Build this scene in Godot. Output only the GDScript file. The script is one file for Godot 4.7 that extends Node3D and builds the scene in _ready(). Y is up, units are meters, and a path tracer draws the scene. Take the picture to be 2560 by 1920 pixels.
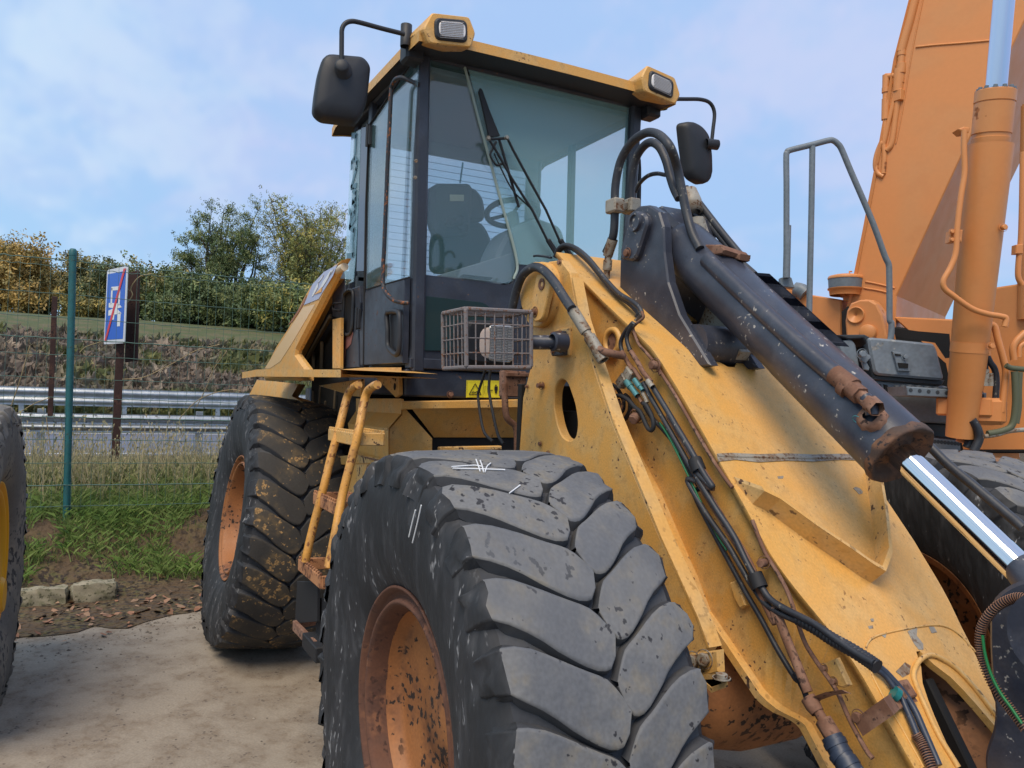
extends Node3D
# A worn yellow wheel loader on a concrete yard beside a fenced road, an orange excavator behind it.
# x runs along the loader (front = +x), y is up, z points to the loader's right; metres.

var rng := RandomNumberGenerator.new()
var group_no := 1
var M := {}

# ---------------------------------------------------------------- helpers: shapes
func V(x: float, y: float, z: float) -> Vector3:
	return Vector3(x, y, z)

func begin() -> SurfaceTool:
	var st := SurfaceTool.new()
	st.begin(Mesh.PRIMITIVE_TRIANGLES)
	return st

func flat(st: SurfaceTool) -> void:
	st.set_smooth_group(-1)

func smooth(st: SurfaceTool) -> void:
	group_no += 1
	st.set_smooth_group(group_no)

func tri(st: SurfaceTool, a: Vector3, b: Vector3, c: Vector3) -> void:
	if (b - a).cross(c - a).length_squared() < 1e-14:
		return
	st.add_vertex(a)
	st.add_vertex(c)
	st.add_vertex(b)

func quad(st: SurfaceTool, a: Vector3, b: Vector3, c: Vector3, d: Vector3) -> void:
	tri(st, a, b, c)
	tri(st, a, c, d)

func commit(st: SurfaceTool) -> ArrayMesh:
	st.generate_normals()
	return st.commit()

func sheet(st: SurfaceTool, rows: Array, is_smooth := true, flip := false) -> void:
	if is_smooth:
		smooth(st)
	else:
		flat(st)
	for i in rows.size() - 1:
		var p: Array = rows[i]
		var q: Array = rows[i + 1]
		for j in p.size() - 1:
			if flip:
				quad(st, p[j], q[j], q[j + 1], p[j + 1])
			else:
				quad(st, p[j], p[j + 1], q[j + 1], q[j])

func spline(pts: Array, sub := 5) -> Array:
	if pts.size() < 3:
		return pts
	var out := []
	for i in pts.size() - 1:
		var p1: Vector3 = pts[i]
		var p2: Vector3 = pts[i + 1]
		var p0: Vector3 = pts[i - 1] if i > 0 else p1 * 2.0 - p2
		var p3: Vector3 = pts[i + 2] if i + 2 < pts.size() else p2 * 2.0 - p1
		for k in sub:
			var t := float(k) / sub
			out.append(0.5 * ((2.0 * p1) + (p2 - p0) * t + (2.0 * p0 - 5.0 * p1 + 4.0 * p2 - p3) * t * t + (3.0 * p1 - p0 - 3.0 * p2 + p3) * t * t * t))
	out.append(pts[-1])
	return out

# a round bar or hose through points; r may be one radius or a Callable of the position 0..1
func tube(st: SurfaceTool, pts: Array, r: float, sides := 10, curved := true, wave := 0.0, waves := 0.0) -> void:
	var p := spline(pts, 6) if curved else pts
	if waves > 0.0:
		var fine := []
		var n := int(waves * 4.0)
		for i in n + 1:
			var f := float(i) / n * (p.size() - 1)
			var k := mini(int(f), p.size() - 2)
			fine.append(p[k].lerp(p[k + 1], f - k))
		p = fine
	var rows := []
	var side := Vector3.ZERO
	for i in p.size():
		var d: Vector3 = (p[mini(i + 1, p.size() - 1)] - p[maxi(i - 1, 0)]).normalized()
		if side == Vector3.ZERO:
			side = d.cross(Vector3.UP if absf(d.y) < 0.9 else Vector3.RIGHT).normalized()
		side = (side - d * side.dot(d)).normalized()
		var other := d.cross(side)
		var rr := r
		if waves > 0.0:
			rr = r + wave * (1.0 if i % 4 < 2 else -1.0)
		var row := []
		for k in sides + 1:
			var a := TAU * (k % sides) / sides
			row.append(p[i] + (side * cos(a) + other * sin(a)) * rr)
		rows.append(row)
	sheet(st, rows)
	for e in [0, rows.size() - 1]:
		flat(st)
		for k in range(1, sides - 1):
			if e == 0:
				tri(st, rows[e][0], rows[e][k], rows[e][k + 1])
			else:
				tri(st, rows[e][0], rows[e][k + 1], rows[e][k])

# profile of (along the axis, radius) turned round an axis
func lathe(st: SurfaceTool, profile: Array, at: Vector3, axis: Vector3, segs := 32, crisp := false, wobble := 0.0) -> void:
	var w := axis.normalized()
	var u := w.cross(Vector3.UP if absf(w.y) < 0.9 else Vector3.RIGHT).normalized()
	var v := w.cross(u)
	var rows := []
	for q in profile:
		var row := []
		for k in segs + 1:
			var a := TAU * (k % segs) / segs
			var rr: float = q.y
			if wobble > 0.0 and q.y > 0.01:
				rr += wobble * sin(a * 7.0 + q.x * 40.0) * sin(a * 3.0 + 1.3)
			row.append(at + w * q.x + (u * cos(a) + v * sin(a)) * rr)
		rows.append(row)
	if crisp:
		for i in rows.size() - 1:
			sheet(st, [rows[i], rows[i + 1]], true, true)
	else:
		sheet(st, rows, true, true)

# a chamfered box
func box(st: SurfaceTool, at: Vector3, size: Vector3, basis := Basis(), bevel := 0.004) -> void:
	flat(st)
	var h := size * 0.5
	var b := minf(bevel, minf(h.x, minf(h.y, h.z)) * 0.6)
	var P := func(sx: int, sy: int, sz: int, ax: int) -> Vector3:
		var q := Vector3(sx * (h.x - (0.0 if ax == 0 else b)), sy * (h.y - (0.0 if ax == 1 else b)), sz * (h.z - (0.0 if ax == 2 else b)))
		return at + basis * q
	for s in [-1, 1]:
		var f: Array = [[P.call(s, -1, -1, 0), P.call(s, 1, -1, 0), P.call(s, 1, 1, 0), P.call(s, -1, 1, 0)], [P.call(-1, s, -1, 1), P.call(-1, s, 1, 1), P.call(1, s, 1, 1), P.call(1, s, -1, 1)], [P.call(-1, -1, s, 2), P.call(1, -1, s, 2), P.call(1, 1, s, 2), P.call(-1, 1, s, 2)]]
		for q in f:
			if s > 0:
				quad(st, q[0], q[1], q[2], q[3])
			else:
				quad(st, q[0], q[3], q[2], q[1])
		for t in [-1, 1]:
			quad(st, P.call(s, t, -1, 0), P.call(s, t, 1, 0), P.call(s, t, 1, 1), P.call(s, t, -1, 1))
			quad(st, P.call(s, -1, t, 0), P.call(s, 1, t, 0), P.call(s, 1, t, 2), P.call(s, -1, t, 2))
			quad(st, P.call(-1, s, t, 1), P.call(1, s, t, 1), P.call(1, s, t, 2), P.call(-1, s, t, 2))
			for k in [-1, 1]:
				tri(st, P.call(s, t, k, 0), P.call(s, t, k, 1), P.call(s, t, k, 2))

# a rectangular bar from a to b
func beam(st: SurfaceTool, a: Vector3, b: Vector3, w: float, h: float, up := Vector3.UP, bevel := 0.004) -> void:
	var d := (b - a)
	var x := d.normalized()
	var z := x.cross(up).normalized()
	var y := z.cross(x)
	box(st, (a + b) * 0.5, Vector3(d.length(), h, w), Basis(x, y, z), bevel)

func flatten(pts: Array) -> Array:
	var o: Vector3 = pts[0]
	var n := Vector3.ZERO
	for i in pts.size():
		n += (pts[i] - o).cross(pts[(i + 1) % pts.size()] - o)
	n = n.normalized()
	var u: Vector3 = (pts[1] - o)
	u = (u - n * u.dot(n)).normalized()
	var v := n.cross(u)
	return [o, u, v, n]

# a flat plate with any outline, given a thickness vector; hole is an optional inner outline
func plate(st: SurfaceTool, pts: Array, off: Vector3, bevel := 0.004, hole := []) -> void:
	var fr := flatten(pts)
	var o: Vector3 = fr[0]
	var n: Vector3 = fr[3]
	var outline := pts.duplicate()
	if n.dot(off) > 0.0:
		outline.reverse()
	fr = flatten(outline)
	o = fr[0]
	var u: Vector3 = fr[1]
	var v: Vector3 = fr[2]
	n = fr[3]
	var flat2 := func(list: Array) -> PackedVector2Array:
		var r := PackedVector2Array()
		for q in list:
			r.append(Vector2((q - o).dot(u), (q - o).dot(v)))
		return r
	var outer: PackedVector2Array = flat2.call(outline)
	var rings := [outer]
	if hole.size():
		var inner: PackedVector2Array = flat2.call(hole)
		if Geometry2D.is_polygon_clockwise(inner) == Geometry2D.is_polygon_clockwise(outer):
			inner.reverse()
		rings.append(inner)
	var tops := []
	flat(st)
	for ring in rings:
		var m: int = ring.size()
		var top := PackedVector2Array()
		for i in m:
			var e0: Vector2 = (ring[i] - ring[(i - 1 + m) % m]).normalized()
			var e1: Vector2 = (ring[(i + 1) % m] - ring[i]).normalized()
			var w := Vector2(-e0.y, e0.x) + Vector2(-e1.y, e1.x)
			if w.length() < 0.05:
				w = Vector2(-e0.y, e0.x)
			w = w.normalized() / maxf(0.5, w.normalized().dot(Vector2(-e1.y, e1.x)))
			top.append(ring[i] + w * bevel)
		tops.append(top)
		for i in m:
			var j := (i + 1) % m
			var a: Vector3 = o + u * ring[i].x + v * ring[i].y - n * bevel
			var b: Vector3 = o + u * ring[j].x + v * ring[j].y - n * bevel
			var ta := o + u * top[i].x + v * top[i].y
			var tb := o + u * top[j].x + v * top[j].y
			quad(st, a, b, tb, ta)
			quad(st, a + off + n * bevel, b + off + n * bevel, b, a)
	var cap: PackedVector2Array = tops[0]
	var back: PackedVector2Array = rings[0]
	if rings.size() > 1:
		cap = bridged(tops[0], tops[1])
		back = bridged(rings[0], rings[1])
	for f in [0, 1]:
		var ring: PackedVector2Array = cap if f == 0 else back
		var shift := Vector3.ZERO if f == 0 else off
		var idx := Geometry2D.triangulate_polygon(ring)
		if idx.is_empty():
			print("plate could not be filled, first point ", pts[0])
		for k in range(0, idx.size(), 3):
			var q := []
			for t in 3:
				var s: Vector2 = ring[idx[k + t]]
				q.append(o + u * s.x + v * s.y + shift)
			var up: bool = (q[1] - q[0]).cross(q[2] - q[0]).dot(n) > 0.0
			if up == (f == 0):
				tri(st, q[0], q[1], q[2])
			else:
				tri(st, q[0], q[2], q[1])

func bridged(outer: PackedVector2Array, inner: PackedVector2Array) -> PackedVector2Array:
	var bi := 0
	var bj := 0
	var best := 1e9
	for i in outer.size():
		for j in inner.size():
			if outer[i].distance_to(inner[j]) < best:
				best = outer[i].distance_to(inner[j])
				bi = i
				bj = j
	var r := PackedVector2Array()
	for i in outer.size() + 1:
		r.append(outer[(bi + i) % outer.size()])
	var shift := (outer[(bi + 1) % outer.size()] - outer[bi]).normalized() * 0.0004
	r[-1] = r[-1] - shift
	for j in inner.size() + 1:
		r.append(inner[(bj + j) % inner.size()])
	var s := outer.size() + 1
	r[s] = r[s] - shift
	return r

func round_outline(pts: Array, radius: float, steps := 4) -> Array:
	var out := []
	var m := pts.size()
	for i in m:
		var p: Vector3 = pts[i]
		var a: Vector3 = pts[(i - 1 + m) % m] - p
		var b: Vector3 = pts[(i + 1) % m] - p
		var r := minf(radius, minf(a.length(), b.length()) * 0.45)
		var s := p + a.normalized() * r
		var e := p + b.normalized() * r
		for k in steps + 1:
			var t := float(k) / steps
			out.append(s.lerp(p, t).lerp(p.lerp(e, t), t))
	return out

func disc_points(at: Vector3, axis: Vector3, r: float, n := 24) -> Array:
	var w := axis.normalized()
	var u := w.cross(Vector3.UP if absf(w.y) < 0.9 else Vector3.RIGHT).normalized()
	var v := w.cross(u)
	var out := []
	for k in n:
		out.append(at + (u * cos(TAU * k / n) + v * sin(TAU * k / n)) * r)
	return out

func bolt(st: SurfaceTool, at: Vector3, n: Vector3, r := 0.012, h := 0.01) -> void:
	lathe(st, [Vector2(0, r * 1.5), Vector2(h * 0.25, r * 1.5), Vector2(h * 0.25, r * 1.35)], at, n, 14, true)
	lathe(st, [Vector2(0, r), Vector2(h, r), Vector2(h * 1.1, r * 0.85), Vector2(h * 1.1, 0)], at, n, 6, true)

# ---------------------------------------------------------------- helpers: the tree of things
func tag(o: Node, label: String, category: String, group := "", kind := "") -> Node:
	if label: o.set_meta("label", label)
	if category: o.set_meta("category", category)
	if group: o.set_meta("group", group)
	if kind: o.set_meta("kind", kind)
	return o

func numbered(called: String) -> String:
	if not has_node(called):
		return called
	var k := 1
	while has_node("%s_%03d" % [called, k]):
		k += 1
	return "%s_%03d" % [called, k]

func thing(called: String, label: String, category: String, at := Vector3.ZERO, group := "") -> Node3D:
	var o := Node3D.new()
	o.name = numbered(called)
	add_child(o)
	o.position = at
	tag(o, label, category, group)
	return o

# the pieces of a mesh that stand well apart, each as a mesh of its own
func pieces_of(mesh: ArrayMesh) -> Array:
	var arr := mesh.surface_get_arrays(0)
	var vs: PackedVector3Array = arr[Mesh.ARRAY_VERTEX]
	var ns: PackedVector3Array = arr[Mesh.ARRAY_NORMAL]
	if vs.size() > 12000:
		return [mesh]
	var ids := {}
	var up := []
	var of := PackedInt32Array()
	of.resize(vs.size())
	for i in vs.size():
		var k := Vector3i((vs[i] * 20000.0).round())
		if not ids.has(k):
			ids[k] = up.size()
			up.append(up.size())
		of[i] = ids[k]
	for i in range(0, vs.size(), 3):
		for j in 2:
			var a := root_of(up, of[i])
			var b := root_of(up, of[i + 1 + j])
			up[maxi(a, b)] = mini(a, b)
	var boxes := {}
	for i in vs.size():
		var r := root_of(up, of[i])
		if boxes.has(r):
			boxes[r] = boxes[r].expand(vs[i])
		else:
			boxes[r] = AABB(vs[i], Vector3.ZERO)
	var keys := boxes.keys()
	if keys.size() < 2 or keys.size() > 300:
		return [mesh]
	var top := range(keys.size())
	for i in keys.size():
		for j in range(i + 1, keys.size()):
			var a: AABB = boxes[keys[i]]
			var b: AABB = boxes[keys[j]]
			var g := Vector3.ZERO
			for c in 3:
				g[c] = maxf(0.0, maxf(a.position[c] - b.end[c], b.position[c] - a.end[c]))
			if g.length() <= maxf(0.02, 0.5 * maxf(a.get_longest_axis_size(), b.get_longest_axis_size())):
				var x := root_of(top, i)
				var y := root_of(top, j)
				top[maxi(x, y)] = mini(x, y)
	var sets := {}
	for i in keys.size():
		sets[keys[i]] = root_of(top, i)
	var out := {}
	for i in range(0, vs.size(), 3):
		var s: int = sets[root_of(up, of[i])]
		if not out.has(s):
			out[s] = [PackedVector3Array(), PackedVector3Array()]
		for j in 3:
			out[s][0].append(vs[i + j])
			out[s][1].append(ns[i + j])
	if out.size() < 2:
		return [mesh]
	var meshes := []
	for s in out:
		var q := []
		q.resize(Mesh.ARRAY_MAX)
		q[Mesh.ARRAY_VERTEX] = out[s][0]
		q[Mesh.ARRAY_NORMAL] = out[s][1]
		var m := ArrayMesh.new()
		m.add_surface_from_arrays(Mesh.PRIMITIVE_TRIANGLES, q)
		meshes.append(m)
	return meshes

func root_of(up: Array, i: int) -> int:
	while up[i] != i:
		up[i] = up[up[i]]
		i = up[i]
	return i

# a part; shapes are given in scene coordinates and shifted to the thing's base
func part(parent: Node3D, called: String, st, mat: Material, local := false) -> MeshInstance3D:
	var o := MeshInstance3D.new()
	o.name = called
	if st is SurfaceTool:
		var all := pieces_of(commit(st))
		for i in range(1, all.size()):
			part(parent, called, all[i], mat, local)
		o.mesh = all[0]
	else:
		o.mesh = st
	o.material_override = mat
	parent.add_child(o, true)
	if not local and parent.get_parent() == self:
		o.position = -parent.position
	return o

func lump(parent: Node3D, called: String) -> Node3D:
	var o := Node3D.new()
	o.name = called
	parent.add_child(o, true)
	if parent.get_parent() == self:
		o.position = -parent.position
	return o

func alone(called: String, st, mat: Material, label: String, category: String, group := "", kind := "") -> MeshInstance3D:
	var o := MeshInstance3D.new()
	o.name = numbered(called)
	o.mesh = commit(st) if st is SurfaceTool else st
	o.material_override = mat
	add_child(o)
	tag(o, label, category, group, kind)
	return o

func scatter(parent: Node, called: String, mesh: Mesh, mat: Material, places: Array, tints: Array) -> MultiMeshInstance3D:
	var mm := MultiMesh.new()
	mm.transform_format = MultiMesh.TRANSFORM_3D
	mm.use_colors = true
	mm.mesh = mesh
	mm.instance_count = places.size()
	for i in places.size():
		mm.set_instance_transform(i, places[i])
		mm.set_instance_color(i, tints[i])
	var o := MultiMeshInstance3D.new()
	o.name = called if parent != self else numbered(called)
	o.multimesh = mm
	o.material_override = mat
	parent.add_child(o, true)
	if parent != self and parent.get_parent() == self:
		o.position = -(parent as Node3D).position
	return o

# ---------------------------------------------------------------- helpers: materials
func lin(r: float, g: float, b: float) -> Color:
	return Color(r, g, b).linear_to_srgb()

func plain(c: Color, rough: float, metal := 0.0) -> StandardMaterial3D:
	var m := StandardMaterial3D.new()
	m.albedo_color = c
	m.roughness = rough
	m.metallic = metal
	return m

func noise_bytes(size: int, freq: float, sd: int, octaves := 4, kind := FastNoiseLite.TYPE_SIMPLEX_SMOOTH, ridged := false) -> PackedByteArray:
	var n := FastNoiseLite.new()
	n.noise_type = kind
	n.seed = sd
	n.frequency = freq
	n.fractal_octaves = octaves
	if octaves <= 1:
		n.fractal_type = FastNoiseLite.FRACTAL_NONE
	if ridged:
		n.fractal_type = FastNoiseLite.FRACTAL_RIDGED
	var im := n.get_seamless_image(size, size)
	im.convert(Image.FORMAT_L8)
	return im.get_data()

func image_of(size: int, data: PackedByteArray) -> ImageTexture:
	return ImageTexture.create_from_image(Image.create_from_data(size, size, false, Image.FORMAT_RGB8, data))

# worn paint: base and faded tones, fine grain, and chips that show what lies under the paint
func worn(base: Color, fade: Color, chip: Color, chip_level: float, grime: Color, grime_level: float, sd: int, rough: float, uv := 1.0, size := 512, streak := false, grain := 0.14) -> StandardMaterial3D:
	var low := noise_bytes(size, 0.008, sd, 4)
	var mid := noise_bytes(size, 0.03, sd + 1, 4)
	var fine := noise_bytes(size, 0.16, sd + 2, 2)
	var spot := noise_bytes(size, 0.055, sd + 3, 3)
	var data := PackedByteArray()
	data.resize(size * size * 3)
	var rough_data := PackedByteArray()
	rough_data.resize(size * size * 3)
	for i in size * size:
		var a := low[i] / 255.0
		var b := mid[i] / 255.0
		var f := fine[i] / 255.0
		var s := spot[i] / 255.0
		var c := base.lerp(fade, smoothstep(0.3, 0.75, a))
		c = c.lerp(grime, grime_level * smoothstep(0.45, 0.85, b) * smoothstep(0.25, 0.7, a))
		c = c * (1.0 - grain * 0.5 + grain * f)
		var rr := rough + 0.15 * (b - 0.5)
		if s + 0.5 * (a - 0.5) + 0.12 * (f - 0.5) > chip_level:
			c = chip * (0.6 + 0.8 * f)
			rr = 0.9
		data[i * 3] = clampi(int(c.r * 255.0), 0, 255)
		data[i * 3 + 1] = clampi(int(c.g * 255.0), 0, 255)
		data[i * 3 + 2] = clampi(int(c.b * 255.0), 0, 255)
		var rb := clampi(int(rr * 255.0), 20, 255)
		rough_data[i * 3] = rb
		rough_data[i * 3 + 1] = rb
		rough_data[i * 3 + 2] = rb
	var m := StandardMaterial3D.new()
	m.albedo_texture = image_of(size, data)
	m.roughness = 1.0
	m.roughness_texture = image_of(size, rough_data)
	m.uv1_triplanar = true
	m.uv1_triplanar_sharpness = 4.0
	m.uv1_scale = Vector3(uv, uv * (0.35 if streak else 1.0), uv)
	return m

func relief(m: StandardMaterial3D, freq: float, sd: int, cm: float, size := 512, octaves := 4, kind := FastNoiseLite.TYPE_SIMPLEX_SMOOTH) -> StandardMaterial3D:
	var b := noise_bytes(size, freq, sd, octaves, kind)
	var im := Image.create_from_data(size, size, false, Image.FORMAT_L8, b)
	im.convert(Image.FORMAT_RGB8)
	m.heightmap_enabled = true
	m.heightmap_texture = ImageTexture.create_from_image(im)
	m.heightmap_scale = cm
	return m

func pane(c: Color, alpha: float, rough := 0.03) -> StandardMaterial3D:
	var m := StandardMaterial3D.new()
	m.transparency = BaseMaterial3D.TRANSPARENCY_ALPHA
	m.albedo_color = Color(c.r, c.g, c.b, alpha)
	m.roughness = rough
	m.cull_mode = BaseMaterial3D.CULL_DISABLED
	return m

func tinted(rough: float, back := Color(0, 0, 0)) -> StandardMaterial3D:
	var m := StandardMaterial3D.new()
	m.vertex_color_use_as_albedo = true
	m.roughness = rough
	m.cull_mode = BaseMaterial3D.CULL_DISABLED
	if back != Color(0, 0, 0):
		m.backlight_enabled = true
		m.backlight = back
	return m

# ---------------------------------------------------------------- the scene
func _ready() -> void:
	rng.seed = 41
	var cam := Camera3D.new()
	cam.name = "camera"
	add_child(cam)
	cam.transform = Transform3D(Basis(V(0.463, 0.03, -0.886), V(0.005, 0.999, 0.036), -V(-0.887, 0.022, -0.462)).orthonormalized(), V(2.018, 1.58, 1.955))
	cam.fov = 50.9
	cam.near = 0.05
	cam.far = 3000.0
	cam.current = true
	var env := Environment.new()
	env.background_mode = Environment.BG_SKY
	env.tonemap_mode = Environment.TONE_MAPPER_LINEAR
	env.tonemap_exposure = 1.1
	env.ambient_light_source = Environment.AMBIENT_SOURCE_SKY
	env.sdfgi_enabled = true
	env.ssao_enabled = true
	env.ssil_enabled = true
	var sky := Sky.new()
	var pano := PanoramaSkyMaterial.new()
	pano.panorama = sky_picture()
	sky.sky_material = pano
	env.sky = sky
	env.background_energy_multiplier = 1.0
	var we := WorldEnvironment.new()
	we.name = "environment"
	we.environment = env
	add_child(we)
	var sun := DirectionalLight3D.new()
	sun.name = "sun"
	sun.light_color = Color(1.0, 0.93, 0.83)
	sun.light_energy = 0.9
	sun.light_angular_distance = 32.0
	sun.shadow_enabled = true
	add_child(sun)
	sun.look_at_from_position(Vector3(3.6, 8.0, 3.6), Vector3.ZERO)

	make_materials()
	make_ground()
	make_roadside()
	make_trees()
	make_fence_and_sign()
	make_loader()
	make_excavator()
	make_neighbour()

# air and clouds only; directions are those of the place, the fall sun stands behind thin cloud on the right
func sky_picture() -> ImageTexture:
	var w := 1024
	var h := 512
	var a := FastNoiseLite.new()
	a.seed = 5
	a.frequency = 0.9
	a.fractal_octaves = 5
	a.domain_warp_enabled = true
	a.domain_warp_amplitude = 0.5
	a.domain_warp_frequency = 1.1
	var b := FastNoiseLite.new()
	b.seed = 12
	b.frequency = 2.6
	b.fractal_octaves = 5
	b.domain_warp_enabled = true
	b.domain_warp_amplitude = 0.25
	b.domain_warp_frequency = 2.0
	var data := PackedByteArray()
	data.resize(w * h * 3)
	for y in h:
		var el := (0.5 - (y + 0.5) / h) * PI
		for x in w:
			var az := ((x + 0.5) / w - 0.5) * TAU
			var d := Vector3(sin(az) * cos(el), sin(el), -cos(az) * cos(el))
			# clouds lie in a layer: look the noise up where the ray meets it
			var k := 1.0 / (maxf(d.y, 0.0) + 0.16)
			var p := Vector3(d.x * k, d.z * k, 0.0)
			var big := a.get_noise_3dv(p * 0.75 + Vector3(0, 0, 3.0))
			var small := b.get_noise_3dv(Vector3(p.x * 0.7, p.y * 1.25, 1.0))
			var side := d.dot(Vector3(0.36, 0.0, -0.93))          # towards the sun's side of the sky the cloud is brighter
			var cover := smoothstep(-0.35, 0.4, big + 0.35 * small)
			var thin := smoothstep(-0.25, 0.45, small + 0.5 * big)
			var low_sky := exp(-maxf(el, 0.0) * 11.0)
			var blue := Color(0.50, 0.73, 0.93).lerp(Color(0.50, 0.88, 0.95), low_sky)
			var grey := Color(0.735, 0.785, 0.925)
			var white := Color(0.80, 0.88, 0.945)
			var c := blue.lerp(grey, (0.62 + 0.38 * cover) * (1.0 - 0.75 * low_sky) * (1.0 - 0.45 * smoothstep(0.0, 0.9, side)))
			c = c.lerp(white, thin * (0.10 + 0.62 * smoothstep(-0.1, 0.7, side)))
			c = c.lerp(Color(0.82, 0.90, 0.965), 0.6 * smoothstep(0.12, 0.7, side) * (0.65 + 0.35 * thin))
			if el < 0.0:
				c = c.lerp(Color(0.55, 0.62, 0.72), smoothstep(0.0, -0.2, el))
			var i := (y * w + x) * 3
			data[i] = clampi(int(c.r * 255.0), 0, 255)
			data[i + 1] = clampi(int(c.g * 255.0), 0, 255)
			data[i + 2] = clampi(int(c.b * 255.0), 0, 255)
	return ImageTexture.create_from_image(Image.create_from_data(w, h, false, Image.FORMAT_RGB8, data))

func make_materials() -> void:
	M.yellow = worn(Color8(214, 160, 82), Color8(208, 165, 100), Color8(90, 64, 50), 0.905, Color8(166, 124, 70), 0.35, 11, 0.5, 0.8, 1024)
	M.yellow_chipped = worn(Color8(212, 162, 88), Color8(204, 168, 112), Color8(74, 54, 44), 0.80, Color8(150, 118, 80), 0.4, 21, 0.55, 1.1, 512)
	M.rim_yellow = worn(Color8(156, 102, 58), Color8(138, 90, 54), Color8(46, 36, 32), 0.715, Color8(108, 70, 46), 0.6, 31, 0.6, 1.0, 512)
	M.rust = worn(Color8(112, 78, 60), Color8(138, 104, 86), Color8(74, 54, 46), 0.74, Color8(150, 118, 96), 0.5, 41, 0.85, 3.0, 256)
	M.cage = worn(Color8(112, 106, 106), Color8(126, 118, 116), Color8(110, 76, 56), 0.72, Color8(72, 62, 60), 0.4, 42, 0.6, 4.0, 256)
	M.rim_rust = worn(Color8(98, 64, 48), Color8(82, 54, 43), Color8(70, 46, 38), 0.76, Color8(160, 108, 72), 0.5, 43, 0.8, 2.0, 256)
	M.black = worn(Color8(50, 54, 66), Color8(62, 66, 78), Color8(150, 146, 140), 0.90, Color8(92, 88, 86), 0.25, 51, 0.38, 1.2, 512)
	M.cab_black = worn(Color8(46, 50, 60), Color8(54, 60, 72), Color8(96, 70, 58), 0.93, Color8(80, 78, 78), 0.2, 52, 0.42, 0.8, 512)
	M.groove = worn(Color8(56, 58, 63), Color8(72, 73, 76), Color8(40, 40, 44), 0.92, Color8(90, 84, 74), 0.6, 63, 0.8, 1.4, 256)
	M.tread = worn(Color8(92, 94, 98), Color8(108, 108, 108), Color8(40, 40, 44), 0.86, Color8(122, 114, 100), 0.6, 61, 0.7, 1.0, 512)
	relief(M.tread, 0.07, 64, 0.25, 256)
	M.tread_muddy = worn(Color8(56, 54, 52), Color8(72, 66, 58), Color8(150, 120, 80), 0.76, Color8(112, 94, 68), 0.7, 66, 0.85, 0.9, 512)
	M.tyre = worn(Color8(34, 36, 40), Color8(45, 46, 50), Color8(120, 120, 122), 0.86, Color8(78, 79, 82), 0.6, 62, 0.7, 1.5, 512, true)
	relief(M.tyre, 0.05, 65, 0.5, 256, 5)
	M.tyre_grey = worn(Color8(104, 102, 98), Color8(126, 122, 114), Color8(66, 66, 66), 0.72, Color8(148, 138, 122), 0.6, 67, 0.85, 1.3, 256)
	M.hose = worn(Color8(40, 43, 50), Color8(50, 53, 60), Color8(120, 118, 110), 0.93, Color8(84, 82, 80), 0.3, 71, 0.5, 2.5, 256)
	M.orange = worn(Color8(212, 138, 78), Color8(206, 140, 84), Color8(150, 92, 52), 0.99, Color8(196, 126, 72), 0.3, 81, 0.45, 0.35, 512, false, 0.02)
	M.grey_paint = worn(Color8(108, 119, 128), Color8(118, 128, 138), Color8(130, 130, 128), 0.93, Color8(70, 76, 82), 0.3, 91, 0.5, 0.9, 256)
	M.steel = worn(Color8(150, 156, 160), Color8(170, 176, 180), Color8(110, 112, 112), 0.90, Color8(120, 122, 122), 0.3, 95, 0.4, 1.0, 256)
	M.steel.metallic = 0.75
	M.zinc = worn(Color8(150, 146, 136), Color8(130, 118, 102), Color8(96, 66, 44), 0.68, Color8(120, 88, 60), 0.5, 97, 0.5, 4.0, 256)
	M.chrome = plain(Color(0.86, 0.87, 0.88), 0.06, 1.0)
	M.rubber = plain(Color8(30, 31, 35), 0.7)
	M.trim = plain(Color8(34, 37, 43), 0.55)
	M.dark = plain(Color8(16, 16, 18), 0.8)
	M.inside = plain(Color8(104, 116, 124), 0.8)
	M.seat = plain(Color8(46, 54, 62), 0.9)
	M.green_post = worn(Color8(26, 84, 88), Color8(34, 96, 100), Color8(60, 80, 74), 0.92, Color8(40, 70, 66), 0.3, 101, 0.55, 1.5, 256)
	M.wire = plain(Color8(76, 104, 94), 0.5)
	M.rusty_post = worn(Color8(58, 38, 34), Color8(76, 50, 42), Color8(38, 26, 24), 0.74, Color8(92, 66, 52), 0.5, 103, 0.9, 2.0, 256)
	M.white = plain(Color8(220, 222, 224), 0.4)
	M.glass = pane(Color(0.55, 0.78, 0.80), 0.07)
	M.lens = pane(Color(0.85, 0.88, 0.9), 0.16, 0.12)
	M.dusty = StandardMaterial3D.new()
	M.dusty.transparency = BaseMaterial3D.TRANSPARENCY_ALPHA
	M.dusty.albedo_color = Color(0.62, 0.80, 0.82, 0.34)
	M.dusty.roughness = 0.32
	M.rear_glass = StandardMaterial3D.new()
	M.rear_glass.transparency = BaseMaterial3D.TRANSPARENCY_ALPHA
	M.rear_glass.albedo_color = Color(0.16, 0.80, 0.95, 0.34)
	M.rear_glass.roughness = 0.3
	M.gland = worn(Color8(72, 58, 52), Color8(112, 78, 58), Color8(46, 42, 44), 0.72, Color8(140, 106, 80), 0.5, 44, 0.8, 3.0, 256)
	M.zinc_bright = plain(Color8(176, 178, 180), 0.3, 0.6)
	M.lens_ribbed = plain(Color8(170, 170, 170), 0.25, 0.2)
	M.hose_blue = worn(Color8(38, 48, 66), Color8(48, 58, 76), Color8(90, 96, 104), 0.95, Color8(70, 78, 90), 0.3, 73, 0.45, 2.5, 256)
	M.green_hose = plain(Color8(84, 88, 66), 0.6)
	M.lower_glass = plain(Color8(40, 60, 64), 0.12)
	M.glass_green = pane(Color(0.3, 0.6, 0.58), 0.16)
	M.cab_gloss = plain(Color8(58, 64, 82), 0.12)
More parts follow.
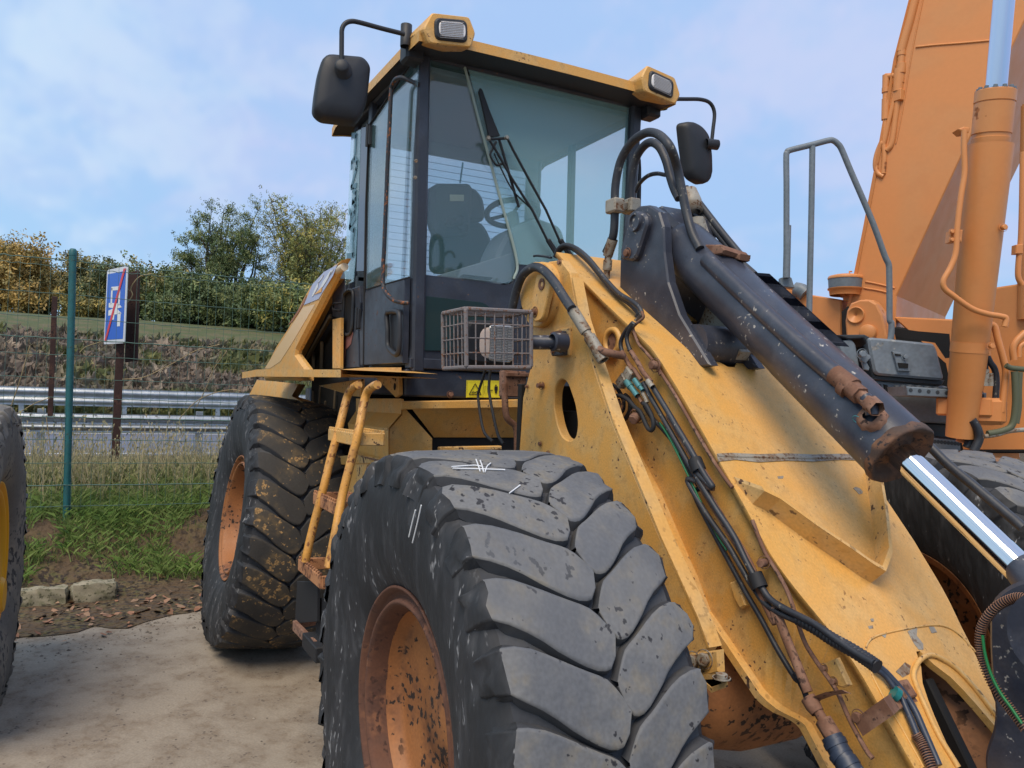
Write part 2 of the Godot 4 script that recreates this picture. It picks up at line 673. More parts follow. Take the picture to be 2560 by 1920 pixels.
	M.worn_bar = worn(Color8(40, 42, 48), Color8(50, 52, 58), Color8(150, 92, 58), 0.70, Color8(70, 60, 56), 0.3, 53, 0.5, 3.0, 256)
	M.worn_yellow = worn(Color8(206, 148, 66), Color8(196, 146, 78), Color8(120, 78, 48), 0.74, Color8(150, 100, 52), 0.5, 23, 0.5, 2.2, 256)
	M.step_dirt = worn(Color8(176, 124, 84), Color8(150, 102, 68), Color8(92, 58, 40), 0.68, Color8(120, 80, 54), 0.5, 24, 0.85, 2.5, 256)
	M.bay_strut = plain(Color8(92, 80, 62), 0.7)
	M.bright_yellow = plain(Color8(230, 168, 34), 0.5)
	M.chrome_dull = plain(Color(0.80, 0.83, 0.90), 0.28, 1.0)
	M.leaves = tinted(0.7, Color(0.16, 0.20, 0.06))
	M.concrete = worn(Color8(146, 136, 122), Color8(134, 123, 109), Color8(104, 94, 84), 0.86, Color8(112, 97, 80), 0.45, 111, 0.9, 0.45, 1024)
	relief(M.concrete, 0.12, 115, 0.25, 512)
	M.soil = worn(Color8(84, 68, 50), Color8(98, 84, 58), Color8(52, 42, 34), 0.66, Color8(76, 82, 44), 0.6, 121, 0.95, 0.7, 512)
	relief(M.soil, 0.06, 125, 5.0, 256)
	M.asphalt = worn(Color8(92, 96, 112), Color8(98, 102, 116), Color8(70, 72, 82), 0.9, Color8(84, 86, 96), 0.3, 131, 0.6, 0.2, 256)
	M.stone = worn(Color8(150, 142, 122), Color8(136, 130, 110), Color8(90, 88, 70), 0.74, Color8(104, 104, 76), 0.5, 141, 0.9, 2.0, 256)
	M.bark = worn(Color8(74, 68, 56), Color8(92, 86, 72), Color8(46, 42, 36), 0.7, Color8(70, 72, 56), 0.4, 151, 0.95, 1.0, 256)

# height of the ground; it only changes on the way to the road and in small lumps
func ground_at(x: float, z: float, lumps: FastNoiseLite) -> float:
	var keys := [[3.0, 0.0], [0.0, 0.0], [-2.85, 0.115], [-4.05, 0.14], [-4.45, 0.20], [-4.75, 0.36], [-5.06, 0.58], [-5.8, 0.62], [-7.2, 0.55], [-10.0, 0.42], [-13.0, 0.36], [-14.8, 0.34], [-23.6, 0.34], [-24.4, 0.55], [-25.5, 0.9], [-28.5, 2.0], [-32.5, 3.15], [-36.0, 4.0], [-42.0, 5.0], [-47.0, 5.35], [-60.0, 5.8], [-90.0, 6.2], [-900.0, 6.5]]
	var y := 0.0
	for i in keys.size() - 1:
		if x <= keys[i][0] and x >= keys[i + 1][0]:
			y = lerpf(keys[i][1], keys[i + 1][1], (keys[i][0] - x) / (keys[i][0] - keys[i + 1][0]))
	if x < -900.0:
		y = 6.5
	if x < -4.15 and not (x < -14.6 and x > -23.7):
		y += lumps.get_noise_2d(x, z) * 0.09 * smoothstep(-4.15, -4.7, x)
	return y

# a weathered stone: a rounded block with a lumpy surface
func rough_block(st: SurfaceTool, at: Vector3, size: Vector3, basis: Basis, sd: int) -> void:
	var n := FastNoiseLite.new()
	n.seed = sd
	n.frequency = 12.0
	for ax in 3:
		for s in [-1.0, 1.0]:
			var rows := []
			for i in 9:
				var row := []
				for j in 9:
					var q := Vector3.ZERO
					q[ax] = s
					q[(ax + 1) % 3] = i / 4.0 - 1.0
					q[(ax + 2) % 3] = j / 4.0 - 1.0
					var r := q.normalized() * 1.25
					q = q.lerp(r, 0.22)
					var p := q * size * 0.5
					p += q.normalized() * n.get_noise_3dv(p + at) * 0.03
					row.append(at + basis * p)
				rows.append(row)
			sheet(st, rows, true, s > 0.0)

func make_ground() -> void:
	var lumps := FastNoiseLite.new()
	lumps.seed = 8
	lumps.frequency = 0.9
	lumps.fractal_octaves = 4
	var xs := [900.0, 100.0, 20.0, 8.0, 4.0, 3.0, 0.0, -1.0, -2.0, -2.85, -3.5, -4.05]
	var zs := [-900.0, -80.0, -20.0, -8.0, -4.0, -2.0, -1.0, 0.0, 0.6, 1.2, 1.8, 2.4, 3.0, 4.0, 6.0, 10.0, 30.0, 100.0, 900.0]
	var st := begin()
	var rows := []
	for x in xs:
		var row := []
		for z in zs:
			row.append(Vector3(x, ground_at(x, z, lumps), z))
		rows.append(row)
	sheet(st, rows)
	tag(alone("yard", st, M.concrete, "pale brown concrete yard with dirt, under the machines", "", "", "structure"), "", "")
	st = begin()
	rows = []
	xs = []
	var x := -4.02
	while x > -14.8:
		xs.append(x)
		x -= 0.09 if x > -7.5 else 0.6
	xs += [-14.8]
	var zz := [-900.0, -100.0, -30.0, -12.0, -7.0, -4.0, -2.0]
	var z := -1.0
	while z < 4.0:
		zz.append(z)
		z += 0.09
	zz += [4.0, 5.0, 7.0, 12.0, 30.0, 100.0, 900.0]
	for xx in [1.0, 0.8, 0.6, 0.4, 0.2]:
		var row := []
		for q in zz:
			# dirt has spread from the bank over the concrete, more of it on the left
			var reach: float = 0.08 + 0.52 * smoothstep(0.7, 1.9, q) * smoothstep(60.0, 4.0, q) + 0.2 * lumps.get_noise_2d(q * 1.7, 7.0) + 0.10 * lumps.get_noise_2d(q * 9.0, 3.0)
			var ex: float = -4.02 + maxf(0.02, reach) * xx
			row.append(Vector3(ex, ground_at(ex, q, lumps) + 0.005 + 0.012 * sin(xx * PI) * (0.6 + lumps.get_noise_2d(q * 6.0, xx * 9.0)), q))
		rows.append(row)
	for xx in xs:
		var row := []
		for q in zz:
			row.append(Vector3(xx, ground_at(xx, q, lumps) + (0.008 if xx > -4.1 else 0.0), q))
		rows.append(row)
	sheet(st, rows)
	alone("bank", st, M.soil, "soil bank with grass rising from the kerb to the fence", "", "", "structure")
	st = begin()
	rows = []
	for xx in [-23.6, -24.0, -24.4, -25.0, -25.5, -27.0, -28.5, -30.5, -32.5, -36.0, -39.0, -42.0, -47.0, -60.0, -90.0, -300.0, -900.0, -2400.0]:
		var row := []
		for q in [-2400.0, -300.0, -60.0, -30.0, -20.0, -14.0, -10.0, -6.0, -3.0, 0.0, 3.0, 6.0, 10.0, 20.0, 60.0, 300.0, 2400.0]:
			row.append(Vector3(xx, ground_at(xx, q, lumps), q))
		rows.append(row)
	sheet(st, rows)
	M.field = worn(Color8(74, 82, 46), Color8(92, 88, 58), Color8(80, 74, 52), 0.8, Color8(92, 84, 56), 0.4, 161, 0.95, 0.3, 256)
	alone("field", st, M.field, "grassy slope and field beyond the road", "", "", "structure")
	st = begin()
	sheet(st, [[Vector3(-14.8, 0.34, -900), Vector3(-14.8, 0.34, 900)], [Vector3(-23.6, 0.34, -900), Vector3(-23.6, 0.34, 900)]], false)
	alone("road", st, M.asphalt, "blue grey asphalt road behind the fence", "", "", "structure")
	st = begin()
	for q in [-15.3, -23.0]:
		sheet(st, [[Vector3(q + 0.09, 0.345, -300), Vector3(q + 0.09, 0.345, 300)], [Vector3(q - 0.09, 0.345, -300), Vector3(q - 0.09, 0.345, 300)]], false)
	alone("road_marking", st, M.white, "white edge lines painted on the road", "", "", "structure")
	# kerb stones half buried at the foot of the bank
	var kerb := Node3D.new()
	kerb.name = "kerb"
	add_child(kerb)
	tag(kerb, "low pale stone kerb at the foot of the bank", "", "", "structure")
	var k0: Vector3 = V(-4.17, 0.189, 2.161)
	var k1: Vector3 = V(-4.17, 0.184, 1.883)
	for k in [[k0.z + 0.62, 0.36, 0.13, 0.03], [k0.z + 0.03, 0.30, 0.125, -0.06], [k1.z, 0.265, 0.15, 0.05]]:
		st = begin()
		rough_block(st, Vector3(-4.20, 0.15 + k[2] * 0.5 - 0.04, k[0]), Vector3(0.2, 0.14, k[1]), Basis(Vector3.UP, k[3]) * Basis(Vector3.BACK, 0.10), int(k[0] * 50.0))
		part(kerb, "kerb_stone", st, M.stone, true)
	# grass, leaves and grit
	var blade := begin()
	flat(blade)
	for s in 4:
		var a := s * 1.7
		var o := Vector3(cos(a), 0, sin(a)) * 0.012
		var lean := Vector3(cos(a * 1.9 + 1.0), 0, sin(a * 1.9 + 1.0)) * (0.25 + 0.12 * s)
		var w := Vector3(-sin(a), 0, cos(a)) * 0.014
		tri(blade, o - w, o + w, o + Vector3(0, 0.55, 0) + lean * 0.45 + w * 0.6)
		tri(blade, o - w * 0.8 + Vector3(0, 0.3, 0) + lean * 0.2, o + w + Vector3(0, 0.45, 0) + lean * 0.35, o + Vector3(0, 0.85 - 0.1 * s, 0) + lean)
	var tuft := commit(blade)
	M.blades = tinted(0.8, Color(0.10, 0.12, 0.03))
	var patch := FastNoiseLite.new()
	patch.seed = 77
	patch.frequency = 1.1
	var places := []
	var tints := []
	for i in 46000:
		var gx := rng.randf_range(-4.35, -7.6)
		var gz := rng.randf_range(-1.2, 3.6)
		var dens := patch.get_noise_2d(gx, gz) * 1.3 + smoothstep(-4.3, -5.5, gx) * 0.9 - 0.34
		if rng.randf() > dens + 0.14:
			continue
		var far := smoothstep(-5.0, -6.2, gx)
		var s := rng.randf_range(0.09, 0.22) * (1.0 + 1.5 * far * rng.randf())
		places.append(Transform3D(Basis(Vector3.UP, rng.randf() * TAU).scaled(Vector3(s, s, s)), Vector3(gx, ground_at(gx, gz, lumps) - 0.01, gz)))
		var green := Color(0.10, 0.20, 0.035).lerp(Color(0.16, 0.24, 0.05), rng.randf())
		var dry := Color(0.36, 0.30, 0.16).lerp(Color(0.24, 0.22, 0.10), rng.randf())
		tints.append(green.lerp(dry, clampf(far * 0.75 + rng.randf_range(-0.25, 0.3), 0.0, 1.0)))
	tag(scatter(self, "grass", tuft, M.blades, places, tints), "green grass tufts on the bank turning dry near the fence", "grass", "", "stuff")
	# tall dry stalks along the fence
	var stalk := begin()
	flat(stalk)
	for s in 3:
		var a := s * 2.1
		var w := Vector3(cos(a), 0, sin(a)) * 0.004
		var tip := Vector3(0.16 * cos(a * 1.3 + 0.6), 1.0 - 0.15 * s, 0.16 * sin(a * 1.3 + 0.6))
		quad(stalk, -w, w, tip * 0.6 + w, tip * 0.6 - w)
		tri(stalk, tip * 0.6 - w, tip * 0.6 + w, tip)
		for k in 3:
			var p := tip * (0.75 + 0.1 * k)
			tri(stalk, p, p + Vector3(0.02 * cos(k * 2.0), 0.05, 0.02 * sin(k * 2.0)), p + Vector3(0, 0.06, 0) + w * 3.0)
	var stalk_mesh := commit(stalk)
	places = []
	tints = []
	for i in 2600:
		var gx := rng.randf_range(-5.25, -9.0)
		var gz := rng.randf_range(-1.4, 4.2)
		var s := rng.randf_range(0.35, 1.0) * (0.5 + 0.5 * rng.randf() * rng.randf())
		places.append(Transform3D(Basis(Vector3.UP, rng.randf() * TAU).rotated(Vector3.RIGHT, rng.randf_range(-0.35, 0.35)).scaled(Vector3(s, s, s)), Vector3(gx, ground_at(gx, gz, lumps) - 0.01, gz)))
		tints.append(Color(0.42, 0.34, 0.20).lerp(Color(0.30, 0.28, 0.15), rng.randf()))
	tag(scatter(self, "dry_grass", stalk_mesh, M.blades, places, tints), "tall dry straw coloured grass stalks along the fence", "grass", "", "stuff")
	var leaf := begin()
	flat(leaf)
	for q in [[Vector3(-0.5, 0, 0), Vector3(0, 0.12, 0.3), Vector3(0.1, 0.05, -0.28)], [Vector3(0.1, 0.05, -0.28), Vector3(0, 0.12, 0.3), Vector3(0.5, 0.1, 0.05)], [Vector3(0, 0.12, 0.3), Vector3(0.5, 0.1, 0.05), Vector3(0.3, 0.2, 0.4)]]:
		tri(leaf, q[0], q[1], q[2])
	places = []
	tints = []
	for i in 420:
		var gz0 := rng.randf_range(-0.6, 3.4)
		var gx := -4.05 + rng.randfn(0.0, 0.2) + 0.3 * smoothstep(0.8, 1.9, gz0)
		var gz := gz0
		var s := rng.randf_range(0.025, 0.075)
		places.append(Transform3D(Basis.from_euler(Vector3(rng.randf_range(-0.5, 0.5), rng.randf() * TAU, rng.randf_range(-0.4, 0.4))).scaled(Vector3(s, s, s)), Vector3(gx, ground_at(gx, gz, lumps) + 0.012, gz)))
		tints.append(Color(0.30, 0.13, 0.07).lerp(Color(0.36, 0.24, 0.16), rng.randf()) * rng.randf_range(0.5, 1.1))
	tag(scatter(self, "fallen_leaves", commit(leaf), tinted(0.9), places, tints), "brown fallen leaves along the foot of the kerb", "leaves", "", "stuff")
	var grit := begin()
	flat(grit)
	for k in 5:
		var a := Vector3(cos(TAU * k / 5), 0.0, sin(TAU * k / 5)) * 0.5
		var b := Vector3(cos(TAU * (k + 1) / 5), 0.0, sin(TAU * (k + 1) / 5)) * 0.5
		tri(grit, a, b, Vector3(0.1, 0.45, 0.05))
	places = []
	tints = []
	for i in 2600:
		var near := rng.randf() < 0.7
		var gz := rng.randf_range(-0.6, 3.2)
		var gx := rng.randf_range(-4.05, -3.75) + (0.8 * smoothstep(0.7, 1.9, gz) + absf(rng.randfn(0.0, 0.12))) * rng.randf() if near else rng.randf_range(-4.0, 0.6)
		var s := rng.randf_range(0.004, 0.014) if rng.randf() < 0.9 else rng.randf_range(0.014, 0.03)
		places.append(Transform3D(Basis(Vector3.UP, rng.randf() * TAU).scaled(Vector3(s, s * 0.7, s)), Vector3(gx, ground_at(gx, gz, lumps) + 0.001, gz)))
		tints.append(Color(0.30, 0.26, 0.21).lerp(Color(0.09, 0.075, 0.06), rng.randf()))
	tag(scatter(self, "grit", commit(grit), tinted(0.95), places, tints), "small stones and dirt crumbs scattered on the concrete", "gravel", "", "stuff")

# ---------------------------------------------------------------- wheels
func along(points: Array, s: float) -> Vector2:
	for i in points.size() - 1:
		var l: float = points[i].distance_to(points[i + 1])
		if s <= l or i == points.size() - 2:
			return points[i].lerp(points[i + 1], s / l)
		s -= l
	return points[-1]

func key(table: Array, s: float) -> float:
	if s <= table[0].x:
		return table[0].y
	for i in table.size() - 1:
		if s <= table[i + 1].x:
			return lerpf(table[i].y, table[i + 1].y, (s - table[i].x) / (table[i + 1].x - table[i].x))
	return table[-1].y

# tyre carcass about the z axis
func carcass_mesh(sd: int, w_scale := 1.0) -> Array:
	var rough := FastNoiseLite.new()
	rough.seed = sd
	rough.frequency = 9.0
	rough.fractal_octaves = 4
	var prof := [Vector2(0.196, 0.345), Vector2(0.210, 0.362), Vector2(0.228, 0.392), Vector2(0.243, 0.44), Vector2(0.253, 0.50), Vector2(0.258, 0.56), Vector2(0.257, 0.61), Vector2(0.252, 0.645), Vector2(0.242, 0.670), Vector2(0.222, 0.684), Vector2(0.17, 0.692), Vector2(0.09, 0.694), Vector2(0.0, 0.694)]
	var full := prof.duplicate()
	for i in range(prof.size() - 2, -1, -1):
		full.append(Vector2(-prof[i].x, prof[i].y))
	var st := begin()
	var rows := []
	var n := 220
	for q in full:
		var row := []
		for k in n + 1:
			var a := TAU * (k % n) / n
			var p := Vector3(cos(a) * q.y, sin(a) * q.y, q.x * w_scale)
			var d := rough.get_noise_3dv(p)
			var out := Vector3(p.x, p.y, 0).normalized() * (0.25 if absf(q.x) > 0.21 else 1.0) + Vector3(0, 0, signf(q.x)) * (1.0 if absf(q.x) > 0.21 else 0.0)
			if q.y > 0.40:
				p += out.normalized() * d * (0.010 if q.y > 0.58 and absf(q.x) > 0.21 else 0.004)
			row.append(p)
		rows.append(row)
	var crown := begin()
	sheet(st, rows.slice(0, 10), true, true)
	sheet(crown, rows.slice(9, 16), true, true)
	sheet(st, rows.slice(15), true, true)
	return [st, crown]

# 2 x 30 lugs, S-shaped, meeting in a zigzag along the crown; worn edges
func tread_mesh(sd: int, phase: float, rubber: Array, w_scale := 1.0) -> ArrayMesh:
	var rough := FastNoiseLite.new()
	rough.seed = sd
	rough.frequency = 14.0
	rough.fractal_octaves = 3
	var top := [Vector2(-0.03, 0.7205), Vector2(0.0, 0.721), Vector2(0.10, 0.7205), Vector2(0.17, 0.719), Vector2(0.21, 0.7155), Vector2(0.236, 0.708), Vector2(0.248, 0.690), Vector2(0.255, 0.66), Vector2(0.259, 0.62), Vector2(0.255, 0.585)]
	var lo := [Vector2(0.0, -12.8), Vector2(0.012, -16.0), Vector2(0.028, -17.7), Vector2(0.05, -18.0), Vector2(0.08, -17.0), Vector2(0.129, -14.6), Vector2(0.175, -11.6), Vector2(0.217, -9.3), Vector2(0.262, -7.5), Vector2(0.38, -6.6)]
	var hi := [Vector2(0.0, -12.2), Vector2(0.012, -10.4), Vector2(0.036, -7.6), Vector2(0.06, -6.5), Vector2(0.10, -5.0), Vector2(0.142, -3.2), Vector2(0.19, -1.2), Vector2(0.227, -0.2), Vector2(0.262, 0.0), Vector2(0.38, -0.4)]
	var ss := [0.0, 0.012, 0.028, 0.042, 0.06, 0.085, 0.11, 0.14, 0.17, 0.20, 0.235, 0.264, 0.275, 0.29, 0.31, 0.33, 0.35]
	var flanks: SurfaceTool = rubber[0]
	var floors: SurfaceTool = rubber[1]
	var st := begin()
	for side in [1.0, -1.0]:
		for k in 30:
			var turn := deg_to_rad(phase + 12.0 * k - (0.0 if side > 0.0 else 7.4))
			var shift := rng.randf_range(-0.25, 0.25)
			var rows := []
			var low := []
			var high := []
			var low2 := []
			var high2 := []
			for s in ss:
				var q: Vector2 = along(top, s)
				var a0 := turn + deg_to_rad(key(lo, s) + shift)
				var a1 := turn + deg_to_rad(key(hi, s) + shift)
				if side < 0.0:
					q = along(top, s + 0.040 * (1.0 - smoothstep(0.0, 0.21, s)))
				var base := 0.688
				if s > 0.25:
					base = q.y - lerpf(0.024, 0.004, (s - 0.25) / 0.11)
				var zb := q.x
				if s > 0.25:
					zb = q.x - lerpf(0.018, 0.006, (s - 0.25) / 0.1)
				var row := []
				for f in [0.0, 0.03, 0.08, 0.35, 0.65, 0.92, 0.97, 1.0]:
					var a: float = lerpf(a0, a1, f)
					var p := Vector3(cos(a) * q.y, sin(a) * q.y, q.x * side * w_scale)
					var d := rough.get_noise_3dv(p)
					var r: float = q.y + d * 0.002 - (0.004 if f == 0.0 or f == 1.0 else 0.0)
					var z := q.x
					if s > 0.25:
						z += d * 0.022 - (0.005 if f == 0.0 or f == 1.0 else 0.0)
					row.append(Vector3(cos(a) * r, sin(a) * r, z * side * w_scale))
				rows.append(row)
				low.append(row[0])
				high.append(row[-1])
				var e := 0.014
				low2.append(Vector3(cos(a0 - e) * base, sin(a0 - e) * base, zb * side * w_scale))
				high2.append(Vector3(cos(a1 + e) * base, sin(a1 + e) * base, zb * side * w_scale))
			sheet(st, rows.slice(0, 12), true, side < 0.0)
			sheet(flanks, rows.slice(11), true, side < 0.0)
			sheet(floors, [low.slice(0, 12), low2.slice(0, 12)], true, side > 0.0)
			sheet(floors, [high.slice(0, 12), high2.slice(0, 12)], true, side < 0.0)
			sheet(flanks, [low.slice(11), low2.slice(11)], true, side > 0.0)
			sheet(flanks, [high.slice(11), high2.slice(11)], true, side < 0.0)
	return commit(st)

func rim_mesh() -> ArrayMesh:
	var st := begin()
	# flange, gutter, lock ring, well
	lathe(st, [Vector2(-0.05, 0.33), Vector2(0.185, 0.345), Vector2(0.203, 0.354), Vector2(0.212, 0.3585), Vector2(0.216, 0.356), Vector2(0.214, 0.350), Vector2(0.197, 0.343), Vector2(0.187, 0.333), Vector2(0.189, 0.324), Vector2(0.204, 0.320), Vector2(0.209, 0.315), Vector2(0.207, 0.309), Vector2(0.196, 0.303), Vector2(0.172, 0.296), Vector2(0.150, 0.290)], Vector3.ZERO, Vector3.BACK, 96, false, 0.0012)
	return commit(st)

func disc_mesh() -> ArrayMesh:
	var st := begin()
	lathe(st, [Vector2(0.152, 0.290), Vector2(0.118, 0.281), Vector2(0.108, 0.272), Vector2(0.104, 0.255), Vector2(0.096, 0.20), Vector2(0.085, 0.13), Vector2(0.09, 0.12), Vector2(0.10, 0.11), Vector2(0.11, 0.0)], Vector3.ZERO, Vector3.BACK, 72)
	lathe(st, [Vector2(-0.20, 0.345), Vector2(-0.212, 0.357), Vector2(-0.206, 0.350), Vector2(-0.19, 0.325), Vector2(-0.10, 0.30), Vector2(0.05, 0.28)], Vector3.ZERO, Vector3.BACK, 72)
	return commit(st)

func wheel(parent: Node3D, at: Transform3D, carcass: Mesh, floor_mesh: Mesh, tread: Mesh, rim: Mesh, disc: Mesh, tread_mat: Material, rim_mat: Material, disc_mat: Material) -> Node3D:
	var w := Node3D.new()
	w.name = "wheel"
	parent.add_child(w, true)
	w.transform = Transform3D(Basis(), -parent.position) * at
	part(w, "tyre", carcass, M.tyre, true)
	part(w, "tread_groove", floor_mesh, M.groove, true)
	part(w, "tread", tread, tread_mat, true)
	part(w, "rim", rim, rim_mat, true)
	part(w, "wheel_disc", disc, disc_mat, true)
	return w

# ---------------------------------------------------------------- the wheel loader
var boom_profile := [Vector2(-0.800, 2.190), Vector2(-0.681, 2.107), Vector2(-0.449, 1.955), Vector2(-0.270, 1.845), Vector2(-0.160, 1.775), Vector2(-0.100, 1.722), Vector2(0.000, 1.622), Vector2(0.100, 1.515), Vector2(0.200, 1.405), Vector2(0.280, 1.318), Vector2(0.360, 1.226), Vector2(0.475, 1.094), Vector2(0.580, 0.974), Vector2(0.700, 0.836), Vector2(0.820, 0.700), Vector2(0.950, 0.550)]

func boom_at(u: float) -> Vector2:
	return along(boom_profile, u)

func boom_len() -> float:
	var l := 0.0
	for i in boom_profile.size() - 1:
		l += boom_profile[i].distance_to(boom_profile[i + 1])
	return l

func boom_half(x: float, side: float) -> float:
	if x < 0.40:
		return 0.30
	var w := lerpf(0.30, 0.215, smoothstep(0.38, 0.64, x))
	return w if side > 0.0 else lerpf(w, w + 0.03, smoothstep(0.4, 0.55, x)) - lerpf(0.0, 0.07, smoothstep(0.6, 0.78, x))

func make_loader() -> void:
	var L := thing("wheel_loader", "worn yellow wheel loader with black cab standing on the concrete yard", "wheel loader", Vector3(-1.4, 0, 0))
	var rubber := carcass_mesh(3)
	var tread := tread_mesh(4, 43.8, rubber)
	var carcass := commit(rubber[0])
	var grooves := commit(rubber[1])
	var rim := rim_mesh()
	var disc := disc_mesh()
	var front := wheel(L, Transform3D(Basis(), Vector3(0, 0.72, 0.991)), carcass, grooves, tread, rim, disc, M.tread, M.rim_rust, M.rim_yellow)
	tag(front, "near front wheel with chalk marks and rusty rim", "")
	wheel(L, Transform3D(Basis.from_scale(Vector3(1, 1, -1)), Vector3(0, 0.72, -0.991)), carcass, grooves, tread, rim, disc, M.tread, M.rim_rust, M.rim_yellow)
	var axle := Transform3D(Basis(Vector3.RIGHT, -0.118), Vector3(-2.855, 0.72, 0))
	wheel(L, axle * Transform3D(Basis(Vector3.BACK, 0.07), Vector3(0, 0, 1.0)), carcass, grooves, tread, rim, disc, M.tread_muddy, M.rim_yellow, M.rim_yellow)
	wheel(L, axle * Transform3D(Basis.from_scale(Vector3(1, 1, -1)), Vector3(0, 0, -1.0)), carcass, grooves, tread, rim, disc, M.tread_muddy, M.rim_yellow, M.rim_yellow)
	# chalk strokes on the near front tyre
	var st := begin()
	var hub := Vector3(0, 0.72, 0.991)
	for p in [[V(0.215, 1.315, 1.262), V(0.196, 1.282, 1.262), V(0.177, 1.245, 1.262)], [V(0.251, 1.331, 1.262), V(0.23, 1.287, 1.262), V(0.202, 1.235, 1.262)], [V(0.2, 1.415, 1.166), V(0.191, 1.417, 1.103), V(0.198, 1.415, 1.084)], [V(0.209, 1.412, 1.167), V(0.216, 1.41, 1.092), V(0.223, 1.408, 1.031)], [V(0.145, 1.428, 1.075), V(0.19, 1.418, 1.09), V(0.23, 1.406, 1.103)], [V(0.155, 1.426, 1.068), V(0.198, 1.415, 1.082), V(0.233, 1.404, 1.095)], [V(0.179, 1.421, 1.05), V(0.199, 1.415, 1.069), V(0.233, 1.404, 1.091)], [V(0.331, 1.363, 1.073), V(0.301, 1.378, 1.029)]]:
		st = begin()
		tube(st, p.map(func(q): return q - hub), 0.0019, 5)
		part(front, "chalk_mark", st, M.white, true)
	make_boom(L)
	make_tower(L)
	make_tilt_cylinder(L)
	make_cab(L)
	make_rear(L)
	make_hoses(L)

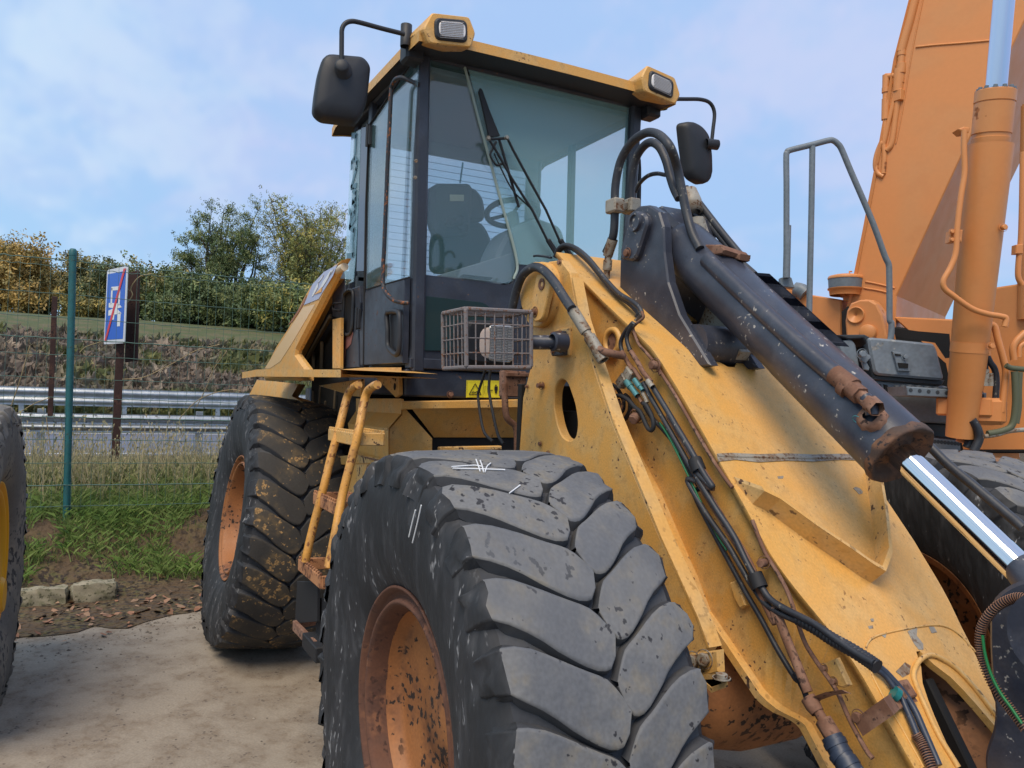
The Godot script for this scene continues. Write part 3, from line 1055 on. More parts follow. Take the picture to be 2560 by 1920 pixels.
func make_boom(L: Node3D) -> void:
	var st := begin()
	# cover plate over the top of the arm with a slot for the lever and a fork at the lower end
	var total := boom_len()
	var n := 60
	var spans := []
	for i in n + 1:
		var u := total * i / n
		var p := boom_at(u)
		var d := (boom_at(minf(u + 0.02, total)) - boom_at(maxf(u - 0.02, 0.0))).normalized()
		spans.append([p, Vector2(-d.y, d.x), boom_half(p.x, 1.0), boom_half(p.x, -1.0)])
	var groups := {}
	for i in n + 1:
		var p: Vector2 = spans[i][0]
		var gap := [0.0, 0.0]
		if p.x > -0.34 and p.x < -0.12:
			var t := clampf((p.x + 0.34) / 0.22, 0.0, 1.0)
			var w := 0.125 * pow(1.0 - pow(maxf(0.0, t - 0.45) / 0.55, 3.0), 0.5)
			gap = [-w, w]
		elif p.x > 0.628:
			var t := clampf((p.x - 0.628) / 0.2, 0.0, 1.0)
			gap = [-0.035 - 0.13 * pow(t, 0.45), -0.03 + 0.115 * pow(t, 0.4)]
		spans[i].append(gap)
	for i in n:
		var a: Array = spans[i]
		var b: Array = spans[i + 1]
		var pa := func(z: float, s: Array, off: float) -> Vector3: return Vector3(s[0].x + s[1].x * off, s[0].y + s[1].y * off, z)
		var ga: Array = a[4]
		var gb: Array = b[4]
		st.set_smooth_group(1)
		group_no = maxi(group_no, 1)
		var open: bool = ga[0] != ga[1] or gb[0] != gb[1]
		if not open:
			quad(st, pa.call(a[2], a, 0.0), pa.call(b[2], b, 0.0), pa.call(-b[3], b, 0.0), pa.call(-a[3], a, 0.0))
		else:
			var g0: Array = ga if ga[0] != ga[1] else [gb[0] * 0.3 - 0.02, gb[1] * 0.3 - 0.02]
			var g1: Array = gb if gb[0] != gb[1] else [ga[0] * 0.3, ga[1] * 0.3]
			if ga[0] == ga[1] and a[0].x < 0.0:
				g0 = gb
			quad(st, pa.call(a[2], a, 0.0), pa.call(b[2], b, 0.0), pa.call(g1[1], b, 0.0), pa.call(g0[1], a, 0.0))
			quad(st, pa.call(g0[0], a, 0.0), pa.call(g1[0], b, 0.0), pa.call(-b[3], b, 0.0), pa.call(-a[3], a, 0.0))
			st.set_smooth_group(2)
			for e in [0, 1]:
				quad(st, pa.call(g0[e], a, 0.0), pa.call(g1[e], b, 0.0), pa.call(g1[e], b, -0.02), pa.call(g0[e], a, -0.02))
			if ga[0] == ga[1] or gb[0] == gb[1]:
				var s: Array = a if ga[0] == ga[1] else b
				var g: Array = g0 if ga[0] == ga[1] else g1
				quad(st, pa.call(g[0], s, 0.0), pa.call(g[1], s, 0.0), pa.call(g[1], s, -0.02), pa.call(g[0], s, -0.02))
				if a[0].x < 0.0 and ga[0] == ga[1]:
					pass
		# the edge of the plate
		st.set_smooth_group(3)
		for s in [1.0, -1.0]:
			var za: float = a[2] if s > 0 else -a[3]
			var zb: float = b[2] if s > 0 else -b[3]
			quad(st, pa.call(za, a, 0.0), pa.call(zb, b, 0.0), pa.call(zb, b, -0.018), pa.call(za, a, -0.018))
			quad(st, pa.call(za, a, -0.018), pa.call(zb, b, -0.018), pa.call(zb - 0.03 * s, b, -0.018), pa.call(za - 0.03 * s, a, -0.018))
	var boom := part(L, "loader_arm", st, M.yellow)
	# side plates of the box, set in from the cover plate's edge
	var low := [V(-0.616, 1.789, 0.285), V(-0.418, 1.595, 0.285), V(-0.11, 1.287, 0.285), V(0.082, 1.047, 0.285), V(0.142, 0.96, 0.285), V(0.243, 0.889, 0.285), V(0.332, 0.824, 0.285), V(0.412, 0.766, 0.285), V(0.453, 0.728, 0.285), V(0.518, 0.658, 0.285)]
	low.append(low[-1] + (low[-1] - low[-2]) * 1.6)
	for s in [1.0, -1.0]:
		st = begin()
		var rows := [[], []]
		for i in 41:
			var u := total * i / 40.0
			var p := boom_at(u)
			var half := boom_half(p.x, 1.0) - 0.014
			rows[0].append(Vector3(p.x - 0.012, p.y - 0.014, half * s))
			var f := float(i) / 40.0 * (low.size() - 1)
			var k := mini(int(f), low.size() - 2)
			var q: Vector3 = low[k].lerp(low[k + 1], f - k)
			rows[1].append(Vector3(q.x, q.y, half * s))
		sheet(st, rows, false, s > 0.0)
		part(boom, "side_plate", st, M.yellow)
		# lower flange that stands out from the side plate
		st = begin()
		var edge: Array = rows[1]
		var sheet_rows := [[], [], [], []]
		for i in edge.size():
			var d: Vector3 = (edge[mini(i + 1, 40)] - edge[maxi(i - 1, 0)]).normalized()
			var nrm := Vector3(-d.y, d.x, 0)
			sheet_rows[0].append(edge[i] + nrm * 0.012 + Vector3(0, 0, -0.02 * s))
			sheet_rows[1].append(edge[i] + nrm * 0.012 + Vector3(0, 0, 0.026 * s))
			sheet_rows[2].append(edge[i] - nrm * 0.012 + Vector3(0, 0, 0.026 * s))
			sheet_rows[3].append(edge[i] - nrm * 0.012 + Vector3(0, 0, -0.4 * s))
		sheet(st, sheet_rows, false, s > 0.0)
		part(boom, "lower_flange", st, M.yellow_chipped)
	# rear end plate and the pivot tube through it
	st = begin()
	lathe(st, [Vector2(-0.40, 0.0), Vector2(-0.40, 0.085), Vector2(0.40, 0.085), Vector2(0.40, 0.0)], Vector3(-0.70, 2.02, 0), Vector3.BACK, 28, true)
	part(boom, "pivot_tube", st, M.yellow)
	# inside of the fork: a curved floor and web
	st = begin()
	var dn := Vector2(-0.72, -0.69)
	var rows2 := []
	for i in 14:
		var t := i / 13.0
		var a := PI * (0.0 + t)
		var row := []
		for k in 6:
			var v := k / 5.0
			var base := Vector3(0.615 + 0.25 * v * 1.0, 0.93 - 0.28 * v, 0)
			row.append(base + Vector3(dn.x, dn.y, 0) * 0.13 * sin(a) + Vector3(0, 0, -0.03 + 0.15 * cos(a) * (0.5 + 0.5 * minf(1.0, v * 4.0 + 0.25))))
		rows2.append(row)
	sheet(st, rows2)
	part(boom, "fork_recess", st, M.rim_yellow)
	st = begin()
	beam(st, Vector3(0.60, 0.86, -0.06), Vector3(0.80, 0.56, -0.06), 0.03, 0.05)
	part(boom, "fork_web", st, M.dark)
	# rolled rims round the fork opening
	st = begin()
	tube(st, [V(0.795, 0.735, 0.08), V(0.744, 0.792, 0.081), V(0.701, 0.841, 0.07), V(0.665, 0.882, 0.057), V(0.645, 0.906, 0.042), V(0.626, 0.927, -0.006), V(0.62, 0.935, -0.057), V(0.629, 0.924, -0.092), V(0.651, 0.898, -0.128), V(0.689, 0.855, -0.15), V(0.724, 0.815, -0.159), V(0.761, 0.772, -0.173)], 0.007, 8)
	tube(st, [V(0.779, 0.748, 0.186), V(0.724, 0.81, 0.184), V(0.668, 0.875, 0.187), V(0.619, 0.93, 0.179), V(0.596, 0.957, 0.164), V(0.578, 0.978, 0.133), V(0.569, 0.988, 0.085), V(0.565, 0.992, -0.012), V(0.566, 0.992, -0.142), V(0.575, 0.982, -0.2), V(0.595, 0.958, -0.231), V(0.625, 0.923, -0.247)], 0.003, 6)
	part(boom, "fork_rim", st, M.yellow_chipped)
	# weld bead across the cover plate, worn to bare metal
	st = begin()
	tube(st, [V(0.173, 1.435, 0.297), V(0.175, 1.432, 0.209), V(0.179, 1.428, 0.02), V(0.181, 1.426, -0.183), V(0.183, 1.424, -0.33)], 0.006, 8)
	var w0 := [V(0.17, 1.442, 0.296), V(0.167, 1.444, 0.238), V(0.171, 1.44, 0.13), V(0.169, 1.442, 0.011), V(0.173, 1.438, -0.107), V(0.171, 1.44, -0.237), V(0.177, 1.434, -0.333)]
	var w1 := [V(0.189, 1.42, 0.308), V(0.185, 1.425, 0.236), V(0.192, 1.417, 0.149), V(0.189, 1.421, 0.03), V(0.192, 1.417, -0.087), V(0.188, 1.422, -0.218), V(0.191, 1.418, -0.329)]
	sheet(st, [w0, w1], false, true)
	part(boom, "weld_bead", st, M.zinc)
	# stiffener bent to a V, standing on the cover plate
	var foot := [V(0.245, 1.356, 0.293), V(0.29, 1.307, 0.267), V(0.308, 1.286, 0.225), V(0.37, 1.215, 0.144), V(0.423, 1.154, 0.063), V(0.454, 1.118, 0.02), V(0.471, 1.099, -0.011)]
	var foot2 := [V(0.471, 1.099, -0.011), V(0.435, 1.14, -0.085), V(0.345, 1.243, -0.181), V(0.25, 1.351, -0.288)]
	foot[0] = Vector3(0.24, 1.362, 0.285)
	foot2[-1] = Vector3(0.235, 1.368, -0.285)
	st = begin()
	for f in [foot, foot2]:
		var up := Vector3(0.74, 0.67, 0)
		var rows := [[], [], [], []]
		for i in f.size():
			var t: float = float(i) / (f.size() - 1)
			var hgt: float = 0.055 * smoothstep(0.0, 0.18, t if f == foot else 1.0) + 0.012
			var q: Vector3 = f[i]
			q = q - up * 0.004
			rows[0].append(q)
			rows[1].append(q + up * hgt)
			rows[2].append(q + up * hgt + Vector3(-0.012, 0.012, 0))
			rows[3].append(q + Vector3(-0.012, 0.012, 0))
		sheet(st, rows, false)
	part(boom, "stiffener", st, M.yellow_chipped)
	# small tabs and clips on the side plate
	st = begin()
	plate(st, [V(0.244, 1.076, 0.305), V(0.277, 1.09, 0.305), V(0.311, 1.026, 0.305), V(0.289, 1.011, 0.305), V(0.265, 1.035, 0.305)], Vector3(0, 0, -0.02))
	plate(st, [V(0.571, 0.939, 0.3), V(0.618, 0.969, 0.3), V(0.657, 0.915, 0.3), V(0.641, 0.903, 0.3), V(0.609, 0.901, 0.3)], Vector3(0, 0, -0.015))
	part(boom, "clip_plate", st, M.yellow)
	st = begin()
	bolt(st, V(0.585, 0.935, 0.302), Vector3.BACK, 0.008, 0.008)
	bolt(st, V(0.616, 0.912, 0.302), Vector3.BACK, 0.008, 0.008)
	bolt(st, V(0.386, 1.162, 0.31), Vector3(0.4, 0, 1), 0.012, 0.03)
	bolt(st, V(0.689, 0.85, 0.3), Vector3.BACK, 0.013, 0.012)
	part(boom, "bolt", st, M.rust)
	# strap that holds the hoses over the edge of the arm
	st = begin()
	var strap := [V(0.681, 0.842, 0.31), V(0.725, 0.885, 0.31), V(0.762, 0.921, 0.31)]
	strap.append_array([V(0.675, 0.883, 0.171), V(0.67, 0.889, 0.126), V(0.67, 0.889, 0.097)])
	var s2 := []
	for q in strap:
		s2.append(q + Vector3(0.028, -0.028, 0.0))
	sheet(st, [strap, s2], false, true)
	box(st, V(0.681, 0.889, 0.123), Vector3(0.045, 0.012, 0.05), Basis(Vector3.BACK, -0.83))
	part(boom, "hose_strap", st, M.rust)
	st = begin()
	tube(st, [V(0.679, 0.887, 0.166), V(0.686, 0.879, 0.156)], 0.018, 10, false)
	part(boom, "green_tape", st, plain(Color8(24, 110, 112), 0.4))
	# paint blistered off in a few places
	st = begin()
	for q in [[V(0.263, 1.338, -0.182), V(0.26, 1.342, -0.199), V(0.264, 1.337, -0.213), V(0.273, 1.327, -0.215), V(0.277, 1.323, -0.208), V(0.279, 1.321, -0.19), V(0.271, 1.33, -0.188)], [V(0.227, 1.377, 0.107), V(0.226, 1.378, 0.08), V(0.233, 1.371, 0.089), V(0.233, 1.37, 0.109)], [V(0.569, 0.988, -0.037), V(0.568, 0.99, -0.056), V(0.567, 0.991, -0.079), V(0.58, 0.976, -0.059), V(0.596, 0.958, -0.064), V(0.606, 0.946, -0.052), V(0.604, 0.948, -0.035), V(0.593, 0.961, -0.031), V(0.582, 0.973, -0.032)], [V(0.567, 0.99, -0.127), V(0.57, 0.988, -0.146), V(0.58, 0.976, -0.145), V(0.58, 0.976, -0.122)], [V(0.633, 0.915, 0.095), V(0.621, 0.929, 0.043), V(0.628, 0.92, 0.03), V(0.641, 0.906, 0.051), V(0.644, 0.902, 0.083)], [V(0.538, 1.024, 0.075), V(0.538, 1.024, 0.063), V(0.543, 1.018, 0.067), V(0.544, 1.018, 0.077)], [V(0.566, 0.992, 0.068), V(0.568, 0.99, 0.047), V(0.575, 0.981, 0.062), V(0.57, 0.987, 0.069)], [V(0.55, 1.01, 0.098), V(0.55, 1.01, 0.08), V(0.555, 1.004, 0.084), V(0.555, 1.004, 0.1)]]:
		plate(st, q, Vector3(-0.001, -0.001, 0), 0.0001)
	part(boom, "bare_patch", st, M.zinc)

func make_tower(L: Node3D) -> void:
	var st := begin()
	var outline := [V(-0.83, 1.317, 0.43), V(-0.808, 1.595, 0.43), V(-0.758, 1.704, 0.43), V(-0.781, 1.962, 0.43), V(-0.724, 2.065, 0.43), V(-0.637, 2.114, 0.43), V(-0.544, 2.107, 0.43), V(-0.476, 2.052, 0.43), V(-0.411, 1.878, 0.43), V(-0.298, 1.695, 0.43), V(-0.193, 1.532, 0.43), V(-0.097, 1.41, 0.43), V(0.078, 1.188, 0.43), V(0.252, 0.997, 0.43), V(0.302, 0.921, 0.43), V(0.257, 0.857, 0.43), V(0.079, 0.885, 0.43), V(-0.146, 1.092, 0.43), V(-0.41, 1.272, 0.43)]
	var slot := [V(-0.543, 1.657, 0.43), V(-0.507, 1.669, 0.43), V(-0.467, 1.648, 0.43), V(-0.416, 1.574, 0.43), V(-0.395, 1.509, 0.43), V(-0.404, 1.46, 0.43), V(-0.444, 1.441, 0.43), V(-0.499, 1.455, 0.43), V(-0.534, 1.496, 0.43), V(-0.564, 1.563, 0.43), V(-0.564, 1.623, 0.43)]
	plate(st, outline, Vector3(0, 0, -0.035), 0.004, round_outline(slot, 0.02, 3))
	var far := []
	for q in outline:
		far.append(Vector3(q.x, q.y, -0.43))
	var tower := part(L, "front_frame", st, M.yellow)
	st = begin()
	plate(st, far, Vector3(0, 0, 0.035), 0.004)
	part(tower, "far_tower", st, M.yellow)
	# welded front edge strip
	st = begin()
	var e0 := [V(-0.456, 2.032, 0.432), V(-0.395, 1.877, 0.432), V(-0.283, 1.695, 0.432), V(-0.18, 1.533, 0.432), V(-0.084, 1.411, 0.432), V(0.089, 1.19, 0.432), V(0.262, 0.993, 0.432), V(0.31, 0.923, 0.432)]
	var e1 := []
	for q in e0:
		e1.append(q + Vector3(0.006, 0.003, -0.04))
	var e2 := []
	for q in e0:
		e2.append(q + Vector3(-0.007, -0.003, 0.0))
	sheet(st, [e2, e0, e1], false, true)
	part(tower, "edge_strip", st, M.yellow_chipped)
	# boss with pin cover
	var c: Vector3 = V(-0.66, 1.988, 0.44)
	st = begin()
	lathe(st, [Vector2(-0.05, 0.125), Vector2(0.015, 0.125), Vector2(0.02, 0.12), Vector2(0.02, 0.0)], c, Vector3.BACK, 40, true)
	lathe(st, [Vector2(0.0, 0.105), Vector2(0.03, 0.105), Vector2(0.034, 0.10), Vector2(0.034, 0.0)], c + Vector3(-0.015, 0.02, 0), Vector3.BACK, 40, true)
	part(tower, "pin_boss", st, M.yellow)
	st = begin()
	plate(st, round_outline([V(-0.619, 2.058, 0.49), V(-0.569, 2.055, 0.49), V(-0.51, 2.008, 0.49), V(-0.566, 1.884, 0.49), V(-0.618, 1.877, 0.49), V(-0.66, 1.898, 0.49), V(-0.652, 1.948, 0.49)], 0.02), Vector3(0, 0, -0.02))
	part(tower, "pin_cover", st, M.yellow)
	st = begin()
	lathe(st, [Vector2(0, 0.022), Vector2(0.004, 0.022), Vector2(0.004, 0.014), Vector2(-0.006, 0.0)], V(-0.574, 2.015, 0.49), Vector3.BACK, 18, true)
	bolt(st, V(-0.62, 1.916, 0.49), Vector3.BACK, 0.014, 0.012)
	bolt(st, V(-0.497, 2.088, 0.462), Vector3.BACK, 0.009, 0.008)
	bolt(st, V(-0.765, 1.639, 0.435), Vector3.BACK, 0.006, 0.008)
	bolt(st, V(-0.648, 1.642, 0.435), Vector3(0.2, 0, 1), 0.010, 0.022)
	bolt(st, V(-0.65, 1.421, 0.435), Vector3.BACK, 0.008, 0.006)
	bolt(st, V(-0.587, 1.391, 0.435), Vector3.BACK, 0.007, 0.006)
	part(tower, "bolt", st, M.rust)
	st = begin()
	beam(st, V(-0.555, 1.993, 0.465), V(-0.61, 1.888, 0.465), 0.03, 0.012)
	part(tower, "pin_slot", st, M.dark)
	# inner web that closes the tower behind the slot, cross tube low down, axle housing
	st = begin()
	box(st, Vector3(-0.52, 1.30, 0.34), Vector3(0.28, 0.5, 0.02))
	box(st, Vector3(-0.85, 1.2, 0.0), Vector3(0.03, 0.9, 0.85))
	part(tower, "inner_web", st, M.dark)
	st = begin()
	lathe(st, [Vector2(-0.75, 0.11), Vector2(-0.35, 0.13), Vector2(-0.28, 0.2), Vector2(-0.1, 0.24), Vector2(0.1, 0.24), Vector2(0.28, 0.2), Vector2(0.35, 0.13), Vector2(0.75, 0.11)], Vector3(0, 0.72, 0), Vector3.BACK, 32)
	lathe(st, [Vector2(0.55, 0.20), Vector2(0.62, 0.22), Vector2(0.70, 0.22), Vector2(0.78, 0.16)], Vector3(0, 0.72, 0), Vector3.BACK, 32)
	part(L, "axle_housing", st, M.rim_yellow)
	st = begin()
	plate(st, [V(0.423, 0.958, 0.6), V(0.527, 0.998, 0.6), V(0.533, 0.946, 0.6), V(0.501, 0.93, 0.6), V(0.506, 0.907, 0.6), V(0.442, 0.918, 0.6)], Vector3(0, 0, -0.02))
	plate(st, [V(0.529, 0.947, 0.66), V(0.591, 0.969, 0.66), V(0.63, 0.964, 0.66), V(0.577, 0.933, 0.66)], Vector3(0, -0.012, 0), 0.001)
	var brk := part(tower, "axle_bracket", st, M.yellow_chipped)
	st = begin()
	for q in [V(0.449, 0.95, 0.605), V(0.489, 0.966, 0.605)]:
		bolt(st, q, Vector3(0.3, 0, 1), 0.016, 0.012)
	bolt(st, V(0.62, 0.969, 0.67), Vector3.UP, 0.014, 0.010)
	part(tower, "washer_bolt", st, M.zinc)
	# work lamp in its cage, on an arm from the tower
	var lamp := lump(L, "work_lamp")
	var xf := -0.44
	var tl: Vector3 = V(-0.44, 1.884, 0.855)
	var tr: Vector3 = V(-0.44, 1.892, 0.606)
	var br: Vector3 = V(-0.44, 1.699, 0.6)
	var bl: Vector3 = V(-0.44, 1.688, 0.846)
	var deep: Vector3 = Vector3(-0.20, 0, 0)
	st = begin()
	var face := [tl, tr, br, bl]
	for i in 4:
		beam(st, face[i], face[(i + 1) % 4], 0.014, 0.014, Vector3.RIGHT)
		beam(st, face[i] + deep, face[(i + 1) % 4] + deep, 0.012, 0.012, Vector3.RIGHT)
		beam(st, face[i], face[i] + deep, 0.014, 0.014, Vector3.UP if i != 9 else Vector3.RIGHT)
	part(lamp, "cage_frame", st, M.cage)
	st = begin()
	for i in range(1, 7):
		var t := i / 7.0
		tube(st, [tl.lerp(tr, t), bl.lerp(br, t)], 0.0028, 6, false)
	for i in range(1, 4):
		var t := i / 4.0
		tube(st, [tl.lerp(bl, t), tr.lerp(br, t)], 0.0028, 6, false)
		tube(st, [tl.lerp(bl, t), tl.lerp(bl, t) + deep], 0.0028, 6, false)
		tube(st, [tr.lerp(br, t), tr.lerp(br, t) + deep], 0.0028, 6, false)
	for i in range(1, 6):
		tube(st, [tl + deep * i / 6.0, bl + deep * i / 6.0], 0.0028, 6, false)
		tube(st, [tr + deep * i / 6.0, br + deep * i / 6.0], 0.0028, 6, false)
		tube(st, [tl + deep * i / 6.0, tr + deep * i / 6.0], 0.0028, 6, false)
		tube(st, [bl + deep * i / 6.0, br + deep * i / 6.0], 0.0028, 6, false)
	part(lamp, "cage_bar", st, M.cage)
	# lamp: black round-cornered shell, ribbed lens in front, wrap-round flasher on the side
	var mid: Vector3 = (tl + tr + br + bl) * 0.25 + Vector3(-0.05, -0.012, -0.005)
	st = begin()
	plate(st, round_outline([mid + Vector3(0, 0.075, 0.105), mid + Vector3(0, 0.082, -0.085), mid + Vector3(0, -0.082, -0.085), mid + Vector3(0, -0.075, 0.105)], 0.035), Vector3(-0.12, 0, 0), 0.012)
	part(lamp, "lamp_shell", st, M.rubber)
	st = begin()
	plate(st, round_outline([mid + Vector3(0.006, 0.062, 0.022), mid + Vector3(0.006, 0.066, -0.070), mid + Vector3(0.006, -0.066, -0.070), mid + Vector3(0.006, -0.062, 0.022)], 0.016), Vector3(-0.01, 0, 0), 0.003)
	part(lamp, "reflector", st, M.zinc_bright)
	st = begin()
	for col in 4:
		var rows := [[], []]
		for i in 45:
			var y := 0.060 - 0.120 * i / 44.0
			var bulge := 0.010 + 0.004 * float(i % 2)
			var z0 := 0.02 - 0.0225 * col
			rows[0].append(mid + Vector3(bulge, y, z0))
			rows[1].append(mid + Vector3(bulge, y + 0.002, z0 - 0.0215))
		sheet(st, rows, false)
	part(lamp, "ribbed_lens", st, M.lens_ribbed)
	st = begin()
	var wrap := []
	for k in 9:
		var t := k / 8.0
		var ang := t * PI * 0.5
		var z0 := 0.020 + 0.082 * sin(ang)
		var x0 := -0.072 + 0.080 * cos(ang)
		var hh := lerpf(0.062, 0.040, t * t)
		var col := []
		for m in 9:
			var v := m / 4.0 - 1.0
			col.append(mid + Vector3(x0 - 0.012 * pow(absf(v), 4.0), hh * v, z0 - 0.006 * pow(absf(v), 4.0)))
		wrap.append(col)
	sheet(st, wrap)
	part(lamp, "flasher_lens", st, plain(Color8(206, 186, 172), 0.22))
	st = begin()
	var a0: Vector3 = V(-0.431, 1.793, 0.49)
	var a1: Vector3 = Vector3(a0.x - 0.03, a0.y, a0.z + 0.18)
	tube(st, [V(-0.453, 1.794, 0.48), V(-0.5, 1.791, 0.574)], 0.026, 16, false)
	lathe(st, [Vector2(0, 0.034), Vector2(0.05, 0.034), Vector2(0.055, 0.027)], a0 + Vector3(0, 0, -0.02), Vector3.BACK, 18, true)
	part(lamp, "arm", st, M.black)
	st = begin()
	plate(st, round_outline([V(-0.551, 1.839, 0.462), V(-0.468, 1.839, 0.462), V(-0.457, 1.749, 0.462), V(-0.543, 1.749, 0.462)], 0.01), Vector3(0, 0, -0.02))
	part(lamp, "arm_flange", st, M.black)
	st = begin()
	plate(st, [V(-0.545, 1.849, 0.442), V(-0.453, 1.85, 0.442), V(-0.451, 1.75, 0.442), V(-0.539, 1.748, 0.442)], Vector3(0, 0, -0.02))
	part(lamp, "arm_pad", st, M.yellow_chipped)
	st = begin()
	for q in [V(-0.53, 1.831, 0.463), V(-0.478, 1.833, 0.463), V(-0.526, 1.764, 0.463), V(-0.474, 1.767, 0.463)]:
		bolt(st, q, Vector3.BACK, 0.007, 0.007)
	part(lamp, "bolt", st, M.rust)
	st = begin()
	tube(st, [V(-0.908, 1.708, 0.55), V(-0.937, 1.66, 0.55), V(-0.963, 1.621, 0.55), V(-0.969, 1.585, 0.55), V(-0.911, 1.46, 0.55), V(-0.824, 1.419, 0.55)], 0.006, 8)
	tube(st, [V(-0.864, 1.707, 0.55), V(-0.872, 1.645, 0.55), V(-0.86, 1.59, 0.55), V(-0.786, 1.457, 0.55), V(-0.731, 1.415, 0.55)], 0.006, 8)
	part(lamp, "cable", st, M.rubber)
	# rusty steel bracket and small junction box beside the label
	st = begin()
	box(st, V(-1, 1.652, 0.378), Vector3(0.06, 0.11, 0.10))
	beam(st, V(-0.97, 1.69, 0.427), V(-0.97, 1.692, 0.295), 0.02, 0.02)
	tube(st, [V(-0.98, 1.651, 0.427), V(-0.98, 1.516, 0.412), V(-0.98, 1.469, 0.366), V(-0.98, 1.371, 0.356)], 0.014, 10)
	part(tower, "junction_bracket", st, M.rust)

func make_tilt_cylinder(L: Node3D) -> void:
	var cyl := lump(L, "tilt_cylinder")
	var top: Vector3 = V(-0.395, 2.204, 0)
	var end: Vector3 = V(0.566, 1.465, 0)
	var tip: Vector3 = V(0.917, 1.2, 0)
	var ax := (end - top).normalized()
	var len := top.distance_to(end)
	var st := begin()
	lathe(st, [Vector2(0.0, 0.02), Vector2(0.005, 0.075), Vector2(0.02, 0.092), Vector2(0.05, 0.096), Vector2(len * 0.6, 0.096), Vector2(len * 0.6 + 0.004, 0.0975), Vector2(len - 0.02, 0.0975)], top, ax, 48)
	part(cyl, "barrel", st, M.black)
	st = begin()
	lathe(st, [Vector2(len - 0.03, 0.0965), Vector2(len - 0.02, 0.100), Vector2(len, 0.101), Vector2(len + 0.006, 0.096), Vector2(len - 0.012, 0.076), Vector2(len - 0.03, 0.062), Vector2(len - 0.02, 0.045), Vector2(len - 0.02, 0.02)], top, ax, 48, false, 0.003)
	part(cyl, "gland", st, M.gland)
	st = begin()
	lathe(st, [Vector2(-0.03, 0.0), Vector2(-0.03, 0.036), Vector2(0.005, 0.036), Vector2(end.distance_to(tip) - 0.03, 0.036)], end, ax, 40)
	part(cyl, "rod", st, M.chrome)
	st = begin()
	lathe(st, [Vector2(-0.05, 0.0363), Vector2(-0.01, 0.045), Vector2(0.05, 0.06), Vector2(0.12, 0.075), Vector2(0.2, 0.08)], tip, ax, 24)
	lathe(st, [Vector2(-0.13, 0.0), Vector2(-0.13, 0.095), Vector2(0.13, 0.095), Vector2(0.13, 0.0)], tip + ax * 0.14, Vector3.BACK, 28, true)
	# the dark link below the rod eye
	plate(st, round_outline([V(0.847, 1.141, 0.06), V(0.895, 1.193, 0.06), V(0.976, 1.233, 0.06), V(1.035, 1.086, 0.06), V(1.02, 0.784, 0.06), V(0.86, 0.693, 0.06), V(0.837, 0.769, 0.06), V(0.868, 0.867, 0.06), V(0.849, 1.012, 0.06)], 0.05), Vector3(0, 0, -0.12), 0.01)
	part(cyl, "rod_eye_link", st, M.black)
	# hard hose laid along the barrel in a sleeve, clamp at the top, rusty fitting below
	st = begin()
	tube(st, [V(-0.153, 2.092, 0.07), V(-0.002, 1.974, 0.07), V(0.155, 1.855, 0.07), V(0.296, 1.752, 0.07), V(0.415, 1.671, 0.07)], 0.030, 14)
	part(cyl, "sleeved_hose", st, M.black)
	st = begin()
	tube(st, [V(0.403, 1.684, 0.075), V(0.467, 1.644, 0.075)], 0.029, 14, false)
	tube(st, [V(0.436, 1.651, 0.08), V(0.456, 1.638, 0.08)], 0.027, 14, false)
	lathe(st, [Vector2(0, 0.026), Vector2(0.05, 0.026), Vector2(0.05, 0.019), Vector2(0.09, 0.019), Vector2(0.09, 0.024), Vector2(0.13, 0.022)], V(0.464, 1.644, 0.08), V(0.533, 1.609, 0.1) - V(0.464, 1.644, 0.08), 6, true)
	lathe(st, [Vector2(-0.02, 0.04), Vector2(0.006, 0.036), Vector2(0.012, 0.02)], V(0.537, 1.566, 0.085), Vector3(0.35, 0.5, 0.8), 20, false, 0.004)
	part(cyl, "hose_fitting", st, M.rust)
	st = begin()
	tube(st, [V(0.526, 1.618, 0.1), V(0.541, 1.603, 0.1), V(0.548, 1.588, 0.1), V(0.551, 1.572, 0.1)], 0.018, 12)
	part(cyl, "elbow", st, M.black)
	st = begin()
	var loop := []
	var lc: Vector3 = V(0.503, 1.558, 0.1)
	for k in 15:
		loop.append(lc + Vector3(cos(TAU * k / 14) * 0.014, sin(TAU * k / 14) * 0.010, 0.008 * sin(TAU * k / 14)))
	tube(st, loop, 0.0012, 5, false)
	part(cyl, "wire_loop", st, plain(Color8(60, 140, 150), 0.4))
	st = begin()
	plate(st, [V(-0.246, 2.141, 0.05), V(-0.203, 2.155, 0.05), V(-0.113, 2.141, 0.05), V(-0.09, 2.119, 0.05), V(-0.101, 2.107, 0.05), V(-0.171, 2.109, 0.05), V(-0.207, 2.098, 0.05)], Vector3(0.02, -0.02, -0.10))
	plate(st, [V(-0.18, 2.136, 0), V(-0.07, 2.108, 0), V(-0.075, 2.088, 0), V(-0.168, 2.11, 0)], Vector3(0.0, 0.0, -0.05))
	part(cyl, "hose_clamp", st, M.rust)
	# guard strip beyond the barrel
	st = begin()
	plate(st, [V(-0.101, 2.057, -0.09), V(-0.019, 2.042, -0.09), V(0.302, 1.788, -0.09), V(0.236, 1.795, -0.09)], Vector3(0.012, -0.012, 0), 0.002)
	plate(st, [V(-0.101, 2.057, -0.09), V(-0.089, 2.043, -0.09), V(0.241, 1.784, -0.09), V(0.236, 1.795, -0.09)], Vector3(0.02, -0.03, 0), 0.002)
	part(cyl, "guard_strip", st, M.black)
	st = begin()
	tube(st, [V(-0.41, 2.349, -0.1), V(-0.282, 2.211, -0.1), V(-0.188, 2.119, -0.1), V(-0.1, 2.05, -0.1)], 0.012, 10)
	tube(st, [V(-0.485, 2.442, -0.1), V(-0.421, 2.383, -0.1), V(-0.27, 2.226, -0.1), V(-0.177, 2.134, -0.1)], 0.013, 10)
	tube(st, [V(0.55, 1.489, -0.14), V(0.606, 1.442, -0.14), V(0.686, 1.387, -0.14), V(0.811, 1.299, -0.14)], 0.013, 10)
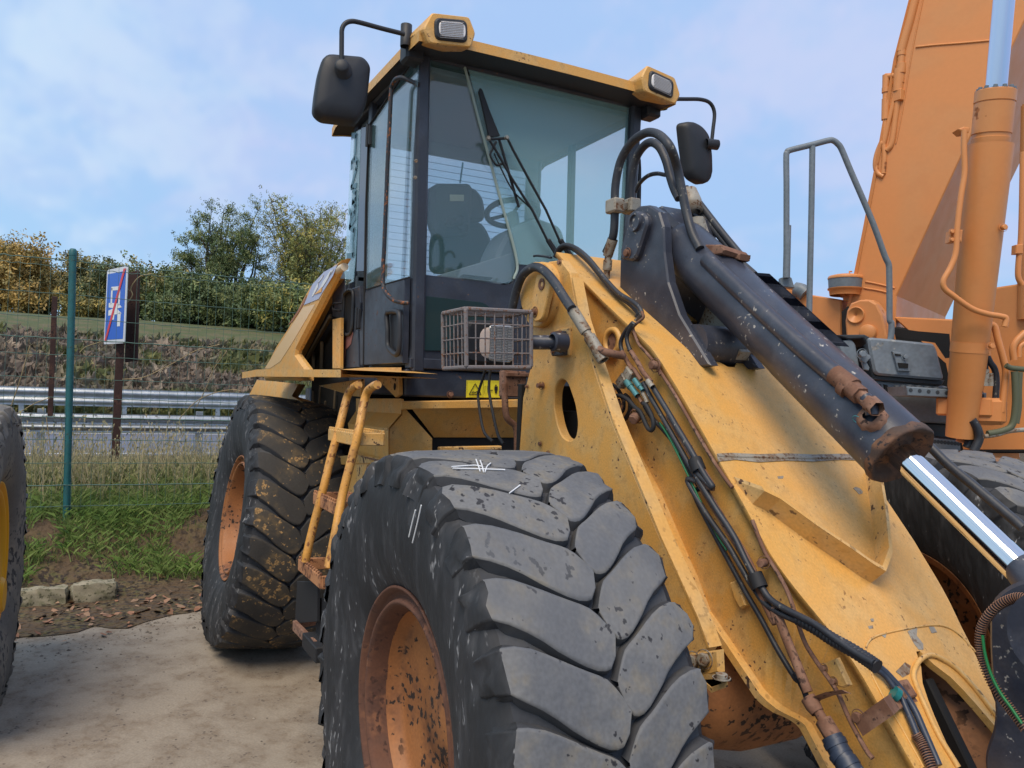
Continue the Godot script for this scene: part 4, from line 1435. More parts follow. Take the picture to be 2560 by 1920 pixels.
	part(cyl, "feed_pipe", st, M.hose)
	st = begin()
	lathe(st, [Vector2(0, 0.02), Vector2(0.0, 0.034), Vector2(0.05, 0.04), Vector2(0.10, 0.034), Vector2(0.10, 0.024)], V(-0.425, 2.409, -0.06), V(-0.37, 2.288, -0.06) - V(-0.425, 2.409, -0.06), 18)
	lathe(st, [Vector2(0, 0.03), Vector2(0.03, 0.03), Vector2(0.03, 0.038), Vector2(0.06, 0.038)], V(-0.366, 2.293, -0.06), Vector3(0.1, -1, 0), 8, true)
	part(cyl, "elbow_fitting", st, M.zinc)
	# lever: two black plates with pins between which the cylinder hangs
	var lever := lump(L, "tilt_lever")
	st = begin()
	var lev := [V(-0.579, 2.003, 0.14), V(-0.58, 2.148, 0.14), V(-0.566, 2.255, 0.14), V(-0.526, 2.316, 0.14), V(-0.468, 2.333, 0.14), V(-0.404, 2.324, 0.14), V(-0.342, 2.287, 0.14), V(-0.313, 2.228, 0.14), V(-0.304, 2.134, 0.14), V(-0.278, 2.022, 0.14), V(-0.212, 1.901, 0.14), V(-0.082, 1.758, 0.14), V(-0.046, 1.718, 0.14), V(-0.2, 1.706, 0.14), V(-0.391, 1.881, 0.14)]
	plate(st, lev, Vector3(0, 0, -0.035), 0.006)
	var lev2 := []
	for q in lev:
		lev2.append(q + Vector3(0, 0, -0.21))
	plate(st, lev2, Vector3(0, 0, -0.035), 0.006)
	part(lever, "lever_plate", st, M.black)
	st = begin()
	plate(st, round_outline([V(-0.493, 2.288, 0.165), V(-0.472, 2.31, 0.165), V(-0.428, 2.305, 0.165), V(-0.385, 2.277, 0.165), V(-0.378, 2.247, 0.165), V(-0.437, 2.137, 0.165), V(-0.464, 2.121, 0.165), V(-0.537, 2.138, 0.165), V(-0.548, 2.173, 0.165)], 0.03), Vector3(0, 0, -0.03), 0.008)
	part(lever, "pin_keeper", st, M.black)
	st = begin()
	lathe(st, [Vector2(0.0, 0.038), Vector2(0.012, 0.036), Vector2(0.012, 0.026), Vector2(0.004, 0.024), Vector2(0.004, 0.0)], V(-0.448, 2.266, 0.165), Vector3.BACK, 24, true)
	part(lever, "pin_cap", st, M.black)
	st = begin()
	lathe(st, [Vector2(-0.25, 0.06), Vector2(0, 0.06)], V(-0.455, 2.267, 0.12), Vector3.BACK, 24, true)
	part(lever, "lever_pin", st, M.black)
	st = begin()
	lathe(st, [Vector2(-0.22, 0.07), Vector2(0, 0.07), Vector2(0, 0)], V(-0.154, 1.794, 0.12), Vector3.BACK, 28, true)
	part(lever, "lever_pin", st, M.black)
	st = begin()
	beam(st, V(-0.505, 2.305, 0), V(-0.344, 2.174, 0), 0.13, 0.13, Vector3.UP, 0.02)
	part(lever, "cylinder_eye", st, M.black)
	st = begin()
	bolt(st, V(-0.494, 2.155, 0.166), Vector3.BACK, 0.014, 0.012)
	part(lever, "bolt", st, M.rust)
	st = begin()
	plate(st, [V(-0.321, 1.853, -0.02), V(-0.249, 1.966, -0.02), V(-0.174, 1.893, -0.02), V(-0.078, 1.774, -0.02), V(-0.099, 1.746, -0.02), V(-0.217, 1.755, -0.02)], Vector3(0, 0, -0.05), 0.004)
	part(lever, "bright_link", st, M.zinc)
	st = begin()
	box(st, V(-0.344, 1.715, 0) + Vector3(-0.1, -0.12, 0), Vector3(0.35, 0.2, 0.36), Basis(Vector3.BACK, -0.62))
	part(lever, "slot_lining", st, M.dark)

func make_hoses(L: Node3D) -> void:
	var h := lump(L, "hydraulic_lines")
	var st := begin()
	# two fat hoses arching from the arm up to the cylinder
	tube(st, [V(-0.649, 2.181, 0.16), V(-0.626, 2.208, 0.16), V(-0.599, 2.25, 0.16), V(-0.595, 2.352, 0.16), V(-0.598, 2.404, 0.16), V(-0.591, 2.461, 0.16), V(-0.563, 2.529, 0.16), V(-0.502, 2.577, 0.16), V(-0.426, 2.592, 0.16), V(-0.368, 2.582, 0.16), V(-0.311, 2.55, 0.16), V(-0.259, 2.496, 0.16), V(-0.295, 2.446, 0.1), V(-0.29, 2.365, 0.08), V(-0.274, 2.284, 0.07), V(-0.238, 2.199, 0.07), V(-0.194, 2.136, 0.07)], 0.0165, 14)
	part(h, "hose", st, M.hose)
	st = begin()
	tube(st, [V(-0.601, 2.392, 0.08), V(-0.604, 2.452, 0.08), V(-0.597, 2.502, 0.08), V(-0.571, 2.558, 0.08), V(-0.522, 2.589, 0.08), V(-0.473, 2.588, 0.08), V(-0.423, 2.553, 0.08), V(-0.384, 2.494, 0.08), V(-0.362, 2.439, 0.08), V(-0.334, 2.381, 0.08), V(-0.303, 2.336, 0.08)], 0.0165, 14)
	tube(st, [V(-0.659, 2.445, 0.02), V(-0.626, 2.476, 0.02), V(-0.575, 2.492, 0.02), V(-0.519, 2.488, 0.02), V(-0.465, 2.47, 0.02)], 0.0085, 10)
	part(h, "hose", st, M.hose)
	st = begin()
	for q in [[V(-0.588, 2.353, 0.165), Vector3(0.07, 0.055, 0.05)], [V(-0.586, 2.363, 0.09), Vector3(0.07, 0.055, 0.05)]]:
		box(st, q[0], q[1], Basis(), 0.006)
	beam(st, V(-0.568, 2.351, 0.15), V(-0.598, 2.364, 0.1), 0.03, 0.03)
	lathe(st, [Vector2(0, 0.02112), Vector2(0.07, 0.0192)], V(-0.604, 2.227, 0.16), V(-0.632, 2.173, 0.16) - V(-0.604, 2.227, 0.16), 18, true)
	lathe(st, [Vector2(0, 0.01536), Vector2(0.03, 0.01536), Vector2(0.03, 0.01984), Vector2(0.07, 0.01984), Vector2(0.07, 0.01408), Vector2(0.12, 0.01408)], V(-0.631, 2.178, 0.16), Vector3(-0.1, -1, 0), 6, true)
	part(h, "hose_coupling", st, M.zinc)
	# hose from below the cab over the tower's boss, ending in a rusty pipe into the arm
	st = begin()
	tube(st, [V(-0.804, 1.908, 0.5), V(-0.782, 1.954, 0.5), V(-0.759, 2.007, 0.5), V(-0.716, 2.059, 0.5), V(-0.655, 2.081, 0.5), V(-0.595, 2.08, 0.5), V(-0.529, 2.052, 0.5), V(-0.458, 2.002, 0.5), V(-0.395, 1.946, 0.5), V(-0.342, 1.902, 0.5)], 0.017, 14)
	part(h, "hose", st, M.hose)
	st = begin()
	var f0: Vector3 = V(-0.358, 1.904, 0.49)
	var f1: Vector3 = V(-0.301, 1.816, 0.46)
	lathe(st, [Vector2(0, 0.02048), Vector2(0.10, 0.01984), Vector2(0.10, 0.01536), Vector2(0.12, 0.01536), Vector2(0.12, 0.02112), Vector2(0.18, 0.02112), Vector2(0.18, 0.02304), Vector2(0.22, 0.02304), Vector2(0.22, 0.01536)], f0, f1 - f0, 10, true)
	part(h, "hose_coupling", st, M.zinc)
	st = begin()
	tube(st, [V(-0.343, 1.829, 0.44), V(-0.32, 1.803, 0.44), V(-0.286, 1.778, 0.44), V(-0.243, 1.758, 0.44), V(-0.216, 1.749, 0.42), V(-0.23, 1.744, 0.36)], 0.0135, 12)
	part(h, "steel_pipe", st, M.rust)
	# slim pair from the cab over the arm
	st = begin()
	tube(st, [V(-0.914, 2.193, 0.24), V(-0.887, 2.222, 0.24), V(-0.839, 2.231, 0.24), V(-0.784, 2.219, 0.24), V(-0.716, 2.189, 0.24), V(-0.644, 2.144, 0.24), V(-0.581, 2.095, 0.24), V(-0.507, 2.036, 0.24), V(-0.438, 1.989, 0.24), V(-0.366, 1.956, 0.24), V(-0.318, 1.93, 0.24), V(-0.296, 1.903, 0.24), V(-0.316, 1.883, 0.24), V(-0.357, 1.868, 0.24)], 0.0092, 10)
	tube(st, [V(-0.933, 2.195, 0.22), V(-0.906, 2.22, 0.22), V(-0.864, 2.226, 0.22), V(-0.816, 2.217, 0.22), V(-0.754, 2.186, 0.22), V(-0.681, 2.141, 0.22), V(-0.617, 2.091, 0.22), V(-0.542, 2.032, 0.22), V(-0.471, 1.985, 0.22), V(-0.399, 1.948, 0.22), V(-0.366, 1.926, 0.22), V(-0.344, 1.906, 0.22), V(-0.364, 1.885, 0.22)], 0.0085, 10)
	part(h, "hose", st, M.hose)
	st = begin()
	tube(st, [V(-0.236, 1.86, 0.32), V(-0.275, 1.835, 0.32), V(-0.3, 1.807, 0.32), V(-0.304, 1.786, 0.32), V(-0.295, 1.764, 0.32)], 0.0075, 10)
	tube(st, [V(-0.231, 1.859, 0.32), V(-0.26, 1.831, 0.32), V(-0.269, 1.811, 0.32), V(-0.263, 1.79, 0.32), V(-0.247, 1.765, 0.32)], 0.0075, 10)
	tube(st, [V(-1.06, 2.216, 0.26), V(-1.029, 2.213, 0.26), V(-0.968, 2.201, 0.26), V(-0.909, 2.187, 0.26)], 0.005, 8)
	tube(st, [V(-1.211, 2.246, 0), V(-1.149, 2.229, 0), V(-1.073, 2.203, 0), V(-1.015, 2.18, 0)], 0.008, 8)
	tube(st, [V(-0.78, 1.942, 0.464), V(-0.78, 1.971, 0.442), V(-0.78, 2.004, 0.415)], 0.007, 8)
	part(h, "hose", st, M.hose)
	st = begin()
	tube(st, [V(-0.202, 1.896, 0.31), V(-0.191, 1.875, 0.31), V(-0.23, 1.857, 0.31), V(-0.247, 1.843, 0.31), V(-0.233, 1.815, 0.31), V(-0.212, 1.785, 0.31), V(-0.167, 1.753, 0.31), V(-0.128, 1.723, 0.31), V(-0.09, 1.68, 0.31)], 0.0052, 8)
	tube(st, [V(-0.131, 1.718, 0.305), V(-0.097, 1.689, 0.305), V(-0.028, 1.624, 0.305), V(0.038, 1.554, 0.305), V(0.101, 1.487, 0.305), V(0.161, 1.425, 0.305), V(0.219, 1.372, 0.305), V(0.248, 1.35, 0.305)], 0.0058, 8)
	tube(st, [V(0.33, 1.268, 0.305), V(0.376, 1.193, 0.305), V(0.428, 1.14, 0.305), V(0.47, 1.088, 0.305), V(0.519, 0.992, 0.305), V(0.558, 0.95, 0.305), V(0.624, 0.896, 0.305), V(0.666, 0.838, 0.305), V(0.713, 0.785, 0.305), V(0.733, 0.771, 0.305)], 0.0058, 8)
	part(h, "steel_pipe", st, M.rust)
	# manifold with turquoise fittings
	st = begin()
	tube(st, [V(-0.268, 1.762, 0.34), V(-0.228, 1.719, 0.34), V(-0.202, 1.698, 0.34)], 0.008, 8, false)
	tube(st, [V(-0.215, 1.76, 0.34), V(-0.174, 1.721, 0.34), V(-0.144, 1.688, 0.34), V(-0.101, 1.656, 0.34)], 0.0085, 8, false)
	tube(st, [V(-0.198, 1.701, 0.34), V(-0.153, 1.663, 0.34)], 0.0075, 8, false)
	tube(st, [V(-0.184, 1.622, 0.34), V(-0.145, 1.588, 0.34)], 0.007, 8, false)
	part(h, "copper_fitting", st, M.rust)
	st = begin()
	lathe(st, [Vector2(0, 0.0128), Vector2(0.03, 0.0128), Vector2(0.03, 0.01024), Vector2(0.08, 0.01024)], V(-0.221, 1.657, 0.35), V(-0.166, 1.616, 0.35) - V(-0.221, 1.657, 0.35), 10, true)
	lathe(st, [Vector2(0, 0.01024), Vector2(0.04, 0.01024), Vector2(0.04, 0.00768), Vector2(0.06, 0.00768)], V(-0.184, 1.663, 0.345), V(-0.145, 1.634, 0.345) - V(-0.184, 1.663, 0.345), 10, true)
	part(h, "turquoise_fitting", st, plain(Color8(92, 146, 150), 0.35, 0.5))
	st = begin()
	box(st, V(-0.249, 1.66, 0.345), Vector3(0.05, 0.035, 0.03), Basis(Vector3.BACK, 0.7))
	box(st, V(-0.217, 1.684, 0.34), Vector3(0.045, 0.035, 0.03), Basis(Vector3.BACK, -0.7))
	lathe(st, [Vector2(0, 0.00992), Vector2(0.035, 0.00992)], V(-0.111, 1.659, 0.345), V(-0.08, 1.636, 0.345) - V(-0.111, 1.659, 0.345), 12, true)
	tube(st, [V(-0.146, 1.622, 0.34), V(-0.117, 1.588, 0.34)], 0.007, 8, false)
	part(h, "valve_block", st, M.zinc)
	# lines down the side of the arm
	st = begin()
	tube(st, [V(-0.098, 1.64, 0.335), V(-0.028, 1.573, 0.335), V(0.034, 1.51, 0.335), V(0.098, 1.447, 0.335), V(0.159, 1.382, 0.335), V(0.198, 1.345, 0.335), V(0.117, 1.385, 0.335), V(0.202, 1.298, 0.335), V(0.291, 1.218, 0.335), V(0.347, 1.151, 0.335), V(0.4, 1.099, 0.335), V(0.451, 1.068, 0.335), V(0.579, 1.047, 0.335), V(0.65, 1.026, 0.335), V(0.71, 1.01, 0.335), V(0.755, 1.002, 0.335)], 0.0092, 10)
	tube(st, [V(-0.156, 1.654, 0.33), V(-0.107, 1.6, 0.33), V(-0.041, 1.534, 0.33), V(0.03, 1.461, 0.33), V(0.082, 1.406, 0.33), V(0.127, 1.358, 0.33), V(0.081, 1.353, 0.33), V(0.168, 1.266, 0.33), V(0.258, 1.193, 0.33), V(0.315, 1.138, 0.33), V(0.37, 1.086, 0.33), V(0.43, 1.05, 0.33), V(0.568, 1.034, 0.33)], 0.0085, 10)
	tube(st, [V(-0.17, 1.577, 0.31), V(-0.131, 1.54, 0.31), V(-0.074, 1.505, 0.31), V(-0.011, 1.461, 0.31), V(0.033, 1.415, 0.31), V(0.075, 1.368, 0.31), V(0.113, 1.335, 0.31), V(0.091, 1.311, 0.31), V(0.177, 1.212, 0.31), V(0.258, 1.126, 0.31), V(0.315, 1.066, 0.31), V(0.378, 1.005, 0.31), V(0.439, 0.94, 0.31), V(0.504, 0.882, 0.31), V(0.5, 0.896, 0.31), V(0.528, 0.866, 0.31), V(0.54, 0.846, 0.31)], 0.0078, 10)
	part(h, "hose", st, M.hose)
	st = begin()
	tube(st, [V(-0.053, 1.517, 0.327), V(-0.017, 1.486, 0.327), V(0.036, 1.432, 0.327)], 0.0035, 6)
	tube(st, [V(-0.062, 1.524, 0.33), V(0.011, 1.454, 0.33), V(0.199, 1.23, 0.33), V(0.259, 1.173, 0.33)], 0.0035, 6)
	tube(st, [V(0.404, 1.084, 0.325), V(0.413, 1.071, 0.325), V(0.514, 1.038, 0.325)], 0.0035, 6)
	part(h, "green_wire", st, plain(Color8(20, 110, 70), 0.5))
	st = begin()
	tube(st, [V(-0.022, 1.549, 0.325), V(0.065, 1.463, 0.325), V(0.128, 1.399, 0.325), V(0.183, 1.343, 0.325), V(0.117, 1.37, 0.325), V(0.221, 1.267, 0.325), V(0.337, 1.155, 0.325), V(0.387, 1.083, 0.325), V(0.443, 1.016, 0.325), V(0.439, 1.052, 0.325), V(0.485, 0.979, 0.325), V(0.521, 0.925, 0.325), V(0.557, 0.869, 0.325)], 0.0125, 12)
	part(h, "steel_pipe", st, M.rust)
	# flat bracket and fittings at the pipe's lower end, then the blue-black hose
	st = begin()
	var b0 := [V(0.56, 0.837, 0.34), V(0.585, 0.869, 0.34), V(0.623, 0.893, 0.34), V(0.671, 0.915, 0.34), V(0.676, 0.913, 0.34)]
	var b1 := []
	for q in b0:
		b1.append(q + Vector3(0.0, -0.012, -0.03))
	sheet(st, [b0, b1], false, true)
	lathe(st, [Vector2(0, 0.0192), Vector2(0.02, 0.02048), Vector2(0.04, 0.01664)], V(0.566, 0.859, 0.335), V(0.596, 0.835, 0.335) - V(0.566, 0.859, 0.335), 12)
	lathe(st, [Vector2(0, 0.0128), Vector2(0.03, 0.0128), Vector2(0.03, 0.02176), Vector2(0.08, 0.02176), Vector2(0.08, 0.01408), Vector2(0.095, 0.01408), Vector2(0.095, 0.01856), Vector2(0.14, 0.01792), Vector2(0.14, 0.0128)], V(0.592, 0.842, 0.335), V(0.646, 0.792, 0.335) - V(0.592, 0.842, 0.335), 6, true)
	part(h, "pipe_end", st, M.rust)
	st = begin()
	tube(st, [V(0.641, 0.792, 0.335), V(0.657, 0.774, 0.335), V(0.677, 0.754, 0.335), V(0.697, 0.738, 0.335), V(0.724, 0.72, 0.335)], 0.026, 14)
	part(h, "hose", st, M.hose_blue)
	st = begin()
	tube(st, [V(0.648, 0.784, 0.335), V(0.657, 0.774, 0.335)], 0.0285, 14, false)
	tube(st, [V(0.662, 0.762, 0.335), V(0.676, 0.754, 0.335)], 0.0285, 14, false)
	tube(st, [V(0.681, 0.75, 0.335), V(0.697, 0.738, 0.335)], 0.0285, 14, false)
	part(h, "hose_wrap", st, M.hose_blue)
	# pair over the edge of the arm: ribbed sleeve, then down past the fork
	st = begin()
	var sl := [V(0.522, 1.043, 0.325), V(0.578, 1.034, 0.325), V(0.628, 1.021, 0.325), V(0.676, 1.013, 0.325), V(0.725, 1.002, 0.325), V(0.756, 0.993, 0.325)]
	tube(st, sl, 0.0155, 12, true, 0.0016, 24.0)
	part(h, "ribbed_sleeve", st, M.hose)
	st = begin()
	tube(st, [V(0.629, 0.948, 0.183), V(0.645, 0.93, 0.159), V(0.664, 0.908, 0.145), V(0.68, 0.889, 0.136), V(0.7, 0.866, 0.131), V(0.721, 0.843, 0.133), V(0.746, 0.814, 0.141), V(0.774, 0.782, 0.15), V(0.798, 0.755, 0.158)], 0.0088, 10)
	tube(st, [V(0.635, 0.935, 0.177), V(0.651, 0.917, 0.158), V(0.669, 0.896, 0.151), V(0.685, 0.878, 0.146), V(0.705, 0.854, 0.151), V(0.727, 0.829, 0.158), V(0.748, 0.805, 0.166), V(0.771, 0.78, 0.172), V(0.795, 0.753, 0.179)], 0.008, 10)
	part(h, "hose", st, M.hose_blue)
	st = begin()
	coil(st, [V(0.746, 0.811, 0.171), V(0.761, 0.794, 0.17), V(0.78, 0.773, 0.175), V(0.8, 0.75, 0.182)], 0.0115, 0.0016, 16)
	part(h, "coil_spring", st, M.rust)
	# hose in a coil spring hanging at the lower right
	var loop := [V(0.969, 1.176, 0.11), V(0.949, 1.178, 0.11), V(0.924, 1.166, 0.11), V(0.898, 1.145, 0.11), V(0.877, 1.116, 0.11), V(0.864, 1.087, 0.11), V(0.861, 1.056, 0.11), V(0.865, 1.028, 0.11), V(0.874, 1.002, 0.11), V(0.888, 0.975, 0.11), V(0.907, 0.952, 0.11), V(0.928, 0.931, 0.11), V(0.946, 0.914, 0.11), V(0.966, 0.894, 0.11)]
	st = begin()
	tube(st, loop, 0.0078, 10)
	part(h, "hose", st, M.hose)
	st = begin()
	coil(st, loop, 0.0105, 0.0014, 66)
	part(h, "coil_spring", st, M.rust)
	st = begin()
	tube(st, [V(0.876, 1.076, 0.125), V(0.883, 1.035, 0.125), V(0.897, 0.995, 0.125), V(0.918, 0.961, 0.125), V(0.944, 0.934, 0.125), V(0.967, 0.909, 0.125)], 0.0035, 6)
	part(h, "green_wire", st, plain(Color8(20, 110, 60), 0.5))
	# brake line loop in the recess of the tower
	st = begin()
	tube(st, [V(-0.297, 1.606, 0.36), V(-0.245, 1.609, 0.36), V(-0.195, 1.595, 0.36), V(-0.16, 1.573, 0.36), V(-0.126, 1.556, 0.36), V(-0.101, 1.526, 0.36), V(-0.082, 1.505, 0.36), V(-0.064, 1.5, 0.36), V(-0.055, 1.517, 0.36), V(-0.065, 1.544, 0.36), V(-0.094, 1.577, 0.36), V(-0.113, 1.585, 0.36)], 0.0075, 8)
	tube(st, [V(-0.31, 1.531, 0.33), V(-0.284, 1.523, 0.33), V(-0.249, 1.533, 0.33), V(-0.225, 1.563, 0.33), V(-0.231, 1.596, 0.33), V(-0.257, 1.613, 0.33)], 0.008, 8)
	tube(st, [V(-0.338, 1.634, 0.34), V(-0.317, 1.646, 0.34), V(-0.29, 1.634, 0.34), V(-0.253, 1.598, 0.34), V(-0.251, 1.563, 0.34), V(-0.281, 1.541, 0.34), V(-0.297, 1.549, 0.34)], 0.007, 8)
	part(h, "hose", st, M.rubber)
	st = begin()
	bolt(st, V(-0.286, 1.606, 0.36), Vector3(-0.4, 0.2, 1), 0.02, 0.02)
	bolt(st, V(-0.268, 1.58, 0.35), Vector3.BACK, 0.022, 0.02)
	bolt(st, V(-0.153, 1.545, 0.35), Vector3(0.3, -0.6, 1), 0.018, 0.03)
	bolt(st, V(-0.102, 1.711, 0.32), Vector3.BACK, 0.016, 0.02)
	part(h, "clip", st, M.rust)
	st = begin()
	for q in [V(0.122, 1.404, 0.33), V(0.385, 1.112, 0.335)]:
		lathe(st, [Vector2(-0.02, 0.02176), Vector2(0.02, 0.02176)], q, Vector3(0.57, -0.8, 0.0), 14, true)
	part(h, "cable_tie", st, M.rubber)
	# recess where the lines come out of the arm
	st = begin()
	lathe(st, [Vector2(0, 0.055), Vector2(0.012, 0.053), Vector2(0.012, 0.035), Vector2(-0.002, 0.033)], V(-0.387, 1.803, 0.296), Vector3.BACK, 28)
	part(h, "pipe_boss", st, M.yellow)
	st = begin()
	lathe(st, [Vector2(0.001, 0.033), Vector2(0.001, 0.0)], V(-0.384, 1.803, 0.298), Vector3.BACK, 20)
	part(h, "pipe_hole", st, M.rust)

func coil(st: SurfaceTool, pts: Array, r: float, wire: float, turns: float) -> void:
	var p := spline(pts, 8)
	var path := []
	var n := int(turns * 10)
	for i in n + 1:
		var f := float(i) / n * (p.size() - 1)
		var k := mini(int(f), p.size() - 2)
		var c: Vector3 = p[k].lerp(p[k + 1], f - k)
		var d: Vector3 = (p[k + 1] - p[k]).normalized()
		var s := d.cross(Vector3(0.3, 0.2, 0.9)).normalized()
		var t := d.cross(s)
		var a := TAU * turns * i / n
		path.append(c + (s * cos(a) + t * sin(a)) * r)
	tube(st, path, wire, 5, false)

func mirrored(pts: Array) -> Array:
	var out := []
	for q in pts:
		out.append(Vector3(q.x, q.y, -q.z))
	return out

func make_cab(L: Node3D) -> void:
	var cab := lump(L, "cab")
	var st := begin()
	# ---- pillars and frame; the cab spans x -2.42 .. -1.36 and z -0.72 .. 0.72
	for s in [1.0, -1.0]:
		beam(st, V(-1.6, 1.73, 0.586) * Vector3(1, 1, s) + Vector3(0, -0.03, 0), Vector3(-1.57, 3.22, 0.618 * s), 0.066, 0.075, Vector3.RIGHT, 0.012)
		beam(st, Vector3(-2.23, 1.74, 0.64 * s), Vector3(-2.245, 3.2, 0.64 * s), 0.035, 0.05, Vector3.RIGHT, 0.006)
		beam(st, Vector3(-2.64, 1.74, 0.60 * s), Vector3(-2.62, 3.2, 0.60 * s), 0.06, 0.05, Vector3.RIGHT, 0.012)
		beam(st, Vector3(-2.63, 3.19, 0.625 * s), Vector3(-1.56, 3.22, 0.625 * s), 0.05, 0.05, Vector3.UP, 0.008)
	beam(st, Vector3(-1.585, 3.225, -0.62), Vector3(-1.585, 3.225, 0.62), 0.05, 0.06, Vector3.UP, 0.008)
	beam(st, Vector3(-2.62, 3.19, -0.62), Vector3(-2.62, 3.19, 0.62), 0.05, 0.06, Vector3.UP, 0.008)
	box(st, Vector3(-1.60, 1.745, 0.0), Vector3(0.07, 0.05, 1.26))
	part(cab, "cab_frame", st, M.cab_black)
	st = begin()
	for q in [V(-1.525, 2.687, 0.647), V(-1.525, 2.609, 0.648)]:
		lathe(st, [Vector2(0, 0.009), Vector2(0.004, 0.008), Vector2(0.004, 0.004), Vector2(-0.002, 0.0)], q, Vector3(1, 0, 0.4), 12, true)
	part(cab, "screw", st, M.zinc)
	# skirt under the cab
	st = begin()
	box(st, Vector3(-1.63, 1.652, 0.0), Vector3(0.10, 0.13, 1.29), Basis(), 0.008)
	box(st, Vector3(-2.12, 1.652, 0.0), Vector3(0.9, 0.12, 1.26), Basis(), 0.008)
	part(cab, "skirt", st, M.cab_black)
	st = begin()
	bolt(st, V(-1.578, 1.603, 0.414), Vector3.RIGHT, 0.012, 0.012)
	part(cab, "rusty_bolt", st, M.rust)
	# ---- front wall: spandrel and lower frame with two panes
	st = begin()
	plate(st, [V(-1.582, 2.171, 0.599), V(-1.582, 2.162, 0.129), V(-1.582, 2.175, 0.09), V(-1.582, 2.272, 0.057), V(-1.582, 2.297, -0.562), V(-1.582, 1.767, -0.595), V(-1.582, 1.721, 0.628)], Vector3(-0.03, 0, 0), 0.003)
	part(cab, "front_panel", st, M.cab_black)
	st = begin()
	plate(st, round_outline([V(-1.575, 2.068, 0.586), V(-1.575, 2.062, 0.255), V(-1.575, 2.04, 0.214), V(-1.575, 1.824, 0.209), V(-1.575, 1.805, 0.597), V(-1.575, 1.885, 0.595)], 0.03), Vector3(-0.004, 0, 0), 0.001)
	part(cab, "lower_pane", st, M.lower_glass)
	var up_glass := [V(-1.575, 3.246, 0.603), V(-1.575, 3.29, 0.432), V(-1.575, 2.893, 0.293), V(-1.575, 2.293, 0.077), V(-1.575, 2.189, 0.089), V(-1.575, 2.167, 0.12), V(-1.575, 2.171, 0.369), V(-1.575, 2.172, 0.581)]
	st = begin()
	plate(st, up_glass, Vector3(-0.006, 0, 0), 0.0005)
	part(cab, "corner_pane", st, M.glass)
	var shield := [V(-1.572, 3.292, 0.401), V(-1.572, 3.309, -0.115), V(-1.572, 3.316, -0.639), V(-1.572, 3.142, -0.663), V(-1.572, 2.296, -0.616), V(-1.572, 2.271, 0.062), V(-1.572, 2.894, 0.282)]
	st = begin()
	plate(st, shield, Vector3(-0.006, 0, 0), 0.0005)
	part(cab, "windscreen", st, M.dusty)
	st = begin()
	tube(st, [V(-1.57, 3.289, 0.429), V(-1.57, 3.097, 0.358), V(-1.57, 2.893, 0.288), V(-1.57, 2.598, 0.184), V(-1.57, 2.29, 0.077), V(-1.57, 2.193, 0.089)], 0.008, 6)
	part(cab, "glass_seam", st, plain(Color8(150, 166, 158), 0.35))
	st = begin()
	plate(st, [V(-1.566, 3.295, 0.368), V(-1.566, 3.322, 0.337), V(-1.566, 3.322, 0.197), V(-1.566, 3.32, -0.139), V(-1.566, 3.307, -0.465), V(-1.566, 3.294, -0.477), V(-1.566, 3.299, -0.14), V(-1.566, 3.302, 0.196), V(-1.566, 3.297, 0.33)], Vector3(-0.01, 0, 0), 0.001)
	part(cab, "header_seal", st, plain(Color8(96, 98, 116), 0.6))
	# ---- roof: thin cover with an arched front edge and two lamp pods
	st = begin()
	var rows := []
	for x in [-2.80, -2.72, -2.3, -1.9, -1.55, -1.40, -1.34]:
		var row := []
		for k in 25:
			var z := lerpf(-0.72, 0.72, k / 24.0)
			var edge := absf(z) / 0.72
			var front := smoothstep(-1.6, -1.34, x)
			var y := 3.245 - 0.022 * pow(edge, 6.0) + 0.012 * (1.0 - edge * edge) - 0.010 * front
			if x < -2.75:
				y -= 0.03
			row.append(Vector3(x - 0.03 * front * (1.0 - pow(edge, 4.0)), y, z))
		rows.append(row)
	sheet(st, rows, true, true)
	var lower := []
	for row in rows:
		var l := []
		for q in row:
			l.append(q - Vector3(0, 0.048, 0))
		lower.append(l)
	sheet(st, [rows[0], lower[0]], false)
	sheet(st, [rows[-1], lower[-1]], false, true)
	for e in [0, 24]:
		var a := []
		var b := []
		for i in rows.size():
			a.append(rows[i][e])
			b.append(lower[i][e])
		sheet(st, [a, b], false, e == 0)
	part(cab, "roof", st, M.yellow)
	st = begin()
	var soffit := []
	for row in lower:
		var l := []
		for q in row:
			l.append(Vector3(q.x - 0.012, q.y + 0.004, q.z * 0.985))
		soffit.append(l)
	sheet(st, soffit, true)
	part(cab, "soffit", st, M.trim)
	for s in [1.0, -1.0]:
		st = begin()
		var f := round_outline([V(-1.305, 3.286, 0.679), V(-1.305, 3.312, 0.497), V(-1.305, 3.246, 0.464), V(-1.305, 3.176, 0.483), V(-1.305, 3.148, 0.687), V(-1.305, 3.205, 0.717)], 0.012, 2)
		var b := []
		var c := Vector3.ZERO
		for q in f:
			c += q / f.size()
		for q in f:
			b.append(c + (q - c) * Vector3(1, 0.34, 1.12) + Vector3(-0.24, 0.012, 0))
		if s < 0:
			f = mirrored(f)
			b = mirrored(b)
			c = Vector3(c.x, c.y, -c.z)
		var fi := []
		for q in f:
			fi.append(c + (q - c) * 0.94 + Vector3(0.006, 0, 0))
		f.append(f[0])
		b.append(b[0])
		fi.append(fi[0])
		var cc := []
		for q in fi:
			cc.append(c + Vector3(0.006, 0, 0))
		sheet(st, [b, f, fi, cc], false, s > 0)
		part(cab, "lamp_pod", st, M.yellow)
		var lamp := part(cab, "roof_lamp", bezel_mesh(s), M.trim)
		st = begin()
		var g := round_outline([V(-1.285, 3.254, 0.653), V(-1.285, 3.276, 0.519), V(-1.285, 3.201, 0.513), V(-1.285, 3.181, 0.647)], 0.03, 4)
		if s < 0: g = mirrored(g)
		plate(st, g, Vector3(-0.02, 0, 0), 0.006)
		var lens := part(cab, "lamp_lens", st, plain(Color8(226, 222, 220), 0.3))
		st = begin()
